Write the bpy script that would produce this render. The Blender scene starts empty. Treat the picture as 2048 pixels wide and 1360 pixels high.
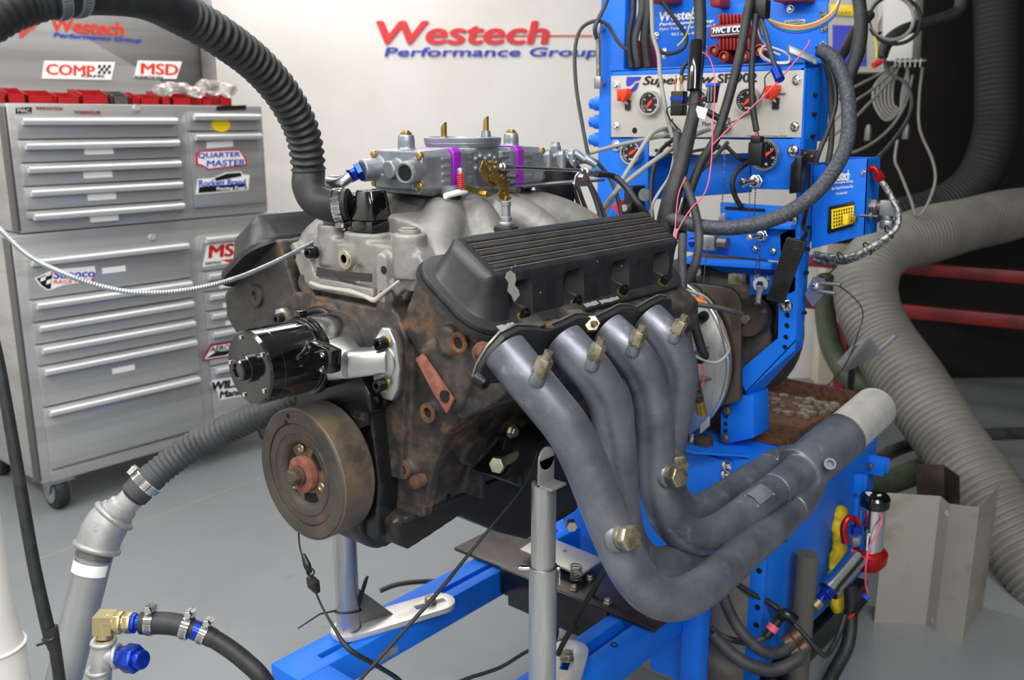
import bpy, bmesh, math, random
from mathutils import Vector, Matrix
V = Vector
random.seed(7)
scene = bpy.context.scene
COL = scene.collection

# ---------------------------------------------------------------- camera, exposure, world, lights
CAM = V((1.13, -0.8084, 1.35)); YAW = 0.70991; PIT = 0.235626; FPX = 1838.9
FW = V((-math.sin(YAW)*math.cos(PIT), math.cos(YAW)*math.cos(PIT), -math.sin(PIT)))
RT = V((math.cos(YAW), math.sin(YAW), 0)); DN = FW.cross(RT)
HD = V((-math.sin(YAW), math.cos(YAW), 0))
cd = bpy.data.cameras.new('camera'); cam = bpy.data.objects.new('camera', cd); COL.objects.link(cam)
cam.location = CAM; cam.rotation_euler = (math.pi/2-PIT, 0, YAW)
cd.sensor_width = 36; cd.lens = FPX/2048*36; cd.clip_start = 0.02
cd.dof.use_dof = True; cd.dof.focus_distance = 1.45; cd.dof.aperture_fstop = 5.6
scene.camera = cam
scene.view_settings.view_transform = 'Standard'; scene.view_settings.look = 'None'
scene.view_settings.gamma = 1; scene.view_settings.use_curve_mapping = False
scene.view_settings.exposure = 0.07
w = bpy.data.worlds.new('world'); scene.world = w; w.use_nodes = True
w.node_tree.nodes['Background'].inputs[0].default_value = (1, 1, 1, 1)
w.node_tree.nodes['Background'].inputs[1].default_value = 0.05
def area(name, loc, tgt, sx, sy, power, col=(1, .995, .975)):
    l = bpy.data.lights.new(name, 'AREA'); l.shape = 'RECTANGLE'; l.size = sx; l.size_y = sy
    l.energy = power; l.color = col
    o = bpy.data.objects.new(name, l); COL.objects.link(o); o.location = loc
    o.rotation_euler = (V(tgt)-V(loc)).to_track_quat('-Z', 'Y').to_euler(); return o
LAMPS_AND_FILLS = [(-.7, .4, 24), (.9, -.9, 44), (-2.2, 1.7, 44), (-1.2, -1.6, 74), (2.74, -1.15, 110), (2.73, -3.1, 80)]  # last two are fill lights, added behind the camera to brighten camera-facing sides
for lx_, ly_, pw_ in LAMPS_AND_FILLS: area('ceiling_strip_and_fill_light', (lx_, ly_, 2.93), (lx_, ly_, 0), 2.6, .35, pw_)

# ---------------------------------------------------------------- helpers
def at(px, py, x=None, y=None, z=None, d=None):
    r = (px-1024)/FPX*RT + (py-680)/FPX*DN + FW
    if d is not None: t = d
    elif x is not None: t = (x-CAM.x)/r.x
    elif y is not None: t = (y-CAM.y)/r.y
    else: t = (z-CAM.z)/r.z
    return CAM + r*t
def dep(p): return (V(p)-CAM).dot(FW)
def srgb(h):
    if isinstance(h, str):
        c = [int(h[i:i+2], 16)/255 for i in (0, 2, 4)]
    else: c = [v/255 for v in h]
    return tuple((v/12.92 if v <= .04045 else ((v+.055)/1.055)**2.4) for v in c)+(1,)
MATS = {}
def mat(name, col, rough=.5, metal=0., col2=None, scale=12, lo=.45, hi=.6, bump=0., bscale=120, coat=0., col3=None, scale3=5, lo3=.55, hi3=.62, aniso=None, rvar=0., emit=0, spec=None, alpha=None, stretch=None):
    m = bpy.data.materials.new(name); m.use_nodes = True; nt = m.node_tree; N = nt.nodes; L = nt.links
    b = N['Principled BSDF']; b.inputs['Roughness'].default_value = rough; b.inputs['Metallic'].default_value = metal
    b.inputs['Coat Weight'].default_value = coat; b.inputs['Coat Roughness'].default_value = .08
    if spec is not None: b.inputs['Specular IOR Level'].default_value = spec
    tc = N.new('ShaderNodeTexCoord'); src = tc.outputs['Object']
    if stretch:
        mp = N.new('ShaderNodeMapping'); L.new(src, mp.inputs[0]); mp.inputs['Scale'].default_value = stretch; src = mp.outputs[0]
    def noise(s, det=6, ro=.6):
        n = N.new('ShaderNodeTexNoise'); n.inputs['Scale'].default_value = s; n.inputs['Detail'].default_value = det
        n.inputs['Roughness'].default_value = ro; L.new(src, n.inputs['Vector']); return n.outputs['Fac']
    def ramp(f, a, c):
        r = N.new('ShaderNodeValToRGB'); r.color_ramp.elements[0].position = a; r.color_ramp.elements[1].position = c
        L.new(f, r.inputs[0]); return r.outputs[0]
    base = srgb(col); out = None
    def mix(fac, a, c):
        x = N.new('ShaderNodeMix'); x.data_type = 'RGBA'; L.new(fac, x.inputs['Factor'])
        for k, v in (('A', a), ('B', c)):
            s = [i for i in x.inputs if i.name == k and i.type == 'RGBA'][0]
            if isinstance(v, tuple): s.default_value = v
            else: L.new(v, s)
        return [o for o in x.outputs if o.type == 'RGBA'][0]
    if col2 is not None: out = mix(ramp(noise(scale), lo, hi), base, srgb(col2))
    if col3 is not None: out = mix(ramp(noise(scale3, 8, .65), lo3, hi3), out if out is not None else base, srgb(col3))
    if out is None: b.inputs['Base Color'].default_value = base
    else: L.new(out, b.inputs['Base Color'])
    if rvar:
        mr = N.new('ShaderNodeMapRange'); L.new(noise(scale*1.7), mr.inputs[0])
        mr.inputs[1].default_value = .3; mr.inputs[2].default_value = .7
        mr.inputs[3].default_value = rough-rvar; mr.inputs[4].default_value = rough+rvar; L.new(mr.outputs[0], b.inputs['Roughness'])
    if bump:
        bp = N.new('ShaderNodeBump'); bp.inputs['Strength'].default_value = bump; bp.inputs['Distance'].default_value = .002
        L.new(noise(bscale, 8, .7), bp.inputs['Height']); L.new(bp.outputs[0], b.inputs['Normal'])
    if emit:
        b.inputs['Emission Color'].default_value = base; b.inputs['Emission Strength'].default_value = emit
    if alpha is not None:
        b.inputs['Transmission Weight'].default_value = alpha
    MATS[name] = m; return m

mat('wall', 'e3dfdb', .7, col2='ddd8d3', scale=1.5, bump=.05, bscale=60)
mat('floor', '808486', .4, col2='7b7f81', scale=2, lo=.3, hi=.7, col3='6f7071', scale3=14, lo3=.62, hi3=.8, bump=.08, bscale=40, rvar=.08)
mat('joint', '8f8a80', .9)
mat('ceiling', 'e6e4e0', .8)
mat('black_wall', '14100f', .85, bump=.1, bscale=60)
mat('steel_brushed', 'bdbdbc', .38, .55, col2='aeadac', scale=3, stretch=(1, .15, 6), rvar=.06)
mat('steel_dark', '727271', .4, .7)
mat('handle', 'dcdcdc', .35, .5)
mat('label_white', 'f2f1ee', .6)
mat('red', 'd21f1a', .45); mat('red_dark', '8e1414', .5)
mat('orange_red', 'f0401c', .45)
mat('sign_red', 'e8361e', .6); mat('sign_blue', '2838b8', .6); mat('wall_red', 'd8353a', .6); mat('wall_blue', '2b3fb4', .6)
mat('ink', '0c0c0d', .5); mat('yellow', 'f2d21a', .5); mat('white', 'f4f4f2', .5)
mat('rubber', '1b1c1e', .55, col2='26282a', scale=30, bump=.15, bscale=200)
mat('hose_grey', '3c3e41', .6, col2='2c2d30', scale=20, bump=.1)
mat('black_paint', '111214', .3, spec=.6)
mat('black_gloss', '08080a', .12, coat=.6)
mat('black_plastic', '131315', .45)
mat('cover_black', '26272a', .4, col2='1d1e21', scale=25, col3='5a5045', scale3=9, lo3=.64, hi3=.8, bump=.12, bscale=350)
mat('chip', '8c8a86', .7)
mat('dust', '6d6355', .9)
mat('iron_black', '2c2a28', .55, col2='423a33', scale=18, lo=.5, hi=.7, col3='5d4330', scale3=9, lo3=.58, hi3=.7, bump=.6, bscale=90, rvar=.12)
mat('iron_rusty', '2b2928', .56, col2='54483e', scale=26, lo=.46, hi=.68, col3='74502f', scale3=13, lo3=.55, hi3=.68, bump=.7, bscale=80, rvar=.1)
mat('pan', '1f1d1b', .45, col2='37312c', scale=10, lo=.5, hi=.7, bump=.3, bscale=60, rvar=.12)
mat('rust', '66412c', .85, col2='453025', scale=60, bump=.3)
mat('rust_red', '83503f', .8, col2='6b4034', scale=60, bump=.3)
mat('balancer', '363230', .6, col2='443c35', scale=18, lo=.45, hi=.62, col3='5a4232', scale3=9, lo3=.6, hi3=.7, bump=.4, bscale=120)
mat('balancer_rim', '57504a', .5, .2, col2='7a6344', scale=6, lo=.46, hi=.62, col3='403933', scale3=11, lo3=.5, hi3=.65, bump=.2, bscale=120)
mat('cast_alu', '8b8985', .5, .45, col2='7d7b77', scale=9, col3='9b9994', scale3=22, lo3=.5, hi3=.7, bump=.35, bscale=420)
mat('alu_polished', 'd6d8dc', .18, 1., col2='c4c6ca', scale=6)
mat('alu_machined', 'c3c4c4', .33, 1.)
mat('alu_bright', 'e4e3df', .35, .55, col2='cfceca', scale=8)
mat('alu_brushed', 'c4c4c2', .36, .8, col2='a8a8a6', scale=8, lo=.4, hi=.7, stretch=(6, 6, .7), rvar=.08)
mat('zinc', 'aab0b6', .42, .8, col2='969ba0', scale=25, bump=.1)
mat('carb_grey', '8f969c', .4, .6, col2='7f868c', scale=30, bump=.12, bscale=300)
mat('purple', 'a432c4', .3, .4)
mat('gold', 'b59655', .35, .8, col2='9a7c3c', scale=40)
mat('brass', 'a29a86', .38, .8, col2='7d735f', scale=60)
mat('chrome', 'e2e2e2', .1, 1.)
mat('bolt_zinc', 'bdb8a6', .3, .9)
mat('bolt_black', '101012', .35, .3)
mat('header', '7a7e88', .38, .58, col2='54565e', scale=11, lo=.36, hi=.7, col3='a19ca6', scale3=26, lo3=.6, hi3=.78, bump=.15, bscale=160, rvar=.1)
mat('header_plate', '2a2b2e', .45, .4)
mat('blue', '1270e2', .46, col2='0f68d8', scale=4, bump=.05, bscale=200, spec=.35)
mat('hole', '060607', .9)
mat('panel_grey', 'bdbab3', .55)
mat('dial_black', '0a0a0b', .35)
mat('needle', 'f2401a', .5)
mat('anodised_blue', '1c3fb0', .25, .7); mat('anodised_red', 'c4232a', .25, .7)
mat('galv', 'b0b1b1', .5, .6, col2='999a9a', scale=18, lo=.4, hi=.7, col3='6e6f70', scale3=40, lo3=.6, hi3=.75, bump=.25, bscale=150)
mat('pipe_galv', 'a6a8aa', .45, .6, col2='8d8f92', scale=7, lo=.4, hi=.65, col3='55565a', scale3=25, lo3=.66, hi3=.72, stretch=(1, 1, .5), bump=.1)
mat('fitting_brass', 'c2b488', .3, .85)
mat('duct', '7d7b74', .5, col2='6d6b64', scale=5, lo=.4, hi=.65, bump=.1)
mat('duct_dark', '2a2a2a', .6)
mat('braided', 'a2a2a2', .4, .6, col2='55565a', scale=160, lo=.45, hi=.55, bump=.3, bscale=300)
mat('braided_dark', '4a4f57', .55, .1, col2='2a2d33', scale=200, lo=.4, hi=.6, bump=.35, bscale=300)
mat('wire_black', '0e0e10', .5); mat('wire_grey', '8f8e89', .5); mat('wire_pink', 'e05a78', .5); mat('wire_white', 'dddad5', .5)
mat('drum', '77736b', .85, col2='69655e', scale=12, bump=.2, bscale=200)
mat('bin_red', 'a5161a', .4)
mat('wire_green', '1d8f5e', .5); mat('wire_yellow', 'd8c92a', .5); mat('wire_teal', '1c6a8a', .4)
mat('stainless_sheet', 'b5b1a8', .42, .6, col2='978a78', scale=6, lo=.55, hi=.7, bump=.08, bscale=90, rvar=.07)
mat('steel_raw', '565250', .38, .8, col2='40393a', scale=8, rvar=.1)
mat('steel_brown', '6a5f56', .35, .85, col2='4c443d', scale=6, rvar=.08)
mat('white_plastic', 'd5d3ce', .4)
mat('beige', 'cfc6b4', .7)
mat('green_hose', '37422f', .6, col2='2b3426', scale=20)
mat('foam', '55534f', .9, bump=.3, bscale=300)
mat('red_frame', '7c151a', .5, col2='551014', scale=5)
mat('copper', '5f4a3a', .5, .6)
mat('poly_bag', 'e6e2de', .22, alpha=.8)
mat('concrete', '6a655c', .9, col2='8a8070', scale=60, bump=.8, bscale=150)
mat('orange', 'e87a14', .5); mat('wire_blue', '2a4fc0', .4)
mat('rack_face', 'a9a69e', .5)

class B:
    def __init__(s): s.v = []; s.f = []; s.mi = []; s.m = 0
    def mat(s, i): s.m = i; return s
    def add(s, vs, fs):
        o = len(s.v); s.v += [tuple(v) for v in vs]; s.f += [tuple(o+i for i in f) for f in fs]; s.mi += [s.m]*len(fs); return s
    def box(s, a, b):
        x0, x1 = sorted((a[0], b[0])); y0, y1 = sorted((a[1], b[1])); z0, z1 = sorted((a[2], b[2]))
        return s.add([(x0,y0,z0),(x1,y0,z0),(x1,y1,z0),(x0,y1,z0),(x0,y0,z1),(x1,y0,z1),(x1,y1,z1),(x0,y1,z1)],
            [(0,3,2,1),(4,5,6,7),(0,1,5,4),(1,2,6,5),(2,3,7,6),(3,0,4,7)])
    def obox(s, c, u, v, w):   # centre and three half-vectors
        c, u, v, w = V(c), V(u), V(v), V(w); P = []
        for k in (-1, 1):
            for i, j in ((-1,-1),(1,-1),(1,1),(-1,1)): P.append(c+u*i+v*j+w*k)
        F = [(0,3,2,1),(4,5,6,7),(0,1,5,4),(1,2,6,5),(2,3,7,6),(3,0,4,7)]
        if u.cross(v).dot(w) < 0: F = [f[::-1] for f in F]
        return s.add(P, F)
    def frame(s, d):
        d = V(d).normalized(); a = V((0,0,1)) if abs(d.z) < .9 else V((1,0,0))
        u = d.cross(a).normalized(); return u, d.cross(u).normalized(), d
    def cyl(s, a, b, r0, r1=None, n=20, cap=True, ph=0):
        if r1 is None: r1 = r0
        return s.loft([(V(a), r0), (V(b), r1)], n, cap, ph)
    def loft(s, prof, n=20, cap=True, ph=0):   # list of (point on one straight axis, radius)
        a, b = prof[0][0], prof[-1][0]; u, v, d = s.frame(V(b)-V(a)); P = []; F = []
        for p, r in prof:
            for k in range(n):
                t = 2*math.pi*k/n+ph; P.append(V(p)+u*(r*math.cos(t))+v*(r*math.sin(t)))
        for i in range(len(prof)-1):
            for k in range(n):
                q = (k+1) % n; F.append((i*n+k, i*n+q, (i+1)*n+q, (i+1)*n+k))
        if cap: F.append(tuple(range(n))[::-1]); F.append(tuple(range((len(prof)-1)*n, len(prof)*n)))
        return s.add(P, F)
    def lathe(s, o, ax, prof, n=28, cap=True):   # prof: (h, r)
        ax = V(ax).normalized(); return s.loft2([(V(o)+ax*h, r) for h, r in prof], ax, n, cap)
    def loft2(s, prof, ax, n, cap):
        u, v, d = s.frame(ax); P = []; F = []
        for p, r in prof:
            for k in range(n):
                t = 2*math.pi*k/n; P.append(p+u*(r*math.cos(t))+v*(r*math.sin(t)))
        for i in range(len(prof)-1):
            for k in range(n):
                q = (k+1) % n; F.append((i*n+k, i*n+q, (i+1)*n+q, (i+1)*n+k))
        if cap: F.append(tuple(range(n))[::-1]); F.append(tuple(range((len(prof)-1)*n, len(prof)*n)))
        return s.add(P, F)
    def tube(s, pts, r, n=14, cap=True, sub=6, smooth=True, flat=1.):
        pts = [V(p) for p in pts]; rs = r if isinstance(r, (list, tuple)) else [r]*len(pts)
        if smooth and len(pts) > 2: pts, rs = spline(pts, rs, sub)
        return s.sweep(pts, rs, n, cap, flat)
    def sweep(s, pts, rs, n=14, cap=True, flat=1.):
        P = []; F = []; T = []
        for i in range(len(pts)):
            a = pts[max(i-1, 0)]; b = pts[min(i+1, len(pts)-1)]; T.append((b-a).normalized())
        u = s.frame(T[0])[0]
        for i, p in enumerate(pts):
            t = T[i]; u = (u-t*u.dot(t)).normalized(); v = t.cross(u)
            for k in range(n):
                an = 2*math.pi*k/n; P.append(p+u*(rs[i]*math.cos(an))+v*(rs[i]*flat*math.sin(an)))
        for i in range(len(pts)-1):
            for k in range(n):
                q = (k+1) % n; F.append((i*n+k, i*n+q, (i+1)*n+q, (i+1)*n+k))
        if cap: F.append(tuple(range(n))[::-1]); F.append(tuple(range((len(pts)-1)*n, len(pts)*n)))
        return s.add(P, F)
    def ball(s, c, r, n=14, sc=(1,1,1)):
        P = []; F = []; m = n//2; c = V(c)
        for i in range(1, m):
            a = math.pi*i/m
            for k in range(n):
                t = 2*math.pi*k/n; P.append(c+V((r*sc[0]*math.sin(a)*math.cos(t), r*sc[1]*math.sin(a)*math.sin(t), r*sc[2]*math.cos(a))))
        P += [c+V((0,0,r*sc[2])), c-V((0,0,r*sc[2]))]; A = len(P)-2
        for i in range(m-2):
            for k in range(n):
                q = (k+1) % n; F.append((i*n+k, (i+1)*n+k, (i+1)*n+q, i*n+q))
        for k in range(n):
            q = (k+1) % n; F.append((A, k, q)); F.append((A+1, (m-2)*n+q, (m-2)*n+k))
        return s.add(P, F)
    def torus(s, c, ax, R, r, n=28, m=10, a0=0, a1=2*math.pi):
        u, v, d = s.frame(ax); c = V(c); full = abs(a1-a0-2*math.pi) < 1e-6
        pts = [c+u*(R*math.cos(a0+(a1-a0)*k/n))+v*(R*math.sin(a0+(a1-a0)*k/n)) for k in range(n+1)]
        P = []; F = []
        for k in range(n+(0 if full else 1)):
            t = a0+(a1-a0)*k/n; rad = u*math.cos(t)+v*math.sin(t)
            for j in range(m):
                b = 2*math.pi*j/m; P.append(c+rad*(R+r*math.cos(b))+d*(r*math.sin(b)))
        K = n if full else n+1
        for k in range(n):
            q = (k+1) % K
            for j in range(m):
                w_ = (j+1) % m; F.append((k*m+j, q*m+j, q*m+w_, k*m+w_))
        if not full: F.append(tuple(range(m))[::-1]); F.append(tuple(range(n*m, (n+1)*m)))
        return s.add(P, F)
    def prism(s, poly, d, holes=()):   # poly: 3D points in one plane, d: extrusion vector
        poly = [V(p) for p in poly]; d = V(d)
        if not holes:
            n = len(poly); F = [tuple(range(n)), tuple(range(n, 2*n))[::-1]]+[(i, i+n, (i+1) % n+n, (i+1) % n) for i in range(n)]
            nn = sum(((poly[i]-poly[0]).cross(poly[(i+1) % n]-poly[0]) for i in range(n)), V())
            if nn.dot(d) > 0: F = [f[::-1] for f in F]
            return s.add(poly+[p+d for p in poly], F)
        bm = bmesh.new(); loops = [poly]+[[V(p) for p in h] for h in holes]; E = []
        for lp in loops:
            vs = [bm.verts.new(p) for p in lp]; E += [bm.edges.new((vs[i], vs[(i+1) % len(vs)])) for i in range(len(vs))]
        bmesh.ops.triangle_fill(bm, use_beauty=True, edges=E); g = bmesh.ops.extrude_face_region(bm, geom=bm.faces[:]+bm.edges[:]+bm.verts[:])
        bmesh.ops.translate(bm, vec=d, verts=[e for e in g['geom'] if isinstance(e, bmesh.types.BMVert)])
        bmesh.ops.recalc_face_normals(bm, faces=bm.faces[:]); bm.verts.index_update()
        s.add([v.co.copy() for v in bm.verts], [tuple(v.index for v in f.verts) for f in bm.faces]); bm.free(); return s
    def hexhead(s, p, ax, r, h, n=6):
        ax = V(ax).normalized(); p = V(p); return s.loft2([(p, r), (p+ax*h*.85, r), (p+ax*h, r*.88)], ax, n, True)
    def sock(s, p, ax, r, h):   # socket cap screw with a recessed hexagon
        ax = V(ax).normalized(); p = V(p)
        s.loft2([(p, r), (p+ax*h*.9, r), (p+ax*h, r*.9), (p+ax*h, r*.5), (p+ax*h*.5, r*.5)], ax, 14, True); return s

def spline(pts, rs, sub):
    P = []; R = []; n = len(pts)
    for i in range(n-1):
        p0 = pts[max(i-1, 0)]; p1 = pts[i]; p2 = pts[i+1]; p3 = pts[min(i+2, n-1)]
        for k in range(sub):
            t = k/sub
            P.append(.5*((2*p1)+(p2-p0)*t+(2*p0-5*p1+4*p2-p3)*t*t+(3*p1-p0-3*p2+p3)*t**3)); R.append(rs[i]+(rs[i+1]-rs[i])*t)
    P.append(pts[-1]); R.append(rs[-1]); return P, R
def resample(pts, step):
    P, _ = spline([V(p) for p in pts], [0]*len(pts), 24); out = [P[0]]; acc = 0; cum = [0]
    for i in range(1, len(P)): cum.append(cum[-1]+(P[i]-P[i-1]).length)
    n = max(int(cum[-1]/step), 4); j = 0; out = []
    for k in range(n+1):
        s_ = cum[-1]*k/n
        while j < len(P)-2 and cum[j+1] < s_: j += 1
        t = (s_-cum[j])/max(cum[j+1]-cum[j], 1e-9); out.append(P[j].lerp(P[j+1], min(t, 1)))
    return out, cum[-1]
def loc_of(o):
    return V((0,0,0)) if o is None else V(o.get('_base', (0,0,0)))
def link(name, me, parent=None, label=None, cat=None, group=None, kind=None, base=None):
    o = bpy.data.objects.new(name, me); COL.objects.link(o)
    if parent is not None:
        o.parent = parent; off = V(parent['_org']); o['_org'] = tuple(off)
        me.transform(Matrix.Translation(-off))
    else:
        xs = [v.co for v in me.vertices]
        if base is None:
            lo = [min(c[i] for c in xs) for i in range(3)]; hi = [max(c[i] for c in xs) for i in range(3)]
            base = V(((lo[0]+hi[0])/2, (lo[1]+hi[1])/2, lo[2]))
        me.transform(Matrix.Translation(-V(base))); o.location = base; o['_org'] = tuple(base)
    tag(o, label, cat, group, kind); return o
def tag(o, label=None, cat=None, group=None, kind=None):
    if label: o['label'] = label
    if cat: o['category'] = cat
    if group: o['group'] = group
    if kind: o['kind'] = kind
    return o
def root(name, base, label, cat, group=None):
    o = bpy.data.objects.new(name, None); COL.objects.link(o); o.location = base; o['_org'] = tuple(base); o.empty_display_size = .05
    return tag(o, label, cat, group)
def mesh_of(b, name, m, bevel=0, seg=2, smooth=40, flat=False):
    me = bpy.data.meshes.new(name); me.from_pydata(b.v, [], b.f)
    ms = m if isinstance(m, (list, tuple)) else [m]
    for k in ms: me.materials.append(MATS[k])
    if len(ms) > 1: me.polygons.foreach_set('material_index', b.mi)
    bm = bmesh.new(); bm.from_mesh(me)
    if bevel:
        bmesh.ops.remove_doubles(bm, verts=bm.verts[:], dist=1e-6)
        ed = [e for e in bm.edges if len(e.link_faces) == 2 and e.calc_face_angle(0) > math.radians(35)]
        bmesh.ops.bevel(bm, geom=ed, offset=bevel, segments=seg, profile=.5, affect='EDGES', clamp_overlap=True)
    bmesh.ops.recalc_face_normals(bm, faces=bm.faces[:])
    bm.to_mesh(me); bm.free()
    if not flat:
        me.polygons.foreach_set('use_smooth', [True]*len(me.polygons)); me.set_sharp_from_angle(angle=math.radians(smooth))
    return me
def obj(name, b, m, parent=None, bevel=0, seg=2, smooth=40, **k):
    return link(name, mesh_of(b, name, m, bevel, seg, smooth), parent, **k)
def fuse(name, b, m, parent=None, voxel=.003, it=6, fac=.5, disp=0, dscale=.03, **k):
    me = mesh_of(b, name, m); o = bpy.data.objects.new(name, me); COL.objects.link(o)
    r = o.modifiers.new('r', 'REMESH'); r.mode = 'VOXEL'; r.voxel_size = voxel; r.use_smooth_shade = True
    s_ = o.modifiers.new('s', 'SMOOTH'); s_.iterations = it; s_.factor = fac
    if disp:
        t = bpy.data.textures.new(name, 'CLOUDS'); t.noise_scale = dscale
        d = o.modifiers.new('d', 'DISPLACE'); d.texture = t; d.strength = disp
    dg = bpy.context.evaluated_depsgraph_get(); nm = bpy.data.meshes.new_from_object(o.evaluated_get(dg))
    bpy.data.objects.remove(o); nm.name = name; nm.materials.clear(); nm.materials.append(MATS[m])
    nm.polygons.foreach_set('use_smooth', [True]*len(nm.polygons))
    return link(name, nm, parent, **k)
def text_mesh(s, p0, U, Vv, m, shear=0, bold=0, depth=.0006, sp=1.):
    cu = bpy.data.curves.new('t', 'FONT'); cu.body = s; cu.shear = shear; cu.space_character = sp; cu.resolution_u = 3
    o = bpy.data.objects.new('t', cu); COL.objects.link(o)
    dg = bpy.context.evaluated_depsgraph_get(); me = bpy.data.meshes.new_from_object(o.evaluated_get(dg))
    bpy.data.objects.remove(o)
    xs = [v.co.x for v in me.vertices]; ys = [v.co.y for v in me.vertices]; x0, x1, y0, y1 = min(xs), max(xs), min(ys), max(ys)
    U, Vv, p0 = V(U), V(Vv), V(p0); n = U.cross(Vv).normalized()
    for v in me.vertices: v.co = p0+U*((v.co.x-x0)/(x1-x0))+Vv*((v.co.y-y0)/(y1-y0))
    bm = bmesh.new(); bm.from_mesh(me)
    if bold > .005:      # heavier strokes: the same letters laid down again a hair to each side
        h = bold*1.2
        fs = bm.faces[:]; base_v = bm.verts[:]
        for k_, (dx, dy) in enumerate(((h, 0), (-h, 0), (0, h*.6), (0, -h*.6))):
            gg = bmesh.ops.duplicate(bm, geom=base_v+bm.edges[:0]+fs); bmesh.ops.translate(bm, vec=U*(dx/(x1-x0))+Vv*(dy/(y1-y0))+n*(depth*.12*(k_+1)), verts=[e for e in gg['geom'] if isinstance(e, bmesh.types.BMVert)])
    g = bmesh.ops.extrude_face_region(bm, geom=bm.faces[:]); bmesh.ops.translate(bm, vec=n*depth, verts=[e for e in g['geom'] if isinstance(e, bmesh.types.BMVert)])
    bmesh.ops.recalc_face_normals(bm, faces=bm.faces[:])
    bm.to_mesh(me); bm.free(); me.materials.clear(); me.materials.append(MATS[m]); me.polygons.foreach_set('use_smooth', [False]*len(me.polygons)); return me
def text(s, p0, U, Vv, m, parent, shear=0, bold=0, name='lettering', **k):
    return link(name, text_mesh(s, p0, U, Vv, m, shear, bold), parent, **k)
def path(*ps): return [at(p[0], p[1], d=p[2]) for p in ps]
def circ(c, u, v, r, n=16, ph=0): return [V(c)+V(u)*(r*math.cos(2*math.pi*k/n+ph))+V(v)*(r*math.sin(2*math.pi*k/n+ph)) for k in range(n)]
X, Y, Z = V((1,0,0)), V((0,1,0)), V((0,0,1))
def corrugated(name, pts, r, pitch, amp, m, parent=None, n=28, flat_ends=0, **k):
    P, L = resample(pts, pitch/6); rs = []
    for i in range(len(P)):
        s_ = L*i/(len(P)-1); rr = r(s_/L) if callable(r) else r
        a = amp*(.5+.5*math.cos(2*math.pi*s_/pitch))
        if s_ < flat_ends or s_ > L-flat_ends: a = amp*.6
        rs.append(rr-amp+a)
    b = B(); b.sweep(P, rs, n, True); return obj(name, b, m, parent, smooth=80, **k)

# ================================================================ ROOM
WD = 4.75                                   # distance of the end wall along the camera heading
WO = V((CAM.x, CAM.y, 0))+HD*WD
def wl(s_, z, d=0): return WO+RT*s_+V((0,0,z))-HD*d      # a point on the end wall
R0, R1, R2 = -3.2, 1.70, 4.2
def quad_wall(name, a, b, z0, z1, th, m):
    n = (b-a).cross(Z).normalized()*th
    return obj(name, B().prism([a+Z*z0, b+Z*z0, b+Z*z1, a+Z*z1], n), m, kind='structure')
quad_wall('wall_back', wl(R0, 0), wl(R1, 0), 0, 3, -.1, 'wall')
quad_wall('wall_back_dark', wl(R1, 0), wl(R2, 0), 0, 3, -.1, 'black_wall').name = 'wall_right_back'
FLP = [wl(R0, 0), wl(R2, 0), wl(R2, 0)-HD*9.5, wl(R0, 0)-HD*9.5]
fl = obj('floor', B().prism(FLP, (0, 0, -.1)), 'floor', kind='structure')
obj('ceiling', B().prism([p+Z*3 for p in FLP], (0, 0, .1)), 'ceiling', kind='structure')
quad_wall('wall_left', FLP[3], FLP[0], 0, 3, -.1, 'wall')
quad_wall('wall_right', FLP[1], FLP[2], 0, 3, -.1, 'black_wall')
quad_wall('wall_front', FLP[2], FLP[3], 0, 3, -.1, 'wall')
# saw-cut joint in the concrete
ja, jb = at(0, 1147, z=0), at(560, 942, z=0); dj = (jb-ja).normalized(); a = ja-dj*1.0; b_ = jb+dj*3.2; sd = V((-dj.y, dj.x, 0))*.0035
obj('floor_joint', B().prism([a-sd, b_-sd, b_+sd, a+sd], (0,0,.0008)), 'joint', kind='structure')
# lettering on the end wall
def wat(px, py):
    r = (px-1024)/FPX*RT+(py-680)/FPX*DN+FW; t = (WO-CAM).dot(HD)/r.dot(HD); return CAM+r*t-HD*.004
def wall_text(s_, x0, y0, x1, y1, m, sh=0, bold=0, name='wall_lettering', **k):
    p0 = wat(x0, y1); U = wat(x1, y1)-p0; U.z = 0; Vv = Z*(wat(x0, y0).z-p0.z)
    me = text_mesh(s_, p0, U, Vv, m, sh, bold, .003); return me
r_ = root('wall_sign', wat(975, 118), 'red and blue shop name lettering on the white end wall', 'sign')
link('lettering', wall_text('Westech', 757, 43, 1096, 88, 'wall_red', .15, .028), r_, label='large red italic word')
link('lettering', wall_text('Performance Group', 770, 95, 1196, 118, 'wall_blue', .15, .015), r_, label='smaller blue line of words')
p0 = wat(940, 73); U = wat(1185, 73)-p0; obj('underline', B().prism([p0, p0+U, p0+U+Z*.006, p0+Z*.006], HD*-.002), 'wall_red', r_)

# ================================================================ TOOL CABINET
CX = -2.03
def c(px, py, dx=0): return at(px, py, x=CX+dx)
cab = root('tool_cabinet', (CX-.3, .9, 0), 'stainless steel rolling tool cabinet with stacked drawers and stickers', 'cabinet')
yL = .425; yR = 1.375; ym = 1.003; z_top = 1.40; z_mid0 = c(60, 520).z+.0; z_b = c(108, 965).z
zs = c(50, 470).z                                            # split between top chest and lower cabinet
D = .62
bb = B().box((CX-.012, yL, zs+.004), (CX-D, yR, z_top)); obj('top_chest', bb, 'steel_brushed', cab, bevel=.004)
bb = B().box((CX-.012, yL-.035, z_b), (CX-D-.01, yR+.05, zs)); obj('lower_cabinet', bb, 'steel_brushed', cab, bevel=.004)
obj('corner_post', B().box((CX-.06, yL-.037, z_b+.01), (CX-.013, yL-.045, zs-.01)), 'steel_dark', cab, bevel=.002)
obj('corner_post', B().box((CX-.06, yL-.002, zs+.01), (CX-.013, yL-.010, z_top-.01)), 'steel_dark', cab, bevel=.002)
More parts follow.
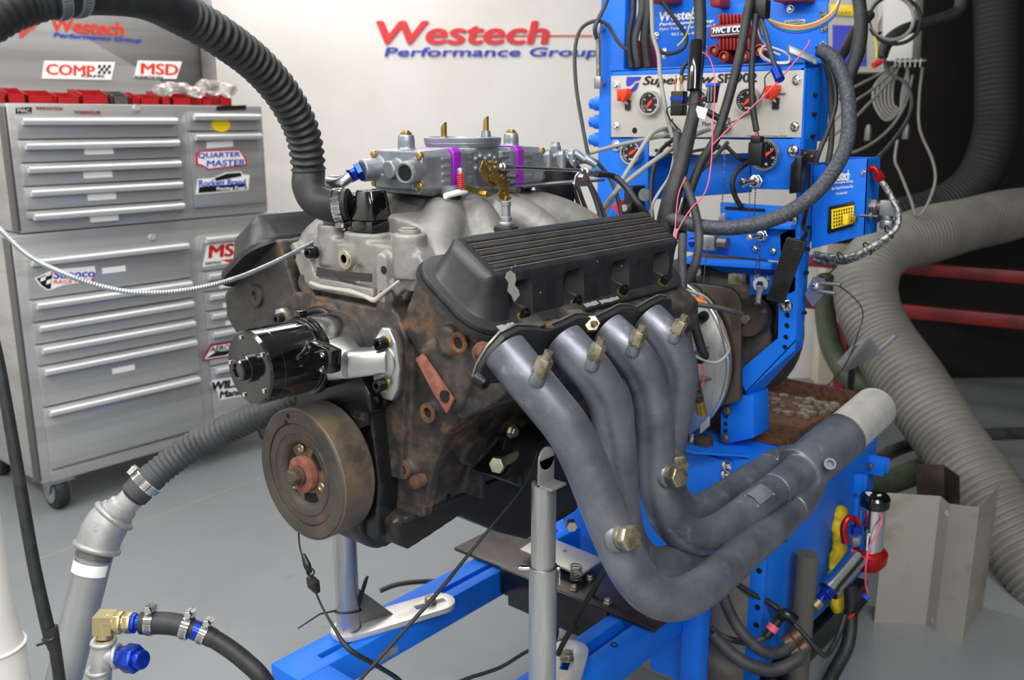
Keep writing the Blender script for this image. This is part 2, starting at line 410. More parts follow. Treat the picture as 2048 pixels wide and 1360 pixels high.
# side handle
sh_ = obj('side_handle', B().tube([(CX-.62+.05, yL-.036, .86), (CX-.57, yL-.085, .88), (CX-.57, yL-.085, .98), (CX-.57, yL-.036, 1.0)], .012, 10), 'handle', cab)
def drawer(y0, y1, z0, z1, label=None):
    d = obj('drawer', B().box((CX-.011, y0, z0), (CX+.003, y1, z1)), 'steel_brushed', cab, bevel=.002, label=label)
    hb = B().tube([(CX+.018, y0+.012, z1-.018), (CX+.018, y1-.012, z1-.018)], .0115, 10, smooth=False)
    hb.box((CX+.002, y0+.012, z1-.012), (CX+.018, y1-.012, z1-.0065))
    obj('pull_rail', hb, 'handle', d, label='light anodised pull rail'); return d
def hz(px, py): return c(px, py).z+.018
# top chest left stack
hs = [hz(24,243), hz(29,293), hz(34,340), hz(41,387), hz(48,435)]+[zs+.045]
for i in range(5):
    d = drawer(yL+.02, ym, hs[i+1]+.006, hs[i])
    if i:
        p = c([0,197,195,203,208][i], [0,302,349,393,436][i]); obj('paper_label', B().box((CX+.003, p.y-.05, p.z-.011), (CX+.0045, p.y+.05, p.z+.011)), 'label_white', d)
def decal(name, d, poly, m, lift=.0035): return obj(name, B().prism([V((CX+lift, 0, 0))+V((0, c(*q).y, c(*q).z)) for q in poly], X*.0012), m, d)
def ctext(s_, d, x0, y0, x1, y1, m, sh=0, bold=.02, lift=.0052, slope=0):
    p0 = c(x0, y1); p1 = c(x1, y1+slope); p0.x = p1.x = CX+lift; h = c(x0, y0).z-p0.z
    return text(s_, p0, p1-p0, Z*h, m, d, sh, bold)
# top chest right: shallow drawer and tall door
h1, h2 = hz(366,234), hz(366,275)
d = drawer(ym+.045, yR-.02, h2+.006, h1, 'shallow drawer with a round yellow sticker')
p = c(441, 250); obj('round_sticker', B().prism([V((CX+.0035, p.y+.04*math.cos(t*.4488), p.z+.026*math.sin(t*.4488))) for t in range(14)], X*.001), 'yellow', d)
d = drawer(ym+.045, yR-.02, zs+.045, h2, 'tall front with two racing stickers')
decal('paper_label', d, [(412,284),(465,280),(465,293),(412,297)], 'label_white')
decal('sticker', d, [(390,308),(398,301),(478,298),(490,315),(494,330),(415,340),(403,332),(391,330)], 'red', .0034)
decal('sticker_face', d, [(394,310),(400,304),(476,301),(486,315),(490,328),(416,337),(405,330),(395,327)], 'white', .0042)
ctext('QUARTER', d, 395, 306, 478, 318, 'sign_blue', .1, .02, .0062, -3); ctext('MASTER', d, 412, 321, 488, 333, 'sign_blue', .1, .02, .0062, -3)
decal('sticker', d, [(394,358),(425,356),(450,345),(482,343),(484,349),(498,350),(495,380),(390,389)], 'white', .0035)
decal('sticker_face', d, [(397,374),(490,366),(492,378),(395,386)], 'ink', .0045)
decal('sticker_face', d, [(428,356),(452,347),(480,345),(482,352),(430,362)], 'ink', .0046)
ctext('Rockett Brand', d, 396, 360, 490, 373, 'wire_blue', .1, .02, .0062, -3); ctext('Racing Fuel', d, 432, 374, 488, 382, 'white', .1, .02, .0062, -2)
# cabinet nameplates and lock
for q, m, lb in (([(34,216),(66,214),(66,225),(34,227)], 'ink', 'small black maker plate'), ([(436,212),(495,210),(495,219),(436,221)], 'ink', 'black and yellow plate')):
    decal('nameplate', cab, q, m, -.010)
def cabtext(s_, x0, y0, x1, y1, m, lift=-.0095): return ctext(s_, cab, x0, y0, x1, y1, m, 0, .03, lift, 1)
cabtext('INNOVATION', 76, 213, 128, 219, 'red_dark'); cabtext('WAREHOUSE', 151, 221, 204, 227, 'red_dark'); cabtext('MAC', 38, 217, 62, 224, 'panel_grey', -.008)
for px, py in ((276, 215), (307, 474)): p = c(px, py); obj('lock', B().cyl((CX-.012, p.y, p.z), (CX-.004, p.y, p.z), .011), 'handle', cab)
# lower cabinet left stack
yl2, yr2 = yL-.005, yR+.03; ym2 = ym+.005
hs = [hz(56,526), hz(68,612), hz(72,657), hz(79,701), hz(84,744), hz(94,826)]+[z_b+.045]
LOW = []
for i in range(6):
    d = drawer(yl2, ym2, hs[i+1]+.006, hs[i], 'drawer with a blue and red racing fuel sticker' if i == 0 else None); LOW.append(d)
for i, px, py in ((0, 227, 539), (4, 246, 738)):
    p = c(px, py); obj('paper_label', B().box((CX+.003, p.y-.042, p.z-.010), (CX+.0045, p.y+.042, p.z+.010)), 'label_white', LOW[i])
decal('sticker', LOW[0], [(68,557),(104,539),(188,532),(190,545),(180,562),(125,570),(95,581),(80,572)], 'white')
decal('sticker_face', LOW[0], [(72,557),(104,543),(100,577),(94,578),(82,570)], 'ink', .0045)
for q in ([(80,556),(90,551),(89,559),(79,563)], [(92,561),(101,557),(100,565),(91,569)], [(90,545),(101,542),(101,549),(90,553)]): decal('sticker_check', LOW[0], q, 'white', .0058)
ctext('Sunoco', LOW[0], 106, 541, 188, 557, 'sign_blue', .2, .02, .006, -4); ctext('RACE FUELS', LOW[0], 106, 560, 186, 567, 'sign_red', .1, .01, .006, -4)
# lower cabinet right stack
hs = [hz(381,483), hz(388,557), hz(392,598), hz(395,637), hz(398,674), hz(404,747)]+[z_b+.045]; LR = []
for i in range(6): LR.append(drawer(ym2+.05, yr2, hs[i+1]+.006, hs[i], ['drawer with a red and white sticker', None, None, None, 'drawer with a red edged sticker', 'deep drawer with a chequered sticker'][i]))
decal('sticker', LR[0], [(413,488),(503,479),(497,520),(404,534)], 'white')
ctext('MSD', LR[0], 416, 491, 496, 516, 'red', .15, .035, .006, -8)
decal('sticker_face', LR[0], [(440,520),(478,515),(464,527)], 'red', .0048); decal('sticker_face', LR[0], [(470,516),(494,512),(486,519),(466,521)], 'ink', .0048)
ctext('IGNITION', LR[0], 409, 524, 440, 530, 'ink', .1, .02, .006, -3)
for i, px, py in ((1, 456, 570), (2, 463, 608), (3, 468, 643)):
    p = c(px, py); obj('paper_label', B().box((CX+.003, p.y-.04, p.z-.009), (CX+.0045, p.y+.04, p.z+.009)), 'label_white', LR[i])
decal('sticker', LR[4], [(402,722),(420,688),(520,672),(520,706)], 'red_dark'); decal('sticker_face', LR[4], [(408,718),(423,692),(516,678),(516,702)], 'white', .0046)
ctext('AEROMOTIVE', LR[4], 418, 694, 512, 704, 'ink', .25, .03, .006, -14)
decal('sticker_face', LR[4], [(410,716),(430,703),(470,698),(450,710)], 'ink', .0052)
decal('sticker', LR[5], [(420,768),(424,760),(520,745),(520,785),(438,800),(434,782)], 'white')
ctext('WILSON', LR[5], 424, 764, 512, 780, 'ink', .2, .05, .006, -13); ctext('Manifolds', LR[5], 438, 782, 515, 796, 'ink', .2, .04, .006, -13)
# frame rail between upper and lower, casters
obj('base_rail', B().box((CX-.012, yl2, z_b+.002), (CX-.002, yr2, z_b+.04)), 'steel_brushed', cab, bevel=.002)
def caster(x, y):
    k = obj('caster', B().cyl((x, y-.022, .068), (x, y+.022, .068), .068, n=28), 'rubber', cab, bevel=.006)
    obj('caster_hub', B().cyl((x, y-.026, .068), (x, y+.026, .068), .045, n=24).cyl((x, y-.031, .068), (x, y+.031, .068), .012), 'zinc', k)
    f = B()
    for s_ in (-1, 1): f.prism([(x-.015, y+s_*.03, .06), (x+.015, y+s_*.03, .06), (x+.045, y+s_*.03, z_b-.012), (x-.03, y+s_*.03, z_b-.012)], Y*.003*s_)
    f.box((x-.04, y-.045, z_b-.012), (x+.06, y+.045, z_b)); f.obox((x-.04, y-.04, .11), (.04, 0, .018), (0, .006, 0), (0, 0, .003)); obj('caster_fork', f, 'zinc', k)
for x, y in ((CX-.07, yL+.03), (CX-.07, yR-.02), (CX-.56, yL+.03), (CX-.56, yR-.02)): caster(x, y)
# raised lid with shop lettering and stickers
lx = CX-D+.02
def l(px, py): return at(px, py, x=lx)
lyR = l(405, 100).y
lid = obj('lid', B().box((lx-.02, yL, z_top), (lx, lyR, 1.95)).box((lx, lyR-.012, z_top), (lx+.10, lyR, 1.95)), 'steel_brushed', cab, bevel=.003, label='raised stainless lid')
def ltext(s_, x0, y0, x1, y1, m, sh, bold, slope):
    p0 = l(x0, y1); p1 = l(x1, y1+slope); p0.x = p1.x = lx+.002; p1.z = p0.z; text(s_, p0, p1-p0, Z*(l(x0, y0).z-p0.z), m, lid, sh, bold)
ltext('Westech', 106, 34, 248, 62, 'sign_red', .15, .02, 5); ltext('Performance Group', 108, 65, 283, 76, 'sign_blue', .2, .03, 5)
def ldec(name, q, m, lf=.001): return obj(name, B().prism([V((lx+lf, l(*k).y, l(*k).z)) for k in q], X*.0012), m, lid)
ldec('sticker', [(88,121),(230,124),(222,160),(83,157)], 'white'); ltext('COMP', 94, 128, 190, 149, 'sign_red', .1, .03, 3); ltext('CAMS', 162, 149, 208, 154, 'ink', .1, .04, 1)
for i in range(5):
    for j in range(3):
        if (i+j) % 2 == 0: ldec('sticker_check', [(196+i*5, 130+j*6), (201+i*5, 130+j*6), (200+i*5, 136+j*6), (195+i*5, 136+j*6)], 'ink', .0025)
ldec('sticker', [(275,121),(364,123),(352,158),(268,155)], 'white'); ltext('MSD', 282, 126, 356, 148, 'sign_red', .1, .03, 3); ltext('IGNITION', 270, 151, 325, 156, 'ink', .1, .04, 1)
for i in range(9):          # chequered flag printed at the left of the lid
    for j in range(8):
        if i+j < 10: 
            x0 = 38+i*5.4; y0 = 35+j*5.2+max(0, i-2)*-.6
            if y0 > 78-i*4.6: continue
            ldec('flag_check', [(x0, y0), (x0+4, y0), (x0+4, y0+4), (x0, y0+4)], 'sign_red' if j > 0 else 'yellow', .001)
# red parts bins on top of the cabinet
def bin_(px0, px1, xx, h, m='red_dark', name='parts_bin', lab=None):
    a = at(px0, 190, x=xx); b2 = at(px1, 190, x=xx); y0, y1 = a.y, b2.y; z0 = z_top+.001; t = .003; dd = .11
    k = B(); k.box((xx, y0, z0), (xx-dd, y1, z0+t)); k.box((xx, y0, z0), (xx-t, y1, z0+h*.62)); k.box((xx-dd, y0, z0), (xx-dd+t, y1, z0+h))
    for yy in (y0, y1-t): k.prism([(xx, yy, z0), (xx-dd, yy, z0), (xx-dd, yy, z0+h), (xx-dd*.55, yy, z0+h), (xx, yy, z0+h*.62)], (0, t, 0))
    return obj(name, k, m, label=lab, cat='bin', group='bins on the tool cabinet')
BN = [(-8, 10, 'leftmost red plastic parts bin on top of the tool cabinet'), (14, 50, 'second red parts bin from the left on the tool cabinet'), (54, 108, 'wide red parts bin below the left cam sticker on the cabinet'), (113, 158, 'red parts bin in the middle of the row, left of the tall one'), (163, 216, 'red parts bin just left of the grey bin on the cabinet'), (262, 276, 'narrow red bin just right of the grey bin'), (280, 318, 'red bin below the right hand sticker on the raised lid'), (322, 340, 'narrow red bin half covered by the plastic bag'), (344, 382, 'red bin under the clear plastic bag'), (404, 424, 'red bin right of the plastic bag'), (438, 462, 'rightmost red parts bin on the tool cabinet')]
for i, (a, b2, lb) in enumerate(BN): bin_(a, b2, -2.22-.012*(i % 3), .042+.006*((i*5) % 3), 'bin_red', lab=lb)
bin_(226, 256, -2.22, .050, 'steel_dark', lab='single dark grey parts bin among the red bins')
# clear plastic bag over the bins
bg = B(); cen = at(392, 176, x=-2.25)
for k in range(7): bg.ball(cen+V((random.uniform(-.03, .03), (k-3)*.045, random.uniform(-.02, .02))), .036, 12, (.8, 1.2, random.uniform(.5, .9)))
fuse('plastic_bag', bg, 'poly_bag', voxel=.009, it=2, disp=.02, dscale=.03, label='crumpled clear plastic bag lying over the red bins', cat='bag')

# ================================================================ ENGINE
CZ = .809                                   # crankshaft height
def xz(pts, y): return [V((p[0], y, p[1])) for p in pts]
eng = root('engine', (0, .36, .56), 'big black and rusty bare V8 engine held on two posts', 'engine')
# ---- cylinder block
b = B()
b.prism(xz([(-.125,.735),(-.155,.83),(-.235,.925),(-.125,1.04),(-.112,1.085),(.075,1.078),(.125,1.04),(.235,.925),(.155,.83),(.125,.735)], .115), Y*.505)
b.prism(xz([(-.17,1.0),(-.17,1.04),(-.13,1.07),(.12,1.07),(.14,1.03),(.13,.9),(.12,.8),(-.12,.8),(-.13,.9)], .100), Y*.05)
b.cyl((-.045,.090,.988),(-.045,.13,.988),.070,n=32)
for p in ((918,685),(858,825),(800,860),(808,938)): q = at(*p, y=.108); b.cyl(q, q+Y*.05, .017)
q = at(767, 600, y=.10); b.cyl(q, q+Y*.06, .019); q = at(612, 565, y=.10); b.cyl(q, q+Y*.06, .019)
for i in range(4):           # side ribs and core plugs under the head
    yy = .18+.12*i; b.cyl((.175, yy, .86), (.205, yy, .845), .027); b.box((.13, yy+.05, .74), (.172, yy+.062, .86))
b.prism(xz([(.13,.80),(.19,.88),(.215,.905),(.175,.83),(.15,.74),(.12,.735)], .118), Y*.02)
b.cyl((.13, .30, .80), (.19, .30, .80), .03)
block = fuse('engine_block', b, 'iron_rusty', eng, voxel=.0035, it=3, disp=.0025, dscale=.02, label='rust streaked engine block')
for p in ((918,685),(858,825),(800,860),(808,938),(767,600),(612,565)):
    q = at(*p, y=.106); obj('bolt_boss', B().prism(circ(q, X, Z, .0155, 18), Y*-.004, [circ(q, X, Z, .0085, 14)]), 'rust' if p[1] > 620 else 'iron_rusty', block)
    obj('bolt_hole', B().cyl(q-Y*.0005, q+Y*.012, .0085), 'hole', block)
q = at(838, 962, y=.11); obj('rusty_plug', B().cyl(q+Y*.01, q-Y*.012, .011), 'rust', block, bevel=.003)
a = [at(830,718,y=.088), at(843,708,y=.088), at(868,745,y=.088), at(905,800,y=.088), at(893,828,y=.088), at(868,790,y=.088)]
obj('rusty_strap', B().prism(a, Y*.006), 'rust_red', block, bevel=.001, label='flat red-brown rusty strip')
q = at(888, 793, y=.086); obj('bolt_hole', B().cyl(q, q+Y*.004, .009), 'hole', block)
for p, rr in (((851,680),.012),((758,798),.012),((700,683),.011)):
    pass
# ---- cylinder heads
def head(sx):
    b = B(); P = [(.125,1.045),(.172,1.15),(.182,1.153),(.325,1.058),(.348,1.04),(.350,1.0),(.315,.965),(.245,.925)]
    b.prism(xz([(sx*p[0], p[1]) for p in P], .105), Y*.50)
    if sx > 0:
        for i in range(1, 4):
            e = at([1010,1130,1222,1300][i], [705,680,660,640][i], x=.345); b.cyl((.29, e.y, e.z+.01), (.354, e.y, e.z-.010), .029)
        for px, py in ((1062,668),(1140,640)):    # black square bosses over the ports
            q = at(px, py, x=.345); b.obox(q, (.012,-.01,0), (0,.017,0), (.012,0,.016))
        b.prism(xz([(.17,1.02),(.26,1.06),(.30,1.03),(.255,.945),(.215,.93)], .095), Y*.03)
        b.cyl((.235,.088,1.045),(.235,.12,1.045),.022)
    return fuse('cylinder_head', b, 'iron_black' if sx < 0 else 'iron_rusty', eng, voxel=.0035, it=4, disp=.003, dscale=.02)
hd = head(1); hl = head(-1)
q = at(918, 686, y=.084); obj('bolt_hole', B().torus(q, Y, .012, .004, 20, 8), 'rust', hd); obj('bolt_hole', B().cyl(q-Y*.001, q+Y*.01, .0105), 'hole', hd)
def plug(px, py, xx, m='iron_rusty', r=.012, ax=(.8,-.55,.1)):
    q = at(px, py, x=xx); ax = V(ax).normalized(); return obj('head_bolt', B().cyl(q-ax*.006, q, r*1.25).hexhead(q, ax, r, .012), m, hd, bevel=.001)
plug(967,706,.325,'rust'); plug(1188,650,.34,'brass',.012,(.7,-.2,.3)); plug(1095,655,.36,'rust',.007)
for px, py in ((1062,660),(1142,634)):
    q = at(px, py, x=.338); obj('port_boss', B().obox(q, (.012,0,-.008), (0,.019,0), (.008,0,.012)), 'iron_black', hd, bevel=.004)
# temperature sensor elbow next to the second tube
q = at(1178, 650, x=.365); obj('sensor', B().hexhead(q, (.6,-.5,.3), .013, .018).cyl(q+V((.011,-.008,.006)), q+V((.022,-.014,.008)), .004), 'brass', hd)
# left bank ear with bolt hole
q = at(508, 592, y=.10); obj('accessory_ear', B().prism(circ(q, X, Z, .02, 20), Y*.03, [circ(q, X, Z, .008, 14)]), 'iron_black', hl, bevel=.002)
# ---- valve covers
VO = V((.185, 0, 1.155)); VA = V((.833, 0, -.553)); VN = V((.553, 0, .833))
def vp(s_, t, h, sx=1): p = VO+VA*s_+VN*h; return V((sx*p.x, t, p.z))
BY = [.165, .289, .413, .537]
def outline(s0, s1, t0, t1, r, h, notch=0, n=5, sx=1):
    P = []
    def arc(cs, ct, a0):
        for k in range(n+1):
            a = math.radians(a0+90*k/n); P.append(vp(cs+r*math.cos(a), ct+r*math.sin(a), h, sx))
    # side s1 (outer): t0 -> t1
    arc(s1-r, t0+r, -90)
    for y in BY:
        for dt, f in ((-.026, 0), (-.017, .55), (-.008, 1), (.008, 1), (.017, .55), (.026, 0)): P.append(vp(s1-notch*f, y+dt, h, sx))
    arc(s1-r, t1-r, 0); arc(s0+r, t1-r, 90); arc(s0+r, t0+r, 180)
    return P
def cover(sx):
    b = B(); L = [(.014,.146,.082,.603,.045,.0,.0),(.012,.148,.080,.604,.045,.005,.030),(.014,.144,.083,.602,.044,.010,.030),(.016,.133,.090,.600,.036,.026,.026),(.018,.126,.094,.599,.03,.035,.019),(.019,.121,.097,.598,.025,.043,.008),(.020,.1165,.099,.598,.02,.048,.0),(.0225,.110,.107,.597,.006,.0565,.0),(.025,.107,.111,.595,.004,.058,.0)]
    R = [outline(a[0],a[1],a[2],a[3],a[4],a[5],a[6],5,sx) for a in L]; n = len(R[0]); vs = [p for r in R for p in r]
    F = []
    for i in range(len(R)-1):
        for k in range(n): q = (k+1) % n; F.append((i*n+k, i*n+q, (i+1)*n+q, (i+1)*n+k))
    F.append(tuple(range((len(R)-1)*n, len(R)*n))); F.append(tuple(range(n))[::-1]); b.add(vs, F)
    o = obj('valve_cover', b, 'cover_black', eng, smooth=38, label='black finned valve cover with chipped paint' if sx > 0 else None)
    fl = B(); pl = outline(.0, .164, .066, .615, .05, -.004, 0, 6, sx)
    fl.prism(pl, V((sx*VN.x, 0, VN.z))*.010); obj('cover_flange', fl, 'cover_black', o, bevel=.002)
    g = B(); pl = outline(-.003, .166, .062, .617, .052, -.009, 0, 6, sx); obj('gasket', g.prism(pl, V((sx*VN.x,0,VN.z))*.005), 'rubber', o)
    for i in range(5):
        s0 = .034+.0142*i
        f = B(); f.prism([vp(s0, .121+i*.0005, .0578, sx), vp(s0+.0062, .121+i*.0005, .0578, sx), vp(s0+.0062, .592, .0578, sx), vp(s0, .592, .0578, sx)], V((sx*VN.x,0,VN.z))*.0028)
        obj('fin', f, 'cover_black', o, bevel=.0008)
        f = B(); f.prism([vp(s0+.0063, .122, .0578, sx), vp(s0+.0082, .122, .0578, sx), vp(s0+.0082, .590, .0578, sx), vp(s0+.0063, .590, .0578, sx)], V((sx*VN.x,0,VN.z))*.0005)
        obj('groove_dust', f, 'dust', o)
    if sx > 0:
        for y in BY:
            p = vp(.1505, y, .0055); obj('washer', B().cyl(p, p+VN*.0022, .0098), 'gold', o)
            obj('cover_bolt', B().sock(p+VN*.002, VN, .0068, .014), 'bolt_black', o)
        # bare primer where the paint has flaked off
        def side(px, py):          # point on the sloping outer side
            r = (px-1024)/FPX*RT+(py-680)/FPX*DN+FW; a, c2 = vp(.110,0,.0565), vp(.131,0,.028); nn = (c2-a).cross(Y).normalized(); t = (a-CAM).dot(nn)/r.dot(nn); return CAM+r*t
        nn = (vp(.131,0,.028)-vp(.110,0,.0565)).cross(Y).normalized(); nn = nn if nn.x > 0 else -nn
        pl = [(1013,545),(1020,541),(1029,548),(1031,560),(1028,570),(1036,580),(1038,590),(1031,600),(1027,604),(1022,592),(1014,583),(1016,566),(1009,556)]
        obj('paint_chip', B().prism([side(*q)+nn*.0008 for q in pl], nn*.0006), 'chip', o)
        for q in ((1022,536),(1029,531),(1080,585),(1242,532),(1194,523)):
            p = side(*q)+nn*.0009; obj('paint_chip', B().prism(circ(p, Y, nn.cross(Y), .0013, 7), nn*.0004), 'chip', o)
        for s0, t0, s1, t1 in ((.153,.105,.163,.14), (.152,.305,.162,.34), (.153,.345,.162,.395)):
            pts = [vp(random.uniform(s0, s0+.003) if k % 2 else s0, t0+(t1-t0)*k/6, .0065) for k in range(7)]+[vp(random.uniform(s1-.003, s1), t1-(t1-t0)*k/6, .0065) for k in range(7)]
            obj('paint_chip', B().prism(pts, VN*.0004), 'chip', o)
    return o
vc = cover(1); cover(-1)
# ---- intake manifold (sandblasted aluminium)
b = B()
fl = [(-.108,1.135),(-.118,1.12),(-.10,1.088),(-.085,1.078),(.058,1.078),(.072,1.088),(.12,1.15),(.10,1.155),(.055,1.105),(-.075,1.105)]
b.prism(xz([(-.10,1.088),(-.085,1.079),(.055,1.079),(.07,1.085),(.065,1.098),(-.095,1.104)], .10), Y*.08)      # front china wall foot
b.box((-.095,.115,1.10),(.155,.165,1.165)); b.box((-.10,.125,1.09),(-.055,.17,1.17)); b.box((-.02,.106,1.105),(.02,.14,1.16))
b.cyl((-.062,.135,1.12),(-.062,.135,1.186),.026); b.cyl((.128,.125,1.12),(.128,.125,1.186),.026)
b.prism(xz([(-.125,1.125),(-.112,1.142),(-.09,1.142),(-.07,1.10),(-.085,1.08),(-.105,1.09)], .10), Y*.018)
b.cyl((.012,.15,1.13),(.012,.15,1.178),.0425,n=32); b.cyl((.052,.17,1.13),(.052,.17,1.176),.014)
b.cyl((0,.105,1.137),(0,.13,1.137),.021)
b.box((.078,.10,1.078),(.10,.125,1.145)); b.cyl((.089,.10,1.145),(.089,.125,1.145),.011)
b.prism([V((.10,.11,1.08)),V((.17,.11,1.145)),V((.16,.11,1.16)),V((.09,.11,1.10))], Y*.05)
fm = fuse('intake_manifold', b, 'cast_alu', eng, voxel=.0028, it=4, disp=.001, dscale=.01, label='pale cast aluminium intake manifold')
b = B()
b.box((-.10,.15,1.09),(.10,.60,1.12))
b.box((-.07,.27,1.14),(.07,.46,1.215)); b.ball((0,.37,1.165),.10,24,(1,1.25,.55))
for sx in (-1, 1):
    for i, y in enumerate((.17,.29,.44,.56)):
        y1 = .29+.05*i; b.tube([(sx*.04,y1,1.19),(sx*.09,(y+y1)/2,1.185),(sx*.14,y,1.15),(sx*.17,y,1.10)], [.042,.036,.033,.032], 16)
    b.prism([V((sx*.10,.12,1.07)),V((sx*.17,.12,1.14)),V((sx*.155,.12,1.15)),V((sx*.08,.12,1.09))], Y*.48)
    for ya, yb in ((.16,.32),(.41,.57)): b.prism([V((sx*.02,ya,1.12)),V((sx*.165,ya,1.10)),V((sx*.150,ya,1.15)),V((sx*.105,ya,1.195)),V((sx*.03,ya,1.205))], Y*(yb-ya))
b.box((-.075,.27,1.20),(.075,.475,1.222))
for sx in (-1, 1):
    for y in (.275,.455): b.cyl((sx*.066,y,1.17),(sx*.066,y,1.225),.017)
b.cyl((0,.64,1.07),(0,.64,1.15),.05); b.box((-.05,.56,1.07),(.05,.63,1.14))
rn = fuse('intake_runners', b, 'cast_alu', fm, voxel=.0035, it=10, disp=.0008, dscale=.01)
for x, y, z in ((-.062,.135,1.186),(.128,.125,1.186)): obj('plug', B().cyl((x,y,z-.002),(x,y,z+.006),.0165).cyl((x,y,z+.006),(x,y,z+.009),.013), 'cast_alu', fm, bevel=.001)
q = at(693, 517, y=.102); obj('pipe_plug', B().cyl(q+Y*.006, q-Y*.004, .0165).loft2([(q-Y*.004, .013), (q-Y*.006, .0125), (q-Y*.006, .007), (q, .0065)], -Y, 18, True), 'bolt_zinc', fm)
obj('sealant_bead', B().tube([at(621,565,y=.099), at(640,573,y=.099), at(670,578,y=.099), at(700,583,y=.098), at(728,592,y=.098), at(748,600,y=.098), at(762,590,y=.099), at(785,572,y=.10), at(800,560,y=.105)], [.003,.004,.003,.0045,.003,.0045,.0032,.0025,.0018], 8), 'rack_face', fm, label='grey bead of sealant')
for px, py, yy in ((627,502,.10),(620,505,.10)):
    break
q = at(625, 505, y=.097); obj('manifold_bolt', B().cyl(q+Y*.003, q+Y*.006, .0105).sock(q+Y*.003, -Y, .0088, .014), 'bolt_black', fm)
q = at(815, 520, y=.13); obj('manifold_bolt', B().sock(q-V((-.3,0,.7))*.01, V((-.45,0,.85)), .009, .017), 'bolt_black', fm)
q = at(768, 540, y=.0995); obj('bolt_hole', B().cyl(q, q-Y*.001, .0062), 'hole', fm)
a = [at(650,532,y=.113), at(690,540,y=.113), at(758,545,y=.113), at(758,562,y=.113), at(648,550,y=.113)]
obj('gallery_slot', B().prism([p-Y*.014 for p in a], Y*-.002), 'iron_black', fm)
# ---- thermostat outlet (black) on the neck
o_ = root('water_outlet', (.012,.15,1.20), 'glossy black angled water outlet on the intake neck below the big hose', 'hose fitting')
obj('outlet_flange', B().cyl((.012,.15,1.179),(.012,.15,1.196),.0315,n=36).box((-.018,.125,1.179),(.044,.178,1.196)), 'black_gloss', o_, bevel=.002)
oc = at(735, 410, y=.15)
b = B(); oc.x = .014; bt = [V((oc.x+.029*math.copysign(abs(math.cos(t))**.6, math.cos(t)), .15+.028*math.copysign(abs(math.sin(t))**.6, math.sin(t)), 1.1965)) for t in [k*math.pi/14 for k in range(28)]]; tp = [V((oc.x+.002+.020*math.copysign(abs(math.cos(t))**.6, math.cos(t)), .15+.020*math.copysign(abs(math.sin(t))**.6, math.sin(t)), 1.243)) for t in [k*math.pi/14 for k in range(28)]]
b.add(bt+tp, [tuple(range(28))[::-1], tuple(range(28, 56))]+[(i, (i+1) % 28, (i+1) % 28+28, i+28) for i in range(28)])
b.cyl(at(737,411,y=.15), at(700,409,y=.15), .0205)
obj('outlet_body', b, 'black_gloss', o_, bevel=.002)
# ---- timing cover
b = B(); b.prism(xz([(-.11,.70),(-.125,.80),(-.10,.93),(-.05,1.0),(.04,1.0),(.085,.94),(.10,.80),(.09,.70)], .072), Y*.045)
b.cyl((0,.062,CZ),(0,.10,CZ),.07,n=32)
tc = fuse('timing_cover', b, 'black_paint', eng, voxel=.004, it=8)
for px, py in ((758,798),(700,683)):
    q = at(px, py, y=.086); obj('cover_bolt', B().cyl(q+Y*.012, q, .016).hexhead(q, -Y, .0075, .008), 'bolt_black', tc, bevel=.001)
obj('timing_pointer', B().prism([at(690,812,y=.06), at(735,825,y=.06), at(738,850,y=.06), at(695,866,y=.06), at(712,845,y=.06)], Y*.004).prism([at(690,812,y=.06), at(735,825,y=.06), at(735,825,y=.06)+Z*-.004, at(690,812,y=.06)+Z*-.004], Y*.03), 'black_paint', tc, bevel=.001)
# water pump opening ring
q = V((-.040,.084,.990)); obj('pump_pad_ring', B().torus(q, Y, .064, .0055, 48, 10), 'black_paint', tc)
# ---- oil pan
b = B()
b.prism([V((-.115,.085,.735)),V((-.115,.60,.735)),V((-.115,.60,.62)),V((-.115,.575,.585)),V((-.115,.42,.58)),V((-.115,.345,.62)),V((-.115,.24,.69)),V((-.115,.12,.672)),V((-.115,.095,.69))], X*.23)
b.box((-.13,.10,.728),(.13,.61,.742)); b.cyl((-.06,.12,.72),(.06,.12,.72),.06)
pan = fuse('oil_pan', b, 'pan', eng, voxel=.004, it=16, disp=.0015, dscale=.05, label='dull black oil pan')
for i in range(8):
    p = V((.124, .13+i*.065, .743)); obj('pan_bolt', B().hexhead(p, Z, .007, .008), 'bolt_black', pan)
q = at(1142,1048,x=.13); obj('drain_plug', B().hexhead(q, (.7,-.7,0), .012, .014), 'bolt_zinc', pan)
# motor-mount bracket and side plate (driver side)
mb = obj('engine_mount', B().prism([at(1000,870,x=.20), at(1100,800,x=.20), at(1130,860,x=.20), at(1050,960,x=.20), at(990,930,x=.20)], X*.012).prism([at(1010,960,x=.26), at(1110,850,x=.26), at(1120,880,x=.26), at(1045,975,x=.26)], X*-.07), 'black_paint', eng, bevel=.002)
q0 = at(998,928,x=.25); q1 = at(1060,900,x=.23); obj('mount_bolt', B().cyl(q0, q1, .0075).hexhead(q0, q0-q1, .014, .010), 'bolt_zinc', mb, bevel=.001)
q = at(1022,862,x=.215); obj('mount_bolt', B().cyl(q, q+X*.003, .012).hexhead(q+X*.003, X, .009, .008), 'bolt_zinc', mb)
for i, (px, py) in enumerate(((1060,855),(1074,872))): q = at(px, py, x=.215); obj('mount_bolt', B().hexhead(q, X, .006, .006), 'steel_dark', mb)
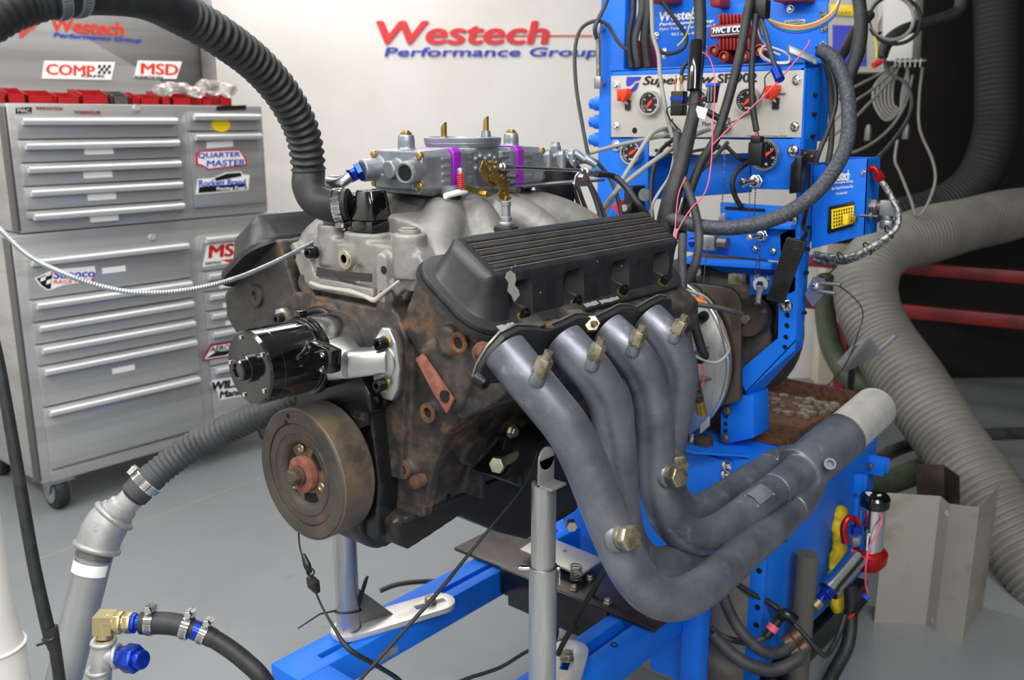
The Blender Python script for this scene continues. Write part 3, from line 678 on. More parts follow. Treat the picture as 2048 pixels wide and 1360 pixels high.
# dark bellhousing side of the block
# ---- harmonic balancer
BR = .1067
bal = link('harmonic_balancer', mesh_of(B().lathe((0,0,CZ), Y, [(.012,.036),(.012,.052),(.002,.055),(.002,.082),(.005,.084),(.005,.086),(.0,.088),(.0,BR-.003),(.003,BR),(.058,BR),(.062,BR-.003),(.062,.05)], 72, True), 'harmonic_balancer', 'balancer_rim', smooth=30), eng, label='rusty round harmonic balancer')
obj('balancer_face', B().lathe((0,-.0008,CZ), Y, [(.0006,.083),(.0,.089),(.0,BR-.0035),(.002,BR-.0015)], 72, False), 'balancer', bal)
obj('inner_web', B().lathe((0,0,CZ), Y, [(.013,.0),(.013,.047),(.006,.050),(.0015,.056),(.0015,.0815),(.0045,.0835)], 72, False), 'balancer', bal)
obj('groove', B().torus((0,.0015,CZ), Y, .0665, .0012, 56, 6), 'iron_black', bal)
for k in range(3):       # curved windows
    a0 = math.radians(20+120*k); pts = [V((r_*math.cos(a0+t), .0095, CZ+r_*math.sin(a0+t))) for r_, ts in ((.047, [0,.15,.3,.45,.6,.75]), (.034, [.75,.6,.45,.3,.15,0])) for t in ts]
    obj('window', B().prism(pts, Y*.0025), 'hole', bal)
for k in range(3):
    a0 = math.radians(-18+120*k); p = V((.041*math.cos(a0), .0085, CZ+.041*math.sin(a0))); obj('pulley_bolt_hole', B().torus(p, Y, .0058, .002, 16, 6).cyl(p, p+Y*.003, .005), 'brass', bal)
obj('hub_washer', B().cyl((0,.011,CZ),(0,-.002,CZ),.0295,n=36), 'rust_red', bal, bevel=.001, label='red-brown rusty washer')
obj('crank_bolt', B().cyl((0,-.002,CZ),(0,-.008,CZ),.0165).hexhead((0,-.008,CZ), -Y, .0135, .014), 'iron_black', bal, bevel=.001)
for p in ((573,845),(577,832)):
    q = at(*p, y=.0); obj('balance_hole', B().cyl(q-Y*.0012, q+Y*.002, .0042), 'hole', bal)

# ================================================================ WATER PUMP (electric)
wpm = root('water_pump', (.0,-.05,.95), 'glossy black electric water pump motor with polished aluminium outlet', 'pump')
mc0 = at(500, 738, d=1.34); ax = (at(640, 700, d=1.465)-mc0); ax.z = 0; ax = Y.copy()
mc0 = at(498, 736, y=-.075); c0 = mc0; R_ = .058
mr = .0562
mot = obj('motor', B().lathe(c0, Y, [(0,mr-.003),(.003,mr),(.022,mr),(.0225,mr-.0006),(.024,mr-.0006),(.0245,mr),(.088,mr),(.0885,mr-.0008),(.090,mr-.0008),(.0905,mr),(.10,mr)], 64), 'black_gloss', wpm, smooth=30)
obj('front_cap', B().lathe(c0, -Y, [(0,mr-.004),(.0005,mr-.0045),(.0005,.021),(.008,.021),(.009,.020),(.009,.0165),(.018,.0165),(.020,.0145),(.020,.011),(.017,.010)], 48), 'black_gloss', mot, smooth=30)
for k in range(5):
    a0 = math.radians(35+72*k); p = c0+V((math.cos(a0)*.046, -.001, math.sin(a0)*.046)); obj('cap_screw', B().sock(p, -Y, .0034, .002), 'chrome', mot)
clamp = obj('clamp_band', B().lathe(c0+Y*.092, Y, [(0,mr+.001),(0,mr+.006),(.014,mr+.006),(.014,mr+.001)], 56).box(c0+V((-.012,.092,mr+.002)), c0+V((.004,.106,mr+.014))), 'black_gloss', wpm, bevel=.001)
# polished rear body and outlet arm
b = B(); b.lathe(c0+Y*.105, Y, [(0,mr+.002),(.06,mr+.002),(.075,mr-.002)], 56)
e0 = at(735, 727, y=.03); e1 = at(780, 716, y=.075)
body = obj('pump_body', b, 'alu_polished', wpm, smooth=30)
hexp = [at(648,655,y=.0), at(672,665,y=.0)]
pA = at(655,700,y=.045); pB = at(706,728,y=.045); pC = at(726,733,y=.045); pD = V((at(780,722,y=.085).x,.08,pC.z+.006))
def seg(a, e, r0, r1, m='alu_machined'):
    d_ = (e-a).normalized(); u_ = V((-d_.y, d_.x, 0)).normalized(); P = []
    pr = [(-1,-.55),(-.8,-.9),(-.45,-1),(.45,-1),(.8,-.9),(1,-.55),(1,.55),(.8,.9),(.45,1),(-.45,1),(-.8,.9),(-1,.55)]
    for c_, r_ in ((a, r0), (e, r1)):
        for x_, z_ in pr: P.append(c_+u_*x_*r_+Z*z_*r_)
    return P, [tuple(range(12))[::-1], tuple(range(12,24))]+[(i, (i+1) % 12, (i+1) % 12+12, i+12) for i in range(12)]
b = B(); b.add(*seg(c0+V((.0,.13,-.002)), pB, .047, .0215)); obj('outlet_arm', b, 'alu_machined', wpm, bevel=.0015)
b = B(); b.add(*seg(pB-V((.006,0,0)), pD, .0215, .0195)); b.cyl(pD-Y*.012+X*.0, pD+Y*.002, .027, n=28); obj('outlet_neck', b, 'alu_machined', wpm, bevel=.0012)
fc = at(784, 724, y=.088); up = V((.05,0,1)).normalized()
fl = [fc+Z*.056+X*-.004, fc+Z*.056+X*.012, fc+Z*.035+X*.026, fc+X*.034, fc-Z*.035+X*.026, fc-Z*.056+X*.012, fc-Z*.056+X*-.006, fc-Z*.03+X*-.026, fc+X*-.032, fc+Z*.03+X*-.024]
flg = obj('outlet_flange', B().prism(fl, Y*-.016), 'alu_machined', wpm, bevel=.003)
for px, py in ((771,686),(769,768)):
    q = at(px, py, y=.072); obj('washer', B().cyl(q, q-Y*.002, .0115), 'gold', flg); obj('flange_bolt', B().sock(q-Y*.002, -Y, .0095, .015), 'bolt_black', flg)
fc2 = at(574, 636, y=.088); f2 = obj('outlet_flange', B().prism([fc2+V((x*.001,0,z*.001)) for x, z in ((-14,2),(-10,16),(4,20),(16,12),(26,-30),(20,-55),(-14,-60))], Y*-.016), 'alu_machined', wpm, bevel=.003)
q = at(566, 636, y=.072); obj('washer', B().cyl(q, q-Y*.002, .0105), 'gold', f2); obj('flange_bolt', B().sock(q-Y*.002, -Y, .0085, .013), 'bolt_black', f2)
b = B(); b.tube([c0+V((-.0,.14,.0)), c0+V((-.06,.13,.0)), fc2+V((.0,-.03,-.06)), fc2+V((.002,-.01,-.05))], [.04,.032,.027,.026], 20); obj('outlet_arm', b, 'alu_polished', wpm, smooth=50)
# black clamp block with two screws
q = at(640, 738, y=-.01)
cb = obj('terminal_block', B().prism([at(607,677,y=-.005), at(663,703,y=-.005), at(661,748,y=-.005), at(640,748,y=-.005), at(607,725,y=-.005)], Y*.02), 'black_gloss', wpm, bevel=.002)
for px, py in ((645,710),(643,739)): q = at(px, py, y=-.0055); obj('block_screw', B().sock(q, -Y, .0042, .002), 'chrome', cb)
def ptext(s_, x0, y0, x1, y1, yy, m, par): p0 = at(x0, y1, y=yy); p1 = at(x1, y1, y=yy); return text(s_, p0, X*(p1.x-p0.x), Z*(at(x0, y0, y=yy).z-p0.z), m, par, 0, .0, 'lettering')

# ================================================================ EXHAUST HEADER
hr = root('exhaust_header', (.45,.5,.6), 'grey coated four-tube exhaust header with silver collector pipe on the near side', 'exhaust header')
# flange plate, built along the head
FY = [at([1010,1130,1222,1300][i], [705,680,660,640][i], x=.352) for i in range(4)]
fn = V((.92,0,-.39)).normalized(); fu = V((.39,0,.92)).normalized()
fo = V((.356, 0, FY[0].z))
top = []; bot = []
for i, e in enumerate(FY):
    for dy, hu in ((-.046,.018),(-.03,.036),(0,.042),(.03,.036)): 
        if i == 0 or dy > -.04: top.append(V((fo.x, e.y+dy, e.z))+fu*hu)
    if i < 3: top.append(V((fo.x, (e.y+FY[i+1].y)/2, e.z))+fu*.026)
top.append(V((fo.x, FY[3].y+.048, FY[3].z))+fu*.012)
for i, e in reversed(list(enumerate(FY))):
    for dy, hu in ((.042,-.03),(0,-.043),(-.034,-.036)): bot.append(V((fo.x, e.y+dy, e.z))+fu*hu)
    if i: bot.append(V((fo.x, (e.y+FY[i-1].y)/2, e.z))+fu*-.025)
bot.append(V((fo.x, FY[0].y-.055, FY[0].z))+fu*-.025); bot.append(V((fo.x, FY[0].y-.056, FY[0].z))+fu*-.005)
poly = [p-fu*0 for p in top+bot]
# keep every outline point in one plane through fo
pp = [p-fn*((p-V((.356,0,FY[0].z))).dot(fn)) for p in poly]
obj('flange', B().prism(pp, fn*.009), 'header_plate', hr, bevel=.0015, label='dark flange plate')
obj('flange_gasket', B().prism([p-fn*.004+(p-V((.356,p.y,FY[0].z))).normalized()*.002 for p in pp], fn*.003), 'steel_dark', hr)
TR = .0297
T = [
 [(1010,702,1.175),(1042,742,1.165),(1090,800,1.165),(1135,857,1.17),(1168,920,1.185),(1200,1000,1.2),(1228,1070,1.21),(1262,1140,1.22),(1300,1185,1.24),(1345,1200,1.275),(1395,1182,1.33),(1450,1139,1.42),(1510,1085,1.53),(1560,1042,1.62),(1605,992,1.70)],
 [(1128,682,1.275),(1155,712,1.265),(1190,752,1.27),(1216,800,1.285),(1228,860,1.30),(1234,930,1.32),(1240,1010,1.35),(1255,1080,1.38),(1290,1125,1.41),(1340,1128,1.46),(1400,1095,1.53),(1470,1045,1.62),(1540,995,1.72),(1590,960,1.78)],
 [(1215,660,1.365),(1245,688,1.355),(1282,735,1.36),(1303,790,1.375),(1310,865,1.40),(1311,935,1.42),(1319,990,1.435),(1340,1040,1.45),(1378,1072,1.47),(1420,1070,1.50),(1465,1045,1.54),(1519,1003,1.60),(1580,958,1.68)],
 [(1296,637,1.455),(1320,662,1.445),(1345,700,1.45),(1359,745,1.465),(1352,810,1.49),(1338,880,1.52),(1335,945,1.56),(1345,992,1.60),(1372,1020,1.64),(1410,1015,1.68),(1455,990,1.72),(1512,952,1.78),(1560,925,1.84)]]
tubes = []
for i, t in enumerate(T):
    tubes.append(obj('primary_tube', B().tube(path(*t), TR, 28, sub=7), 'header', hr, smooth=80, group=None))
# collector: four-into-one casting fused, then the straight pipe
q0 = at(1600, 942, d=1.72); q1 = at(1687, 871, d=1.80); qa = (q1-q0).normalized(); q2 = q1+qa*.155
b = B()
for t in T:
    e = at(*t[-1][:2], d=t[-1][2]); s2 = at(*t[-2][:2], d=t[-2][2]); b.tube([s2.lerp(e, .45), e, q0+qa*.03+(e-q0)*.35], [TR+.002, TR+.002, .035], 20, sub=4)
b.cyl(q0-qa*.005, q1, .0465, .0465, n=40)
col = fuse('collector', b, 'header', hr, voxel=.003, it=8, label='four-into-one collector')
obj('weld_ring', B().torus(q1, qa, .0462, .0016, 48, 8), 'steel_dark', col)
ck = at(1660, 928, d=1.68); fcx = (CAM-ck).normalized(); obj('sensor_bung', B().loft([(ck-fcx*.0, .012), (ck+fcx*.004, .011)], 20).loft2([(ck+fcx*.004, .010), (ck+fcx*.016, .010), (ck+fcx*.016, .007), (ck+fcx*.006, .007)], fcx, 20, True), 'header', col)
q2 = at(1750, 815, d=1.92)
obj('outlet_pipe', B().lathe(q1-qa*.002, q2-q1, [(0,.044),((q2-q1).length,.044),((q2-q1).length,.042),(.02,.042)], 48), 'alu_bright', hr, smooth=50, label='bright silver outlet pipe')
# bungs, brass fittings, plugs
def fitting(px, py, d, dirp, par):
    p = at(px, py, d=d); e = at(*dirp, d=d-.01); a = (e-p).normalized(); ln = .052
    obj('weld_collar', B().lathe(p-a*.006, a, [(0,.0105),(.006,.0105),(.011,.0095)], 20), 'header', par)
    f = obj('brass_fitting', B().lathe(p+a*.005, a, [(0,.008),(.008,.008)], 16).hexhead(p+a*.010, a, .0105, .020).lathe(p+a*.030, a, [(0,.0055),(.010,.0055),(.010,.0035),(.003,.003)], 14), 'brass', par, smooth=30); return f
fitting(1075,758,1.135,(1090,722), tubes[0]); fitting(1184,728,1.238,(1197,694), tubes[1]); fitting(1266,700,1.327,(1280,665), tubes[2]); fitting(1347,675,1.42,(1364,642), tubes[3])
def plugx(px, py, d, to, r, par):
    p = at(px, py, d=d); e = at(*to, d=d-.02); a = (e-p).normalized()
    obj('weld_collar', B().lathe(p-a*.004, a, [(0,r*1.35),(.006,r*1.3),(.009,r*1.1)], 22), 'header', par)
    obj('hex_plug', B().lathe(p, a, [(0,r*.98),(.012,r*.98)], 22).hexhead(p+a*.012, a, r*1.12, .014), 'brass', par, bevel=.0012)
plugx(1240,1075,1.185,(1262,1076), .0155, tubes[0]); plugx(1338,950,1.40,(1360,954), .0155, tubes[2]); plugx(1345,922,1.47,(1358,930), .0155, tubes[3]); 
# maker's plate riveted on the middle tube
m0 = at(1508, 1012, d=1.545); ta = (at(1560,972,d=1.62)-at(1465,1045,d=1.52)).normalized(); tn = (CAM-m0); tn = (tn-ta*tn.dot(ta)).normalized(); tb = tn.cross(ta)
cN = at(1508, 1010, d=1.585)
b = B(); P = []; 
for k in range(7):
    an = math.radians(-28+56*k/6)+.3
    for r_ in (TR+.0006, TR+.0018):
        for s_ in (-.022, .022): P.append(cN+ta*s_+(tn*math.cos(an)+tb*math.sin(an))*r_)
F = []
for k in range(6):
    o4 = k*4; n4 = o4+4; F += [(o4+2,o4+3,n4+3,n4+2),(o4,n4,n4+1,o4+1),(o4,o4+2,n4+2,n4),(o4+1,n4+1,n4+3,o4+3)]
F += [(0,1,3,2),(24,26,27,25)]; b.add(P, F); npl = obj('maker_plate', b, 'zinc', tubes[2])
for s_ in (-.025,.025):
    for an in (-.2, .8): p = cN+ta*s_+(tn*math.cos(an)+tb*math.sin(an))*(TR-.001); obj('rivet', B().ball(p, .0035, 8), 'header', npl)
# flange bolts
for px, py in ((1058,717),(1160,682),(1175,694),(1246,658),(1258,668),(962,762)):
    q = at(px, py, x=.372); obj('flange_bolt', B().cyl(q-fn*.008, q, .009).hexhead(q, fn, .0085, .009, 12), 'bolt_zinc' if px > 1000 else 'bolt_black', hr)

# ================================================================ CARBURETTOR
cb_ = root('carburetor', (0,.37,1.222), 'grey four barrel carburettor with purple spacer bands and gold linkage', 'carburetor')
main = B(); main.box((-.058,.315,1.235),(.058,.43,1.30)); main.box((-.066,.285,1.222),(.066,.465,1.236))
main.lathe((0,.375,1.296), Z, [(0,.05),(.008,.064),(.016,.067)], 48)
for i in range(7):
    z_ = 1.245+.008*i; main.box((.050,.405,z_),(.064,.438,z_+.003)); main.box((.050,.318,z_),(.061,.335,z_+.003))
for k in range(10): main.ball((.058, .345+.012*(k % 5), 1.285-.02*(k//5)+.004*(k % 2)), .0055, 8)
fuse('main_body', main, 'carb_grey', cb_, voxel=.0022, it=2)
obj('air_horn', B().lathe((0,.375,1.310), Z, [(0,.060),(0,.0655),(.004,.067),(.009,.067),(.010,.065),(.010,.062),(.003,.060),(-.02,.052)], 56), 'carb_grey', cb_, smooth=30)
ch = obj('venturi_cluster', B().box((-.055,.368,1.30),(.055,.382,1.315)).box((-.03,.33,1.298),(-.018,.42,1.312)).box((.018,.33,1.298),(.03,.42,1.312)).cyl((-.027,.34,1.295),(-.027,.34,1.318),.011).cyl((.027,.34,1.295),(.027,.34,1.318),.011).cyl((-.027,.41,1.295),(-.027,.41,1.318),.011).cyl((.027,.41,1.295),(.027,.41,1.318),.011), 'steel_dark', cb_, bevel=.001)
for px0, py0, px1, py1 in ((888,280,885,244),(972,268,967,232)):
    a = at(px0, py0, x=0); e = at(px1, py1, x=0); e.y = a.y
    v = obj('vent_tube', B().cyl(a-Z*.012, a+Z*.006, .0105, .0075, n=20), 'carb_grey', cb_)
    u1 = (e-a).normalized(); k = B(); P = circ(a, X, Y, .0052, 14)+[V((a.x+.0052*math.cos(2*math.pi*j/14), a.y+.0052*math.sin(2*math.pi*j/14), e.z-.012*(.5-.5*math.cos(2*math.pi*j/14)))) for j in range(14)]
    P2 = [p+(V((a.x,a.y,p.z))-p)*.25 for p in P]
    k.add(P+P2, [(j, (j+1) % 14, (j+1) % 14+14, j+14) for j in range(14)]+[(j+28, j+42, (j+1) % 14+42, (j+1) % 14+28) for j in range(14)]+[(j+14, (j+1) % 14+14, (j+1) % 14+42, j+42) for j in range(14)])
    obj('brass_tube', k, 'gold', v)
def slab(name, y0, y1, w_, z0, z1, m, ch_=.012, par=cb_, bev=.0015, **k):
    P = [(-w_+ch_,z0),(w_-ch_,z0),(w_,z0+ch_),(w_,z1-ch_),(w_-ch_,z1),(-w_+ch_,z1),(-w_,z1-ch_),(-w_,z0+ch_)]
    return obj(name, B().prism(xz(P, y0), Y*(y1-y0)), m, par, bevel=bev, **k)
for s_, y0 in ((-1, .318), (1, .428)):
    mb_ = slab('metering_block', y0, y0+s_*.015, .064, 1.236, 1.302, 'carb_grey', .006)
    slab('purple_spacer', y0+s_*.0155, y0+s_*.0345, .0665, 1.234, 1.3045, 'purple', .007, label='bright purple anodised spacer band')
    y1 = y0+s_*.0355; y2 = y0+s_*.098
    bw = B(); P = [(-.053,1.228),(.053,1.228),(.064,1.240),(.064,1.293),(.053,1.304),(-.053,1.304),(-.064,1.293),(-.064,1.240)]
    for a, e, g in ((y1, y2, 1.),):
        A1 = xz(P, a); E1 = [V((p[0]*.93, e, CZ*0+1.27+(p[1]-1.27)*.90)) for p in P]; bw.add(A1+E1, [tuple(range(8)), tuple(range(8,16))[::-1]]+[(i, (i+1) % 8, (i+1) % 8+8, i+8) for i in range(8)])
    bw.cyl((0, y2-s_*.022, 1.29), (0, y2-s_*.022, 1.318), .014); bw.lathe((0, y2-s_*.022, 1.318), Z, [(0,.0125),(.004,.0135),(.008,.012)], 20)
    for sx in (-1, 1):
        bw.cyl((sx*.040, y2-s_*.018, 1.272), (sx*(.052 if s_ < 0 else .044), y2+s_*(.030 if s_ < 0 else .004), 1.268), .0185)
    bw.cyl((0, y2-s_*.01, 1.272), (0, y2+s_*.020, 1.270), .015); bw.box((-.045, y2-s_*.01, 1.240), (.045, y2+s_*.008, 1.262))
    for i in range(4): z_ = 1.250+.012*i; bw.box((.055, y1+s_*.004, z_), (.0655, y1+s_*.022, z_+.0028)); bw.box((-.0655, y1+s_*.004, z_), (-.055, y1+s_*.022, z_+.0028))
    bowl = fuse('float_bowl', bw, 'carb_grey', cb_, voxel=.0021, it=2)
    obj('bowl_cap', B().lathe((0, y2-s_*.022, 1.325), Z, [(0,.0095),(.004,.0095),(.004,.0065),(.007,.006)], 20), 'gold', bowl)
    for sx in (-1, 1):
        p = V((sx*.0522, y2+s_*.0305, 1.268)); dr = V((sx*.012, s_*.048, -.004)).normalized()
        if s_ > 0: p = V((sx*.044, y2+.0045, 1.268)); dr = Y.copy()
        if sx > 0 or s_ > 0: obj('inlet_bore', B().cyl(p-dr*.0005, p+dr*.0004, .0125, n=24), 'hole', bowl); obj('inlet_rim', B().torus(p, dr, .015, .003, 26, 8), 'carb_grey', bowl)
        for z_ in (1.247, 1.294):
            q = V((sx*.0545, y2+s_*-.004, z_)); obj('bowl_screw', B().hexhead(q, Y*s_, .0065, .009), 'gold', bowl, bevel=.001)
    if s_ < 0:
        p = V((-.0522, y2-.0305, 1.268)); obj('blue_fitting', B().cyl(p, p+V((-.004,-.006,-.003)), .0165, n=6).cyl(p+V((-.004,-.006,-.003)), p+V((-.006,-.02,-.008)), .011), 'anodised_blue', bowl, label='blue anodised fitting')
        f0 = p+V((-.006,-.02,-.008)); obj('fuel_stub', B().tube([f0, f0+V((-.012,-.014,-.012)), f0+V((-.045,-.012,-.012))], .0095, 14), 'alu_machined', bowl)
        obj('fuel_stub', B().tube([f0+V((-.004,.002,.004)), f0+V((-.016,-.006,-.003)), f0+V((-.045,-.004,-.004))], .0045, 10), 'alu_machined', bowl)
# carburettor studs and gasket
for sx in (-1, 1):
    for y in (.275,.455): obj('gasket_ring', B().cyl((sx*.066,y,1.2245),(sx*.066,y,1.2275),.019).cyl((sx*.066,y,1.229),(sx*.066,y,1.232),.019), 'rubber', cb_)
for sx in (-1, 1): obj('mounting_boss', B().cyl((sx*.066,.275,1.232),(sx*.066,.275,1.245),.016), 'carb_grey', cb_)
# throttle side linkage (driver side)
LX = .085
def lv(px, py, x=LX): return at(px, py, x=x)
def plate(name, pts, holes, m, x=LX, th=.0025, par=cb_, **k):
    hs_ = [circ(lv(h[0], h[1], x), Y, Z, h[2], 12) for h in holes]
    return obj(name, B().prism([lv(p[0], p[1], x) for p in pts], X*th, hs_), m, par, **k)
tl = plate('throttle_lever', [(978,325),(985,318),(995,316),(1003,322),(1008,332),(1012,342),(1010,356),(1016,364),(1013,374),(1018,380),(1015,394),(1008,400),(1000,398),(996,388),(999,374),(990,366),(980,362),(977,352),(984,346),(980,336)], [(992,330,.008),(1003,352,.005),(1006,384,.004)], 'gold', LX+.004, label='gold pierced throttle lever')
plate('throttle_lever', [(964,322),(972,318),(976,326),(971,336),(974,350),(982,362),(990,370),(984,376),(972,366),(963,350),(960,336)], [(970,326,.003)], 'gold', LX-.002)
plate('throttle_lever', [(1012,392),(1022,394),(1026,402),(1028,418),(1022,421),(1020,406),(1008,402)], [], 'gold', LX+.006)
for px, py, r in ((1009,378,.006),(1006,352,.004),(968,325,.004)): q = lv(px, py, LX-.02); obj('pivot_pin', B().cyl(q, q+X*.032, r), 'steel_dark', cb_)
q = lv(921, 362, .092)
sp = B(); hx = [q+Z*(-.012+.024*k/60)+V((math.cos(k*.75)*.0048, math.sin(k*.75)*.0048, 0)) for k in range(61)]; sp.sweep(hx, [.0011]*61, 6); obj('spring', sp, 'sign_red', cb_, label='small red coil spring')
obj('spring_bolt', B().cyl(q-Z*.018, q+Z*.022, .0018).hexhead(q+Z*.012, Z, .0052, .008, 12), 'zinc', cb_)
obj('pump_arm', B().sweep([lv(890,392,.088), lv(930,382,.09), lv(932,378,.09)], [.0048,.0055,.004], 12), 'label_white', cb_, label='cream plastic pump arm')
obj('pump_lever', B().prism([lv(925,370,.094), lv(960,378,.094), lv(972,384,.094), lv(970,394,.094), lv(950,388,.094), lv(925,377,.094)], X*.003), 'gold', cb_)
obj('pump_lever_nut', B().hexhead(lv(966,388,.094), X, .006, .01), 'gold', cb_)
# cable rod, cable clamp bracket
ca = root('throttle_cable', at(1100,345,x=.095), 'chrome throttle cable rod and black cable running back from the carburettor lever', 'cable')
a = lv(1002,334,.097); e = at(1162,341,x=.10)
obj('rod', B().cyl(a.lerp(e, .15), e, .0032, n=12), 'chrome', ca)
obj('rod_end', B().lathe(a, e-a, [(0,.004),(.003,.0075),(.02,.0062),(.032,.004)], 16).ball(a, .0065, 10), 'alu_machined', ca)
obj('ferrule', B().lathe(e, at(1195,350,x=.10)-e, [(0,.0045),(.012,.0045),(.014,.0068),(.036,.0068)], 14), 'alu_machined', ca)
obj('cable_sheath', B().tube([at(1192,348,x=.10)]+path((1225,352,1.80),(1250,372,1.78),(1275,405,1.74),(1295,432,1.76)), .0062, 12), 'rubber', ca)
br = root('cable_bracket', at(1120,380,x=.09), 'flat aluminium throttle cable bracket behind the carburettor', 'bracket')
pA, pB = at(1030,378,z=1.236), at(1195,372,z=1.236)
obj('bracket_plate', B().box((.062,.43,1.234),(.098,.665,1.2375)), 'alu_machined', br, bevel=.0006)
obj('bracket_arm', B().prism([at(1148,374,x=.10), at(1152,352,x=.10), at(1160,342,x=.10), at(1172,345,x=.10), at(1180,356,x=.10), at(1178,372,x=.10)], X*-.003, [circ(at(1164,354,x=.10), Y, Z, .0045, 10)]).box((.07,.60,1.234),(.10,.664,1.2385)), 'alu_machined', br)
obj('bracket_bolt', B().hexhead(at(1164,354,x=.10), X, .0065, .005), 'bolt_zinc', br)
# breather / PCV stub poking through the near valve cover
pc = root('pcv_stub', at(1010,455,x=.21), 'silver vent stub in a black rubber grommet beside the near valve cover', 'valve')
q = at(1012, 456, x=.195)
obj('grommet', B().lathe(q-Z*.006, Z, [(0,.018),(.004,.0195),(.009,.018),(.011,.012)], 26), 'rubber', pc)
obj('stub', B().lathe(q+Z*.004, Z, [(0,.012),(.004,.012),(.006,.009),(.013,.009),(.014,.0068),(.030,.0068),(.031,.0078),(.037,.0078)], 20), 'zinc', pc)
# ================================================================ DISTRIBUTOR
ds = root('distributor', (-.005,.645,1.14), 'black ignition distributor with grey cap and spark plug leads', 'distributor')
dc = at(1110, 432, y=.65); dc.z = 1.155
obj('housing', B().lathe(dc, Z, [(-.02,.036),(0,.040),(.014,.042),(.014,.036),(.02,.036),(.072,.042),(.075,.040)], 40), 'black_plastic', ds, smooth=30)
obj('clamp_ring', B().lathe(dc+Z*.0, Z, [(0,.043),(.012,.043)], 40), 'alu_machined', ds)
cap = obj('cap', B().lathe(dc+Z*.075, Z, [(0,.044),(.028,.044),(.040,.036),(.046,.02)], 40), 'black_plastic', ds, smooth=30)
for k in range(9):
    if k < 8: a0 = 2*math.pi*k/8+.2; p = dc+V((math.cos(a0)*.034, math.sin(a0)*.034, .10))
    else: p = dc+Z*.115
    obj('terminal_boot', B().lathe(p, Z, [(0,.0105),(.028,.0105),(.030,.0085),(.036,.008)], 16), 'carb_grey', cap)
# ================================================================ ENGINE CART (blue rails, posts)
fr = root('engine_cart', (0,.5,.0), 'bright blue slotted steel engine cart frame under the engine', 'cart')
ZR = .34; y0 = at(545,1329,z=ZR).y; HR = .065
def slotrail(x0, x1, s0, s1, ya, yb, ye):
    k = B(); P = [V((x0,ya,ZR)), V((x1,ya,ZR)), V((x1,yb,ZR)), V((x0,yb,ZR))]; H = [V((s0,ya+.075,ZR)), V((s1,ya+.075,ZR)), V((s1,ye,ZR)), V((s0,ye,ZR))]
    k.prism(P, Z*-HR, [H]); return k
obj('rail', slotrail(-.238,-.150,-.193,-.178, y0, .95, .90), 'blue', fr, bevel=.002, label='left slotted rail')
obj('rail', slotrail(.150,.250,.180,.209, y0, .80, .77), 'blue', fr, bevel=.002, label='right slotted rail')
obj('cross_member', B().box((-.150,y0,ZR-HR),(.150,y0+.07,ZR)), 'blue', fr, bevel=.002)
obj('end_post', B().box((.250,.775,.11),(.295,.815,.43)), 'blue', fr, bevel=.002)
obj('lower_beam', B().box((.27,.795,.06),(.75,.85,.11)), 'blue', fr, bevel=.002)
obj('gusset', B().box((.16,.80,.14),(.252,.812,.30)), 'blue', fr)
for x in (-.215, .215): 
    for y in (y0+.05, .90): obj('cart_leg', B().box((x-.025,y-.025,.05),(x+.025,y+.025,ZR-HR)), 'blue', fr); obj('leg_wheel', B().cyl((x-.015,y,.03),(x+.015,y,.03),.03), 'rubber', fr)
a = at(838,1306,x=-.149); obj('rail_patch', B().prism([at(757,1325,x=-.149), at(794,1303,x=-.149), at(794,1290,x=-.149)+Z*.0, at(757,1308,x=-.149)], X*.003), 'alu_brushed', fr, label='bare metal patch plate')
q = at(1228,1290,z=ZR); obj('hole_ring', B().torus(q+Z*.0005, Z, .0065, .0014, 20, 6), 'hole', fr)
# black cross plate and oily tray beneath
bx = root('cross_plate', (0,.72,.28), 'wide black steel cross plate lying over the blue rails', 'plate')
obj('top_plate', B().box((-.30,.642,.342),(.262,.80,.350)), 'steel_raw', bx, bevel=.001); obj('front_lip', B().box((-.149,.638,.349),(.149,.645,.285)), 'black_paint', bx, bevel=.001)
obj('channel', B().box((-.14,.655,.25),(.145,.70,.341)), 'black_paint', bx, bevel=.001)
for px, py in ((1180,1157),(1148,1178),(1215,1205),(1240,1130)): q = at(px, py, z=.352); obj('plate_bolt', B().cyl(q-Z*.002, q+Z*.001, .009).hexhead(q, Z, .0075, .009), 'bolt_zinc', bx)
q = at(1178,1165,z=.352)
obj('spring', B().sweep([at(1152,1160,z=.355)+Z*(.002*k*.3)+V((math.cos(k*.6)*.012, math.sin(k*.6)*.012, 0)) for k in range(60)], [.0016]*60, 6), 'steel_dark', bx)
sp = root('steel_plate', at(1120,1110,z=.372), 'bare grey steel plate resting above the black cross plate', 'plate')
P = [at(1040,1098,z=.375), at(1085,1068,z=.375), at(1208,1118,z=.375), at(1162,1149,z=.375)]
obj('sheet', B().prism(P, Z*-.006), 'stainless_sheet', sp, bevel=.0008); q = at(1130,1102,z=.3755); obj('screw', B().torus(q, Z, .004, .001, 14, 6), 'steel_dark', sp)
for i, q in enumerate((at(1120,1115,z=.369),)): obj('standoff', B().cyl(V((q.x,q.y,.351)), q, .012), 'steel_dark', sp)
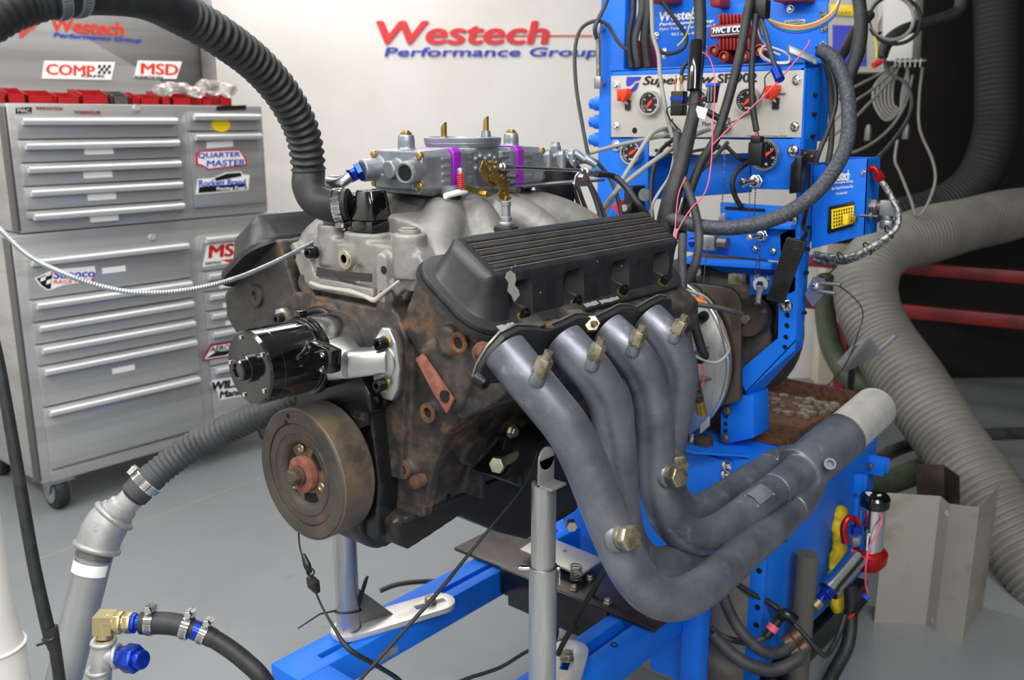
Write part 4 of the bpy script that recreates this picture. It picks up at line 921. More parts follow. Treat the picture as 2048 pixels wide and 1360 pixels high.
# support posts
def foot(name, label, base, tip, slot, lower, upper, top, collar=None):
    r = root(name, base, label, 'post')
    d = (tip-base); L = d.length; d.normalize(); n = V((-d.y, d.x, 0)); w_ = .036
    P = []
    for k in range(13): a = math.pi/2+math.pi*k/12; P.append(base+d*(w_*math.cos(a))+n*(w_*math.sin(a)))
    for k in range(13): a = -math.pi/2+math.pi*k/12; P.append(tip+d*(w_*math.cos(a))+n*(w_*math.sin(a)))
    H = [slot-d*.035+n*.008, slot-d*.035-n*.008, slot+d*.035-n*.008, slot+d*.035+n*.008]
    obj('foot_plate', B().prism(P, Z*.012, [H]), 'alu_bright', r, bevel=.0015)
    obj('foot_bolt', B().cyl(slot+Z*.012, slot+Z*.0145, .014).hexhead(slot+Z*.0145, Z, .0125, .012), 'brass', r, bevel=.001)
    obj('lower_tube', B().lathe(base+Z*.012, Z, [(0,lower),(collar-base.z-.012 if collar else top-base.z, lower)], 40), 'alu_brushed', r, smooth=50)
    if collar: obj('upper_tube', B().cyl(V((base.x,base.y,collar-.05)), V((base.x,base.y,top)), upper, n=40), 'alu_brushed', r, smooth=50); obj('collar', B().torus((base.x,base.y,collar), Z, lower-.001, .0015, 40, 8), 'alu_machined', r)
    obj('weld', B().torus(base+Z*.0125, Z, lower, .003, 36, 8), 'alu_machined', r)
    obj('gusset', B().prism([base+d*(lower-.002)+Z*.0122, base+d*(lower+.075)+Z*.0122, base+d*(lower-.002)+Z*.095], n*.003), 'steel_dark' if not collar else 'alu_machined', r, bevel=.0008)
    return r
bl = at(697,1256,z=ZR+.012); bl.z = ZR+.001; tpL = at(893,1198,z=ZR+.012); tpL.z = ZR+.001; slL = at(845,1192,z=ZR+.012); slL.z = ZR+.001; slL = bl+(tpL-bl)*((slL-bl).dot(tpL-bl)/(tpL-bl).length_squared)
foot('support_post', 'silver support post left of the engine on an oval foot plate', bl, tpL-(tpL-bl).normalized()*.02, slL, .0235, .02, .70)
brp = V((.30,.233,ZR+.001)); tR = at(1140,1300,z=ZR+.012); tR.z = ZR+.001; slR = at(1126,1318,z=ZR+.012); slR.z = ZR+.001; slR = brp+(tR-brp)*((slR-brp).dot(tR-brp)/(tR-brp).length_squared)
pr = foot('support_post', 'tall silver telescopic support post in front of the header pipes', brp, tR, slR, .0225, .0195, .80, .663)
q = at(1086,1136,x=.30)
obj('lock_pin', B().cyl(q-RT*.034, q+RT*.026, .004).ball(q-RT*.036, .0045, 10), 'chrome', pr)
obj('pin_ring', B().torus(q+RT*.026-Z*.016, RT, .013, .0018, 24, 8), 'chrome', pr)
t = V((.30,.233,.80)); tc_ = obj('top_clevis', B().cyl(t-Z*.002, t+Z*.003, .0195).box(t+V((.002,-.018,.002)), t+V((.006,.018,.045))).cyl(t+V((.002,0,.045)), t+V((.006,0,.045)), .018, n=24).box(t+V((.002,-.018,.002)), t+V((.030,.018,.006))), 'galv', pr, bevel=.001); obj('clevis_bolt', B().hexhead(t+V((-.006,0,.006)), Z, .008, .012), 'gold', tc_)

# ================================================================ DYNAMOMETER STAND
dy = root('dynamometer_stand', (.1,1.1,0), 'blue painted dynamometer stand with angled upright behind the engine', 'stand')
YD = 1.05
def g(px, py, y=YD): return at(px, py, y=y)
def gp(name, pts, th, m='blue', par=None, y=YD, holes=(), bevel=.0012, **k):
    hs_ = [circ(g(h[0], h[1], y), X, Z, h[2], 14) for h in holes]
    return obj(name, B().prism([g(p[0], p[1], y) for p in pts], Y*th, hs_), m, par or dy, bevel=0 if holes else bevel, **k)
def rbolt(px, py, par, r=.011, y=YD, m='chrome', nm='button_bolt'):
    q = g(px, py, y); o = obj(nm, B().lathe(q, -Y, [(0,r*1.15),(.0015,r*1.15),(.0015,r),(.004,r*.9),(.0065,r*.5),(.0065,r*.32),(.004,r*.3)], 20), m, par, smooth=30); return o
# left upright
a = g(1195,200).x; e = g(1243,200).x; yl_ = YD+.005
obj('upright', B().box((a, yl_, .62), (e, yl_+.05, 1.95)), 'blue', dy, bevel=.003, label='left blue upright tube')
for px, py in ((1203,207),(1200,244),(1192,280)):
    q = g(px, py, yl_); x0 = a+.012; obj('pipe_cap', B().cyl((x0,q.y+.02,q.z),(x0-.035,q.y+.02,q.z),.017).hexhead((x0-.035,q.y+.02,q.z), -X, .014, .014), 'blue', dy, bevel=.0015)
q = g(1196,340,yl_); obj('pipe_cap', B().cyl((a+.012,q.y+.02,q.z),(a-.02,q.y+.02,q.z),.02), 'wire_teal', dy, bevel=.002, label='teal stained fitting')
k_ = g(1196,55,yl_-.02); k2 = g(1197,165,yl_-.02); tb_ = obj('sight_tube', B().cyl(k_, k2, .0055), 'brass', dy, label='short brass line'); 
for p in (k_, k2): obj('flare_nut', B().hexhead(p-Z*.014, Z, .011, .028).cyl(p, p+Y*.025, .008), 'zinc', tb_, bevel=.001)
# right upright: channel folded front face and side face, with diagonal foot
fx = lambda px, py, y=YD: g(px, py, y)
P = [(1600,140),(1608,132),(1608,132),(1591,600),(1588,690),(1592,700),(1497,790),(1478,740),(1557,672),(1559,590),(1563,470),(1590,455),(1600,300)]
gp('upright', [(1603,136),(1612,136),(1592,680),(1590,700),(1492,786),(1476,744),(1556,676),(1560,470),(1590,452)], .006, holes=[(1574,631,.0065),(1573,652,.0065),(1571,675,.0065),(1569,695,.0065)], label='right upright with diagonal foot')
A = [g(1612,136), g(1592,680)]; xo = g(1609,660).x
sd_ = [A[0], A[1], A[1]+V((.03,.09,0)), A[0]+V((.03,.09,0))]
S0, S1 = g(1612,136), g(1592,682); T0, T1 = at(1645,134,y=YD+.06), at(1606,692,y=YD+.06)
kk = B(); n_ = V((-.004,.002,0)); vv = [S0, S1, T1, T0]; kk.add(vv+[p+n_ for p in vv], [(0,1,2,3),(7,6,5,4),(0,4,5,1),(1,5,6,2),(2,6,7,3),(3,7,4,0)]); obj('upright_side', kk, 'blue', dy, bevel=.001)
U0, U1 = g(1492,786), at(1508,800,y=YD+.06); kk = B(); vv = [S1, T1, U1, U0]; kk.add(vv+[p+Z*.004 for p in vv], [(0,1,2,3),(7,6,5,4),(0,4,5,1),(1,5,6,2),(2,6,7,3),(3,7,4,0)]); obj('foot_side', kk, 'blue', dy)
rbolt(1573,611,dy,.013)
for px, py in ((1630,190),(1629,228),(1626,272),(1618,455),(1616,498),(1613,545),(1609,625)):
    tt = (py-136)/550; q = at(px, py, y=YD+.035); obj('punched_hole', B().cyl(q+V((.004,0,0)), q-V((.004,0,0)), .004, n=10), 'hole', dy)
# wing clamp on the upright side
q = at(1622,580,y=YD+.04); wc = obj('wing_clamp', B().prism([q+V((.004,0,.03)), q+V((.03,.0,.028)), q+V((.028,0,-.008)), q+V((.008,0,-.035)), q+V((-.012,0,-.012))], Y*-.004).cyl(q+V((.02,-.004,.018)), q+V((.065,-.004,.02)), .004).cyl(q+V((.02,-.004,.0)), q+V((.055,-.004,.0)), .004), 'zinc', dy); obj('clamp_screw', B().lathe(q+V((.01,-.004,.01)), -Y, [(0,.009),(.005,.008),(.008,.003)], 16), 'chrome', wc)
# column and base
gp('column', [(1441,795),(1506,790),(1508,876),(1440,892)], .08, label='short column', bevel=.003)
yc = YD-.0
for px, py in ((1453,820),(1450,877)): rbolt(px, py, dy, .011, YD-.002, 'steel_dark')
for px, py in ((1452,833),(1451,848),(1451,862)): q = g(px, py, YD-.001); obj('punched_hole', B().cyl(q, q+Y*.002, .005, n=12), 'hole', dy)
xs_ = .335
obj('base_box', B().box((-.25,1.0,.10),(xs_,1.66,.612)), 'blue', dy, bevel=.006, label='large blue base box')
obj('base_ledge', B().prism([V((-.05,.94,.618)), V((.17,.94,.618)), V((xs_-.06,1.0,.618)), V((-.05,1.05,.618))], Z*.004), 'blue', dy)
obj('front_plate', B().box((.02,.992,.40),(.235,1.0,.60)), 'blue', dy, bevel=.002)
for px, py in ((1454,932),(1452,951)): rbolt(px, py, dy, .012, .99)
obj('base_post', B().box((.262,.985,.02),(xs_,1.0,.42)), 'blue', dy, bevel=.002)
for px, py in ((1518,1142),(1515,1215),(1512,1250)): q = g(px, py, .984); obj('punched_hole', B().cyl(q, q+Y*.003, .0068, n=14), 'hole', dy)
obj('skid', B().box((-.25,1.0,.0),(xs_+.01,1.66,.075)), 'black_paint', dy, bevel=.003)
q = at(1572,1080,x=xs_+.0015); obj('punched_hole', B().cyl(q, q-X*.003, .005, n=10), 'hole', dy)
# bracket tabs at the far right of the base
bq = at(1700,985,x=xs_+.10)
for px, py, w_, yy, bl_ in ((1692,965,.052,1.50,(1700,961)), (1738,930,.055,1.60,(1742,931))):
    q = at(px, py, y=yy); t = obj('tab', B().box(q+V((-.045,0,-.025)), q+V((.04,.004,.028))).box(q+V((-.045,.02,-.02)), q+V((.046,.024,.024))), 'blue', dy, bevel=.002); qq = at(bl_[0], bl_[1], y=yy-.001); obj('tab_bolt', B().hexhead(qq, -Y, .009, .012), 'steel_dark', t, bevel=.001)
q = at(1695,1060,y=1.52); obj('side_strut', B().box(q+V((-.02,0,-.30)), q+V((.02,.012,.13))), 'blue', dy, bevel=.002)
obj('strut_brace', B().box((xs_-.01,1.52,.40),(q.x,1.53,.43)), 'blue', dy)
# mid crossbeams and bracket plates between the uprights
gp('crossbeam', [(1296,312),(1500,306),(1500,385),(1296,400)], .01, y=YD+.10, label='blue crossbeam')
gp('gauge_plate', [(1222,277),(1296,277),(1296,440),(1222,440)], .006, y=YD+.004)
gp('gauge_plate', [(1503,278),(1601,278),(1598,380),(1502,378)], .006, y=YD-.004)
rbolt(1587,301,dy,.011,YD-.006); rbolt(1233,291,dy,.011,YD)
gp('slotted_bracket', [(1440,405),(1442,404),(1592,414),(1590,456),(1470,452),(1440,440)], .005, y=YD-.004); gp('bracket_slot', [(1450,413),(1530,418),(1530,424),(1450,419)], .001, 'hole', y=YD-.0055, bevel=0)
gp('bracket_lip', [(1440,440),(1590,448),(1592,458),(1440,450)], -.02, y=YD-.004)
rbolt(1582,436,dy,.015,YD-.006)
gp('valve_plate', [(1370,452),(1592,458),(1590,545),(1556,522),(1370,503)], .006, y=YD, label='blue valve plate')
for px, py in ((1510,498),(1546,502)): rbolt(px, py, dy, .007, YD-.002)
gp('ledge', [(1368,512),(1555,524),(1555,536),(1368,524)], -.03, y=YD); gp('ledge_face', [(1368,528),(1553,538),(1553,552),(1368,540)], .03, y=YD+.02)
gp('lever_plate', [(1500,550),(1592,553),(1591,582),(1580,588),(1500,590)], .005, y=YD)
for px, py in ((1513,555),(1538,556),(1513,578)): rbolt(px, py, dy, .005, YD-.001)
lvq = g(1521,568,YD-.006); lvo = obj('valve_lever', B().cyl(g(1521,568,YD-.01), g(1521,568,YD), .016).sweep([g(1522,572,YD-.012), g(1518,590,YD-.014), g(1515,618,YD-.014)], [.010,.006,.008], 10), 'zinc', dy, bevel=0)
q = g(1521,568,YD-.012); obj('lever_nut', B().hexhead(q, -Y, .008, .006), 'chrome', lvo)
# steel adapter plate and silver bellhousing
bh = root('bellhousing', (0,.9,.62), 'ribbed silver bellhousing between the engine and a brown steel plate', 'bellhousing')
bc = V((.028,.99,.812)); Rb = .198
k = B(); k.lathe((.02,.63,.812), Y, [(0,.14),(.02,.14),(.30,Rb-.03),(.34,Rb),(.37,Rb),(.37,.05)], 56)
obj('shell', k, 'alu_brushed', bh, smooth=35); 
for i in range(8):
    a = math.radians(-70+22*i); d_ = V((math.cos(a), 0, math.sin(a))); c0_ = V((.02,0,.812))
    p0 = c0_+d_*.142+Y*.66; p1 = c0_+d_*(Rb-.028)+Y*.93; obj('rib', B().prism([p0-d_*.01, p0+d_*.008, p1+d_*.018, p1-d_*.01], V((-d_.z,0,d_.x))*.006), 'alu_machined', bh, bevel=.001)
obj('rim', B().torus((.02,.985,.812), Y, Rb-.002, .006, 64, 10), 'alu_machined', bh)
q = g(1408,632,.95); obj('rim_bolt', B().sock(q, V((.3,-1,0)), .012, .02), 'bolt_black', bh)
ptsP = [(1330,560),(1440,573),(1462,578),(1476,592),(1482,610),(1480,800),(1470,806),(1440,812),(1330,850)]
obj('adapter_plate', B().prism([at(*p, y=1.012) for p in ptsP], Y*.014), 'steel_brown', bh, bevel=.002, label='brown rounded steel plate')
obj('brass_block', B().box(at(1473,557,y=1.0)-V((.02,0,.014)), at(1473,557,y=1.0)+V((.012,.02,.008))), 'brass', bh, bevel=.001)
# absorber behind the plate: dark pulleys and housing
ab = root('absorber', (.15,1.2,.62), 'dark cast absorber with pulley and belt behind the blue upright', 'brake')
obj('housing', B().lathe((.08,1.06,.85), Y, [(0,.16),(.02,.19),(.20,.19),(.22,.15)], 40), 'iron_black', ab, smooth=35)
q = at(1497,636,y=1.03); obj('pulley', B().lathe(q, Y, [(-.01,.03),(-.01,.040),(.0,.042),(.01,.036),(.02,.042),(.03,.042)], 32), 'steel_brown', ab, smooth=35)
obj('pulley_bolt', B().hexhead(q-Y*.011, -Y, .011, .01), 'steel_dark', ab)
obj('belt_cover', B().prism([at(1500,560,y=1.10), at(1556,600,y=1.10), at(1556,680,y=1.10), at(1480,745,y=1.10), at(1470,600,y=1.10)], Y*.03), 'black_paint', ab, bevel=.004)
obj('cable_wrap', B().torus(at(1385,545,y=1.06), (1,.4,0), .022, .006, 20, 8).torus(at(1372,545,y=1.06), (1,.4,0), .022, .006, 20, 8).torus(at(1400,545,y=1.06), (1,.4,0), .022, .006, 20, 8), 'braided', ab)
obj('hose_coil', B().torus(at(1385,880,y=1.0), (1,.4,0), .020, .006, 20, 8).torus(at(1372,880,y=1.0), (1,.4,0), .02, .006, 20, 8), 'braided', ab)
obj('drain_block', B().box(at(1405,892,y=.98)-V((.02,0,.01)), at(1405,892,y=.98)+V((.012,.03,.02))), 'iron_black', ab, bevel=.002)
sl = obj('silver_bracket', B().prism([at(1403,812,y=.97), at(1420,800,y=.97), at(1419,852,y=.97), at(1400,868,y=.97)], Y*.004), 'alu_machined', ab)
# trough with sand behind the base
tr_ = root('drip_tray', (.2,1.4,.62), 'rusty steel tray with crusted sand on the blue base', 'tray')
k = B(); x0_, x1_, ya, yb = .00, .31, 1.12, 1.52; k.box((x0_,ya,.614),(x1_,yb,.617)); k.box((x0_,yb-.004,.617),(x1_,yb,.66)); k.box((x1_-.004,ya,.617),(x1_,yb,.640)); k.box((x0_,ya,.617),(x0_+.004,yb,.66))
obj('tray', k, 'rust', tr_); sd2 = B(); 
for i in range(60): sd2.ball((random.uniform(.05,.28), random.uniform(1.34,1.5), .62), random.uniform(.008,.016), 6, (1,1,.6))
obj('sand_crust', sd2, 'concrete', tr_, kind='stuff')
# ================================================================ CONTROL CONSOLE
cn = root('control_console', (.1,1.05,1.3), 'blue instrument console with a grey panel of gauges and red switch guards', 'console')
h = B(); c1, c2, c3, c4 = g(1222,140), g(1604,131), g(1600,279), g(1222,278)
obj('housing', B().box((c1.x, YD, c1.z), (c2.x+.006, YD+.14, c1.z-.006)).box((c1.x, YD+.134, c1.z), (c2.x, YD+.14, c4.z)).box((c1.x, YD, c1.z), (c1.x+.004, YD+.14, c4.z)).box((c2.x, YD, c1.z), (c2.x+.006, YD+.14, c4.z)).box((c1.x,YD,c1.z),(c2.x+.006,YD+.006,c1.z-.018)).box((c2.x-.01,YD,c1.z),(c2.x+.006,YD+.006,c4.z)), 'blue', cn, bevel=.002, label='blue folded housing')
panel = gp('instrument_panel', [(1222,152),(1608-0,140),(1602,275),(1222,274)], .003, 'panel_grey', cn, y=YD-.002, bevel=.0005, label='grey instrument panel')
panel2 = None
for px, py in ((1233,170),(1233,252),(1594,160),(1590,253)): rbolt(px, py, cn, .0085, YD-.003)
q = g(1269,261,YD-.003); obj('panel_hole', B().cyl(q, q+Y*.001, .0068), 'hole', cn)
def gt(s_, x0, y0, x1, y1, m, par, y, sh=0, bold=.02): 
    p0 = g(x0, y1, y); p1 = g(x1, y1, y); return text(s_, p0, X*(p1.x-p0.x), Z*(g(x0, y0, y).z-p0.z), m, par, sh, bold)
gt('SuperFlow', 1286, 153, 1428, 175, 'ink', panel, YD-.0025, .25, .025); gt('SF-902', 1436, 148, 1513, 166, 'ink', panel, YD-.0025, 0, .025)
gt('A', 1342, 236, 1347, 244, 'ink', panel, YD-.0025, 0, .0); gt('B', 1455, 235, 1461, 243, 'ink', panel, YD-.0025, 0, .0); gt('P.  Man P.', 1391, 243, 1432, 252, 'ink', panel, YD-.0025, 0, .0)
gt('Power', 1551, 184, 1572, 191, 'ink', panel, YD-.0025, 0, .0); gt('SuperFlow Corp, Colorado Springs, CO USA', 1495, 270, 1574, 273, 'steel_dark', panel, YD-.0025, 0, .0)
# blue S-shaped emblem
for P in ([(1254,154),(1282,153),(1279,160),(1270,162),(1264,168),(1258,172),(1253,172),(1252,163)], [(1278,165),(1274,176),(1270,182),(1262,184),(1254,184),(1261,180),(1267,172),(1272,166)]): gp('emblem', P, .0008, 'sign_blue', panel, y=YD-.0036, bevel=0)
def gauge(px, py, r, y, par, ang, nums=('-3','6','9','12','15'), title='FUEL'):
    q = g(px, py, y); G = obj('gauge', B().lathe(q, -Y, [(0,r*.98),(.012,r),(.016,r*.97),(.016,r*.86),(.008,r*.80)], 48, False), 'alu_machined', par, smooth=30, label='round gauge with bright bezel')
    obj('dial', B().cyl(q-Y*.007, q-Y*.008, r*.84, n=40), 'dial_black', G)
    d_ = V((math.cos(ang), 0, math.sin(ang))); n_ = V((-d_.z, 0, d_.x)); o2 = q-Y*.0088
    obj('needle', B().prism([o2-d_*r*.3-n_*.002, o2-d_*r*.3+n_*.002, o2+d_*r*.05+n_*.004, o2+d_*r*.68, o2+d_*r*.05-n_*.004], Y*-.0008), 'needle', G)
    obj('hub', B().cyl(o2, o2-Y*.002, r*.10), 'needle', G)
    for i, s_ in enumerate(nums):
        a = math.radians(205-55*i); p = o2+V((math.cos(a), 0, math.sin(a)))*r*.58; text(s_, p-X*r*.10-Z*r*.07, X*r*.2, Z*r*.14, 'label_white', G, 0, 0, 'numeral')
    for i in range(21):
        a = math.radians(225-13.5*i); d2 = V((math.cos(a), 0, math.sin(a))); p = o2+d2*r*.76; obj('tick', B().obox(p, d2*r*.045, V((-d2.z,0,d2.x))*.0006, Y*.0003), 'label_white', G)
    text(title, o2-X*r*.22-Z*r*.62, X*r*.44, Z*r*.14, 'label_white', G, 0, .01); return G
gauge(1304,206,.0275,YD-.002,cn,math.radians(232)); gauge(1401,202,.0275,YD-.002,cn,math.radians(40),('0','20','40','60','80'),'OIL'); gauge(1500,201,.0275,YD-.002,cn,math.radians(225),('-3','6','9','12','15'))
gauge(1267,305,.028,YD+.0,dy,math.radians(30),('0','20','40','60','80'),'FUEL'); gauge(1534,310,.033,YD-.008,dy,math.radians(30),('-3','6','9','12','15'))
def guard(px, py):
    q = g(px, py, YD-.004); G = obj('switch_guard', B().prism([q+V((-.014,0,.012)), q+V((.014,0,.014)), q+V((.016,0,.004)), q+V((.004,0,-.016)), q+V((-.001,0,-.016)), q+V((-.003,0,-.004)), q+V((-.008,0,-.014)), q+V((-.012,0,-.014))], Y*-.022), 'orange_red', cn, bevel=.002, label='red flip-up switch guard')
    obj('switch_base', B().box(q+V((-.002,.001,-.034)), q+V((.012,-.003,-.012))), 'black_plastic', G); obj('toggle', B().cyl(q+V((.006,0,-.022)), q+V((.004,-.014,-.014)), .0028), 'chrome', G)
guard(1253,190); guard(1549,184)
for px, py, m in ((1345,258,'brass'),(1452,254,'anodised_blue')): q = g(px, py, YD-.003); obj('bulkhead_fitting', B().hexhead(q, -Y, .014, .010).cyl(q-Y*.01, q-Y*.03, .008), m if m == 'brass' else 'brass', cn, bevel=.001)
# ================================================================ rear board with shop lettering
YB = 1.25
rb = root('rear_board', at(1480,100,y=YB), 'blue rear board with white shop lettering above the console', 'board')
obj('board', B().prism([g(1303,8,YB), g(1655,0,YB), g(1655,160,YB), g(1303,160,YB)], Y*.006), 'blue', rb, bevel=.002); q = g(1655,0,YB)
obj('board', B().prism([g(1295,-60,YB), g(1658,-60,YB), g(1656,4,YB), g(1300,8,YB)], Y*.006), 'blue', rb)
def bt(s_, x0, y0, x1, y1, sh=.2, bold=.03): p0 = g(x0, y1, YB-.001); p1 = g(x1, y1, YB-.001); return text(s_, p0, X*(p1.x-p0.x), Z*(g(x0, y0, YB).z-p0.z), 'white', rb, sh, bold)
bt('Westech', 1319, 25, 1402, 43, .1); bt('Performance Group', 1319, 46, 1427, 54); bt('Dyno Tuning & Performance Parts', 1319, 56, 1445, 63, 0, .01); bt('951-685-4767', 1343, 66, 1405, 72, 0, .01)
for px, py in ((1646,29),(1648,57),(1647,90),(1314,71),(1329,103),(1330,111),(1409,97),(1409,108),(1581,18)): rbolt(px, py, rb, .007, YB-.001)
gp('name_tag', [(1568,41),(1610,38),(1611,49),(1569,52)], .002, 'zinc', rb, y=YB-.003); gt('LS IGNITION', 1572, 42, 1606, 47, 'ink', rb, YB-.0035, 0, 0)
# ignition coils and boxes
def coil(pts, name, label, y, m='red_dark', fins=None, plate_=None):
    r = root(name, g(*pts[2], y), label, 'ignition coil'); return r
co = root('ignition_coil', g(1470,95,YB-.06), 'dark red finned ignition coil with a silver name plate on the rear board', 'ignition coil')
yc_ = YB-.055
obj('coil_body', B().prism([g(1428,48,yc_), g(1500,42,yc_), g(1505,95,yc_), g(1440,103,yc_)], Y*.05), 'red_dark', co, bevel=.003)
for i in range(9): a = 1436+i*7.2; obj('fin', B().prism([g(a,28,yc_-.012), g(a+4,28,yc_-.012), g(a+5.5,48,yc_-.012), g(a+1.5,48,yc_-.012)], Y*.05), 'red_dark', co, bevel=.001); obj('fin', B().prism([g(a+1,76,yc_-.012), g(a+5,76,yc_-.012), g(a+5,100,yc_-.012), g(a+1,100,yc_-.012)], Y*.05), 'red_dark', co, bevel=.001)
npz = obj('name_plate', B().prism([g(1418,52,yc_-.016), g(1500,44,yc_-.016), g(1500,70,yc_-.016), g(1418,77,yc_-.016)], Y*.016), 'red_dark', co, bevel=.002)
gp('plate_face', [(1422,55),(1498,48),(1498,66),(1422,73)], .001, 'zinc', npz, y=yc_-.018, bevel=0); gp('plate_band', [(1423,59),(1497,52),(1497,64),(1423,70)], .001, 'ink', npz, y=yc_-.0188, bevel=0)
gt('HVC II COIL', 1426, 56, 1492, 67, 'white', npz, yc_-.0195, .1, .03)
for px, py in ((1429,101),(1449,113),(1490,112),(1520,100)): q = g(px, py, yc_); obj('tower', B().lathe(q+Y*.03, -Y, [(0,.016),(.035,.013),(.036,.009),(.028,.008)], 20), 'red_dark', co); obj('terminal', B().cyl(q, q-Y*.002, .005), 'gold', co)
cx_ = root('coil_pack', g(1270,138,1.10), 'bright red square ignition coil standing on the console top', 'ignition coil')
y7 = 1.10; obj('body', B().prism([g(1230,95,y7), g(1255,86,y7), g(1255,135,y7), g(1228,135,y7)], Y*.06), 'red', cx_, bevel=.003); obj('core', B().prism([g(1252,82,y7+.01), g(1280,80,y7+.01), g(1289,92,y7+.01), g(1289,135,y7+.01), g(1252,136,y7+.01)], Y*.07), 'red_dark', cx_, bevel=.004)
obj('foot', B().prism([g(1228,134,y7), g(1290,134,y7), g(1290,139,y7), g(1228,139,y7)], Y*.07), 'black_plastic', cx_)
obj('lead_boot', B().tube([g(1244,102,y7-.01), g(1244,88,y7-.01), g(1238,78,y7-.01)], [.013,.012,.010], 14), 'carb_grey', cx_)
for nm, P, lb in (('ignition_box', [(1418,-8),(1440,-6),(1440,12),(1420,14)], 'small red ignition box corner at the top of the rear board'), ('ignition_box', [(1543,-12),(1612,-14),(1612,2),(1545,3)], 'long red ignition box at the top edge right of the coil'), ('ignition_box', [(1295,-16),(1345,-18),(1345,3),(1298,6)], 'dark red box at the top edge left of the lettering')):
    o = obj(nm, B().prism([g(p[0], p[1], YB-.05) for p in P], Y*.05), 'red_dark', None, bevel=.003, label=lb, cat='box')
# ================================================================ side box with lettering and yellow terminal grid
sb = root('side_box', at(1690,470,y=1.12), 'blue open box with white shop lettering and a yellow socket grid', 'box')
YS = 1.10
def sg(px, py, d=0): return at(px, py, y=YS-d)
obj('front', B().prism([sg(1628,325), sg(1738,316), sg(1731,470), sg(1622,498)], Y*.004), 'blue', sb, bevel=.001)
obj('rear', B().prism([sg(1650,315)+Y*.06, sg(1738,316)+Y*.06, sg(1731,440)+Y*.06, sg(1650,440)+Y*.06], Y*.004), 'blue', sb)
obj('side', B().prism([sg(1738,316), sg(1738,316)+Y*.064, sg(1731,470)+Y*.064, sg(1731,470)], X*-.004), 'blue', sb)
def st(s_, x0, y0, x1, y1, bold=.02, slope=0): 
    p0 = sg(x0, y1, .001); p1 = sg(x1, y1+slope, .001); text(s_, p0, p1-p0, Z*(sg(x0, y0).z-p0.z), 'white', sb, .1, bold)
st('Westech', 1664, 342, 1698, 362, .03, -2); st('Performance Group', 1664, 363, 1706, 370, .01, -4); st('Dyno Tuning & Performance Parts', 1663, 374, 1706, 382, .0, -5); st('951-685-4767', 1672, 385, 1695, 390, .0, -2)
for px, py in ((1650,363),(1727,346)): rbolt(px, py, sb, .0045, YS-.001)
tg = obj('socket_plate', B().prism([sg(1659,413,.001), sg(1709,402,.001), sg(1707,452,.001), sg(1656,467,.001)], Y*-.004), 'black_plastic', sb, bevel=.001)
tf = obj('socket_grid', B().prism([sg(1664,419,.005), sg(1709,410,.005), sg(1706,447,.005), sg(1664,458,.005)], Y*-.003), 'yellow', tg, label='yellow socket grid')
for i in range(8):
    for j in range(5):
        q = sg(1668.5+i*5, 424-i*1.05+j*7.0-j*.1*i, .0082); obj('socket', B().box(q+V((-.0012,0,-.0022)), q+V((.0012,-.0004,.0022))), 'hole', tf)
obj('plug', B().box(sg(1692,438,.03)-V((.008,0,.012)), sg(1692,438,.008)+V((.012,0,.012))), 'yellow', sb, bevel=.002); obj('plug', B().box(sg(1712,438,.03)-V((.006,0,.008)), sg(1712,438,.01)+V((.006,0,.008))), 'gold', sb, bevel=.002)
q = sg(1740,432,0); obj('thumb_bolt', B().cyl(q-X*.02, q+X*.016, .003).hexhead(q, X, .008, .006), 'steel_dark', sb)
# elbow fitting at the right of the side box
el = root('elbow_fitting', sg(1780,440), 'grey steel elbow fitting at the right edge of the blue side box', 'fitting')
e0 = sg(1737,412,-.02); e1 = sg(1775,413,-.02); e2 = sg(1775,440,-.02)
obj('nut', B().hexhead(e0, X, .017, .020).cyl(e0+X*.018, e1, .012), 'steel_dark', el, bevel=.001)
obj('elbow', B().box(e1-V((.012,.012,.018)), e1+V((.020,.012,.013))).cyl(e1-Z*.01, e2, .0115).hexhead(e2, -Z, .015, .018), 'zinc', el, bevel=.002)
# throttle pedal and its arm
pd = root('throttle_pedal', at(1560,560,y=1.0), 'black ribbed rubber pedal hanging on a bent arm', 'pedal')
YP = .985
pq = [(1571,474),(1613,482),(1565,608),(1530,600)]
pp_ = obj('pad', B().prism([at(*p, y=YP) for p in pq], Y*.012), 'rubber', pd, bevel=.004)
A0, A1, A2, A3 = [at(*p, y=YP-.0005) for p in pq]
for i in range(26):
    t0 = (i+.7)/27
    for s0, s1 in ((.06,.47),(.53,.94)):
        L0 = A0.lerp(A3, t0); R0_ = A1.lerp(A2, t0); L1 = A0.lerp(A3, t0+.018); R1_ = A1.lerp(A2, t0+.018)
        obj('tread', B().prism([L0.lerp(R0_, s0), L0.lerp(R0_, s1), L1.lerp(R1_, s1), L1.lerp(R1_, s0)], Y*-.0018), 'rubber', pp_)
obj('arm', B().tube([at(1617,330,y=1.02), at(1618,390,y=1.0), at(1611,430,y=.995), at(1606,452,y=.99), at(1612,466,y=.99), at(1605,480,y=.985)], [.009,.009,.009,.009,.009,.009], 8, flat=.45), 'black_paint', pd)
obj('pivot_bracket', B().prism([at(1601,298,y=1.03), at(1636,300,y=1.03), at(1636,322,y=1.03), at(1603,326,y=1.03)], Y*.004).box(at(1603,326,y=1.03), at(1636,330,y=1.03)+V((0,.03,0))), 'black_paint', pd, bevel=.001)
obj('pivot_housing', B().prism([at(1580,330,y=1.01), at(1592,312,y=1.01), at(1604,312,y=1.01), at(1600,385,y=1.01), at(1577,388,y=1.01)], Y*.03).box(at(1612,385,y=1.0), at(1632,410,y=1.02)), 'black_paint', pd, bevel=.003)
for px, py in ((1611,306),(1625,312),(1617,334)): q = at(px, py, y=1.028); obj('pivot_screw', B().cyl(q, q-Y*.003, .003), 'chrome', pd)
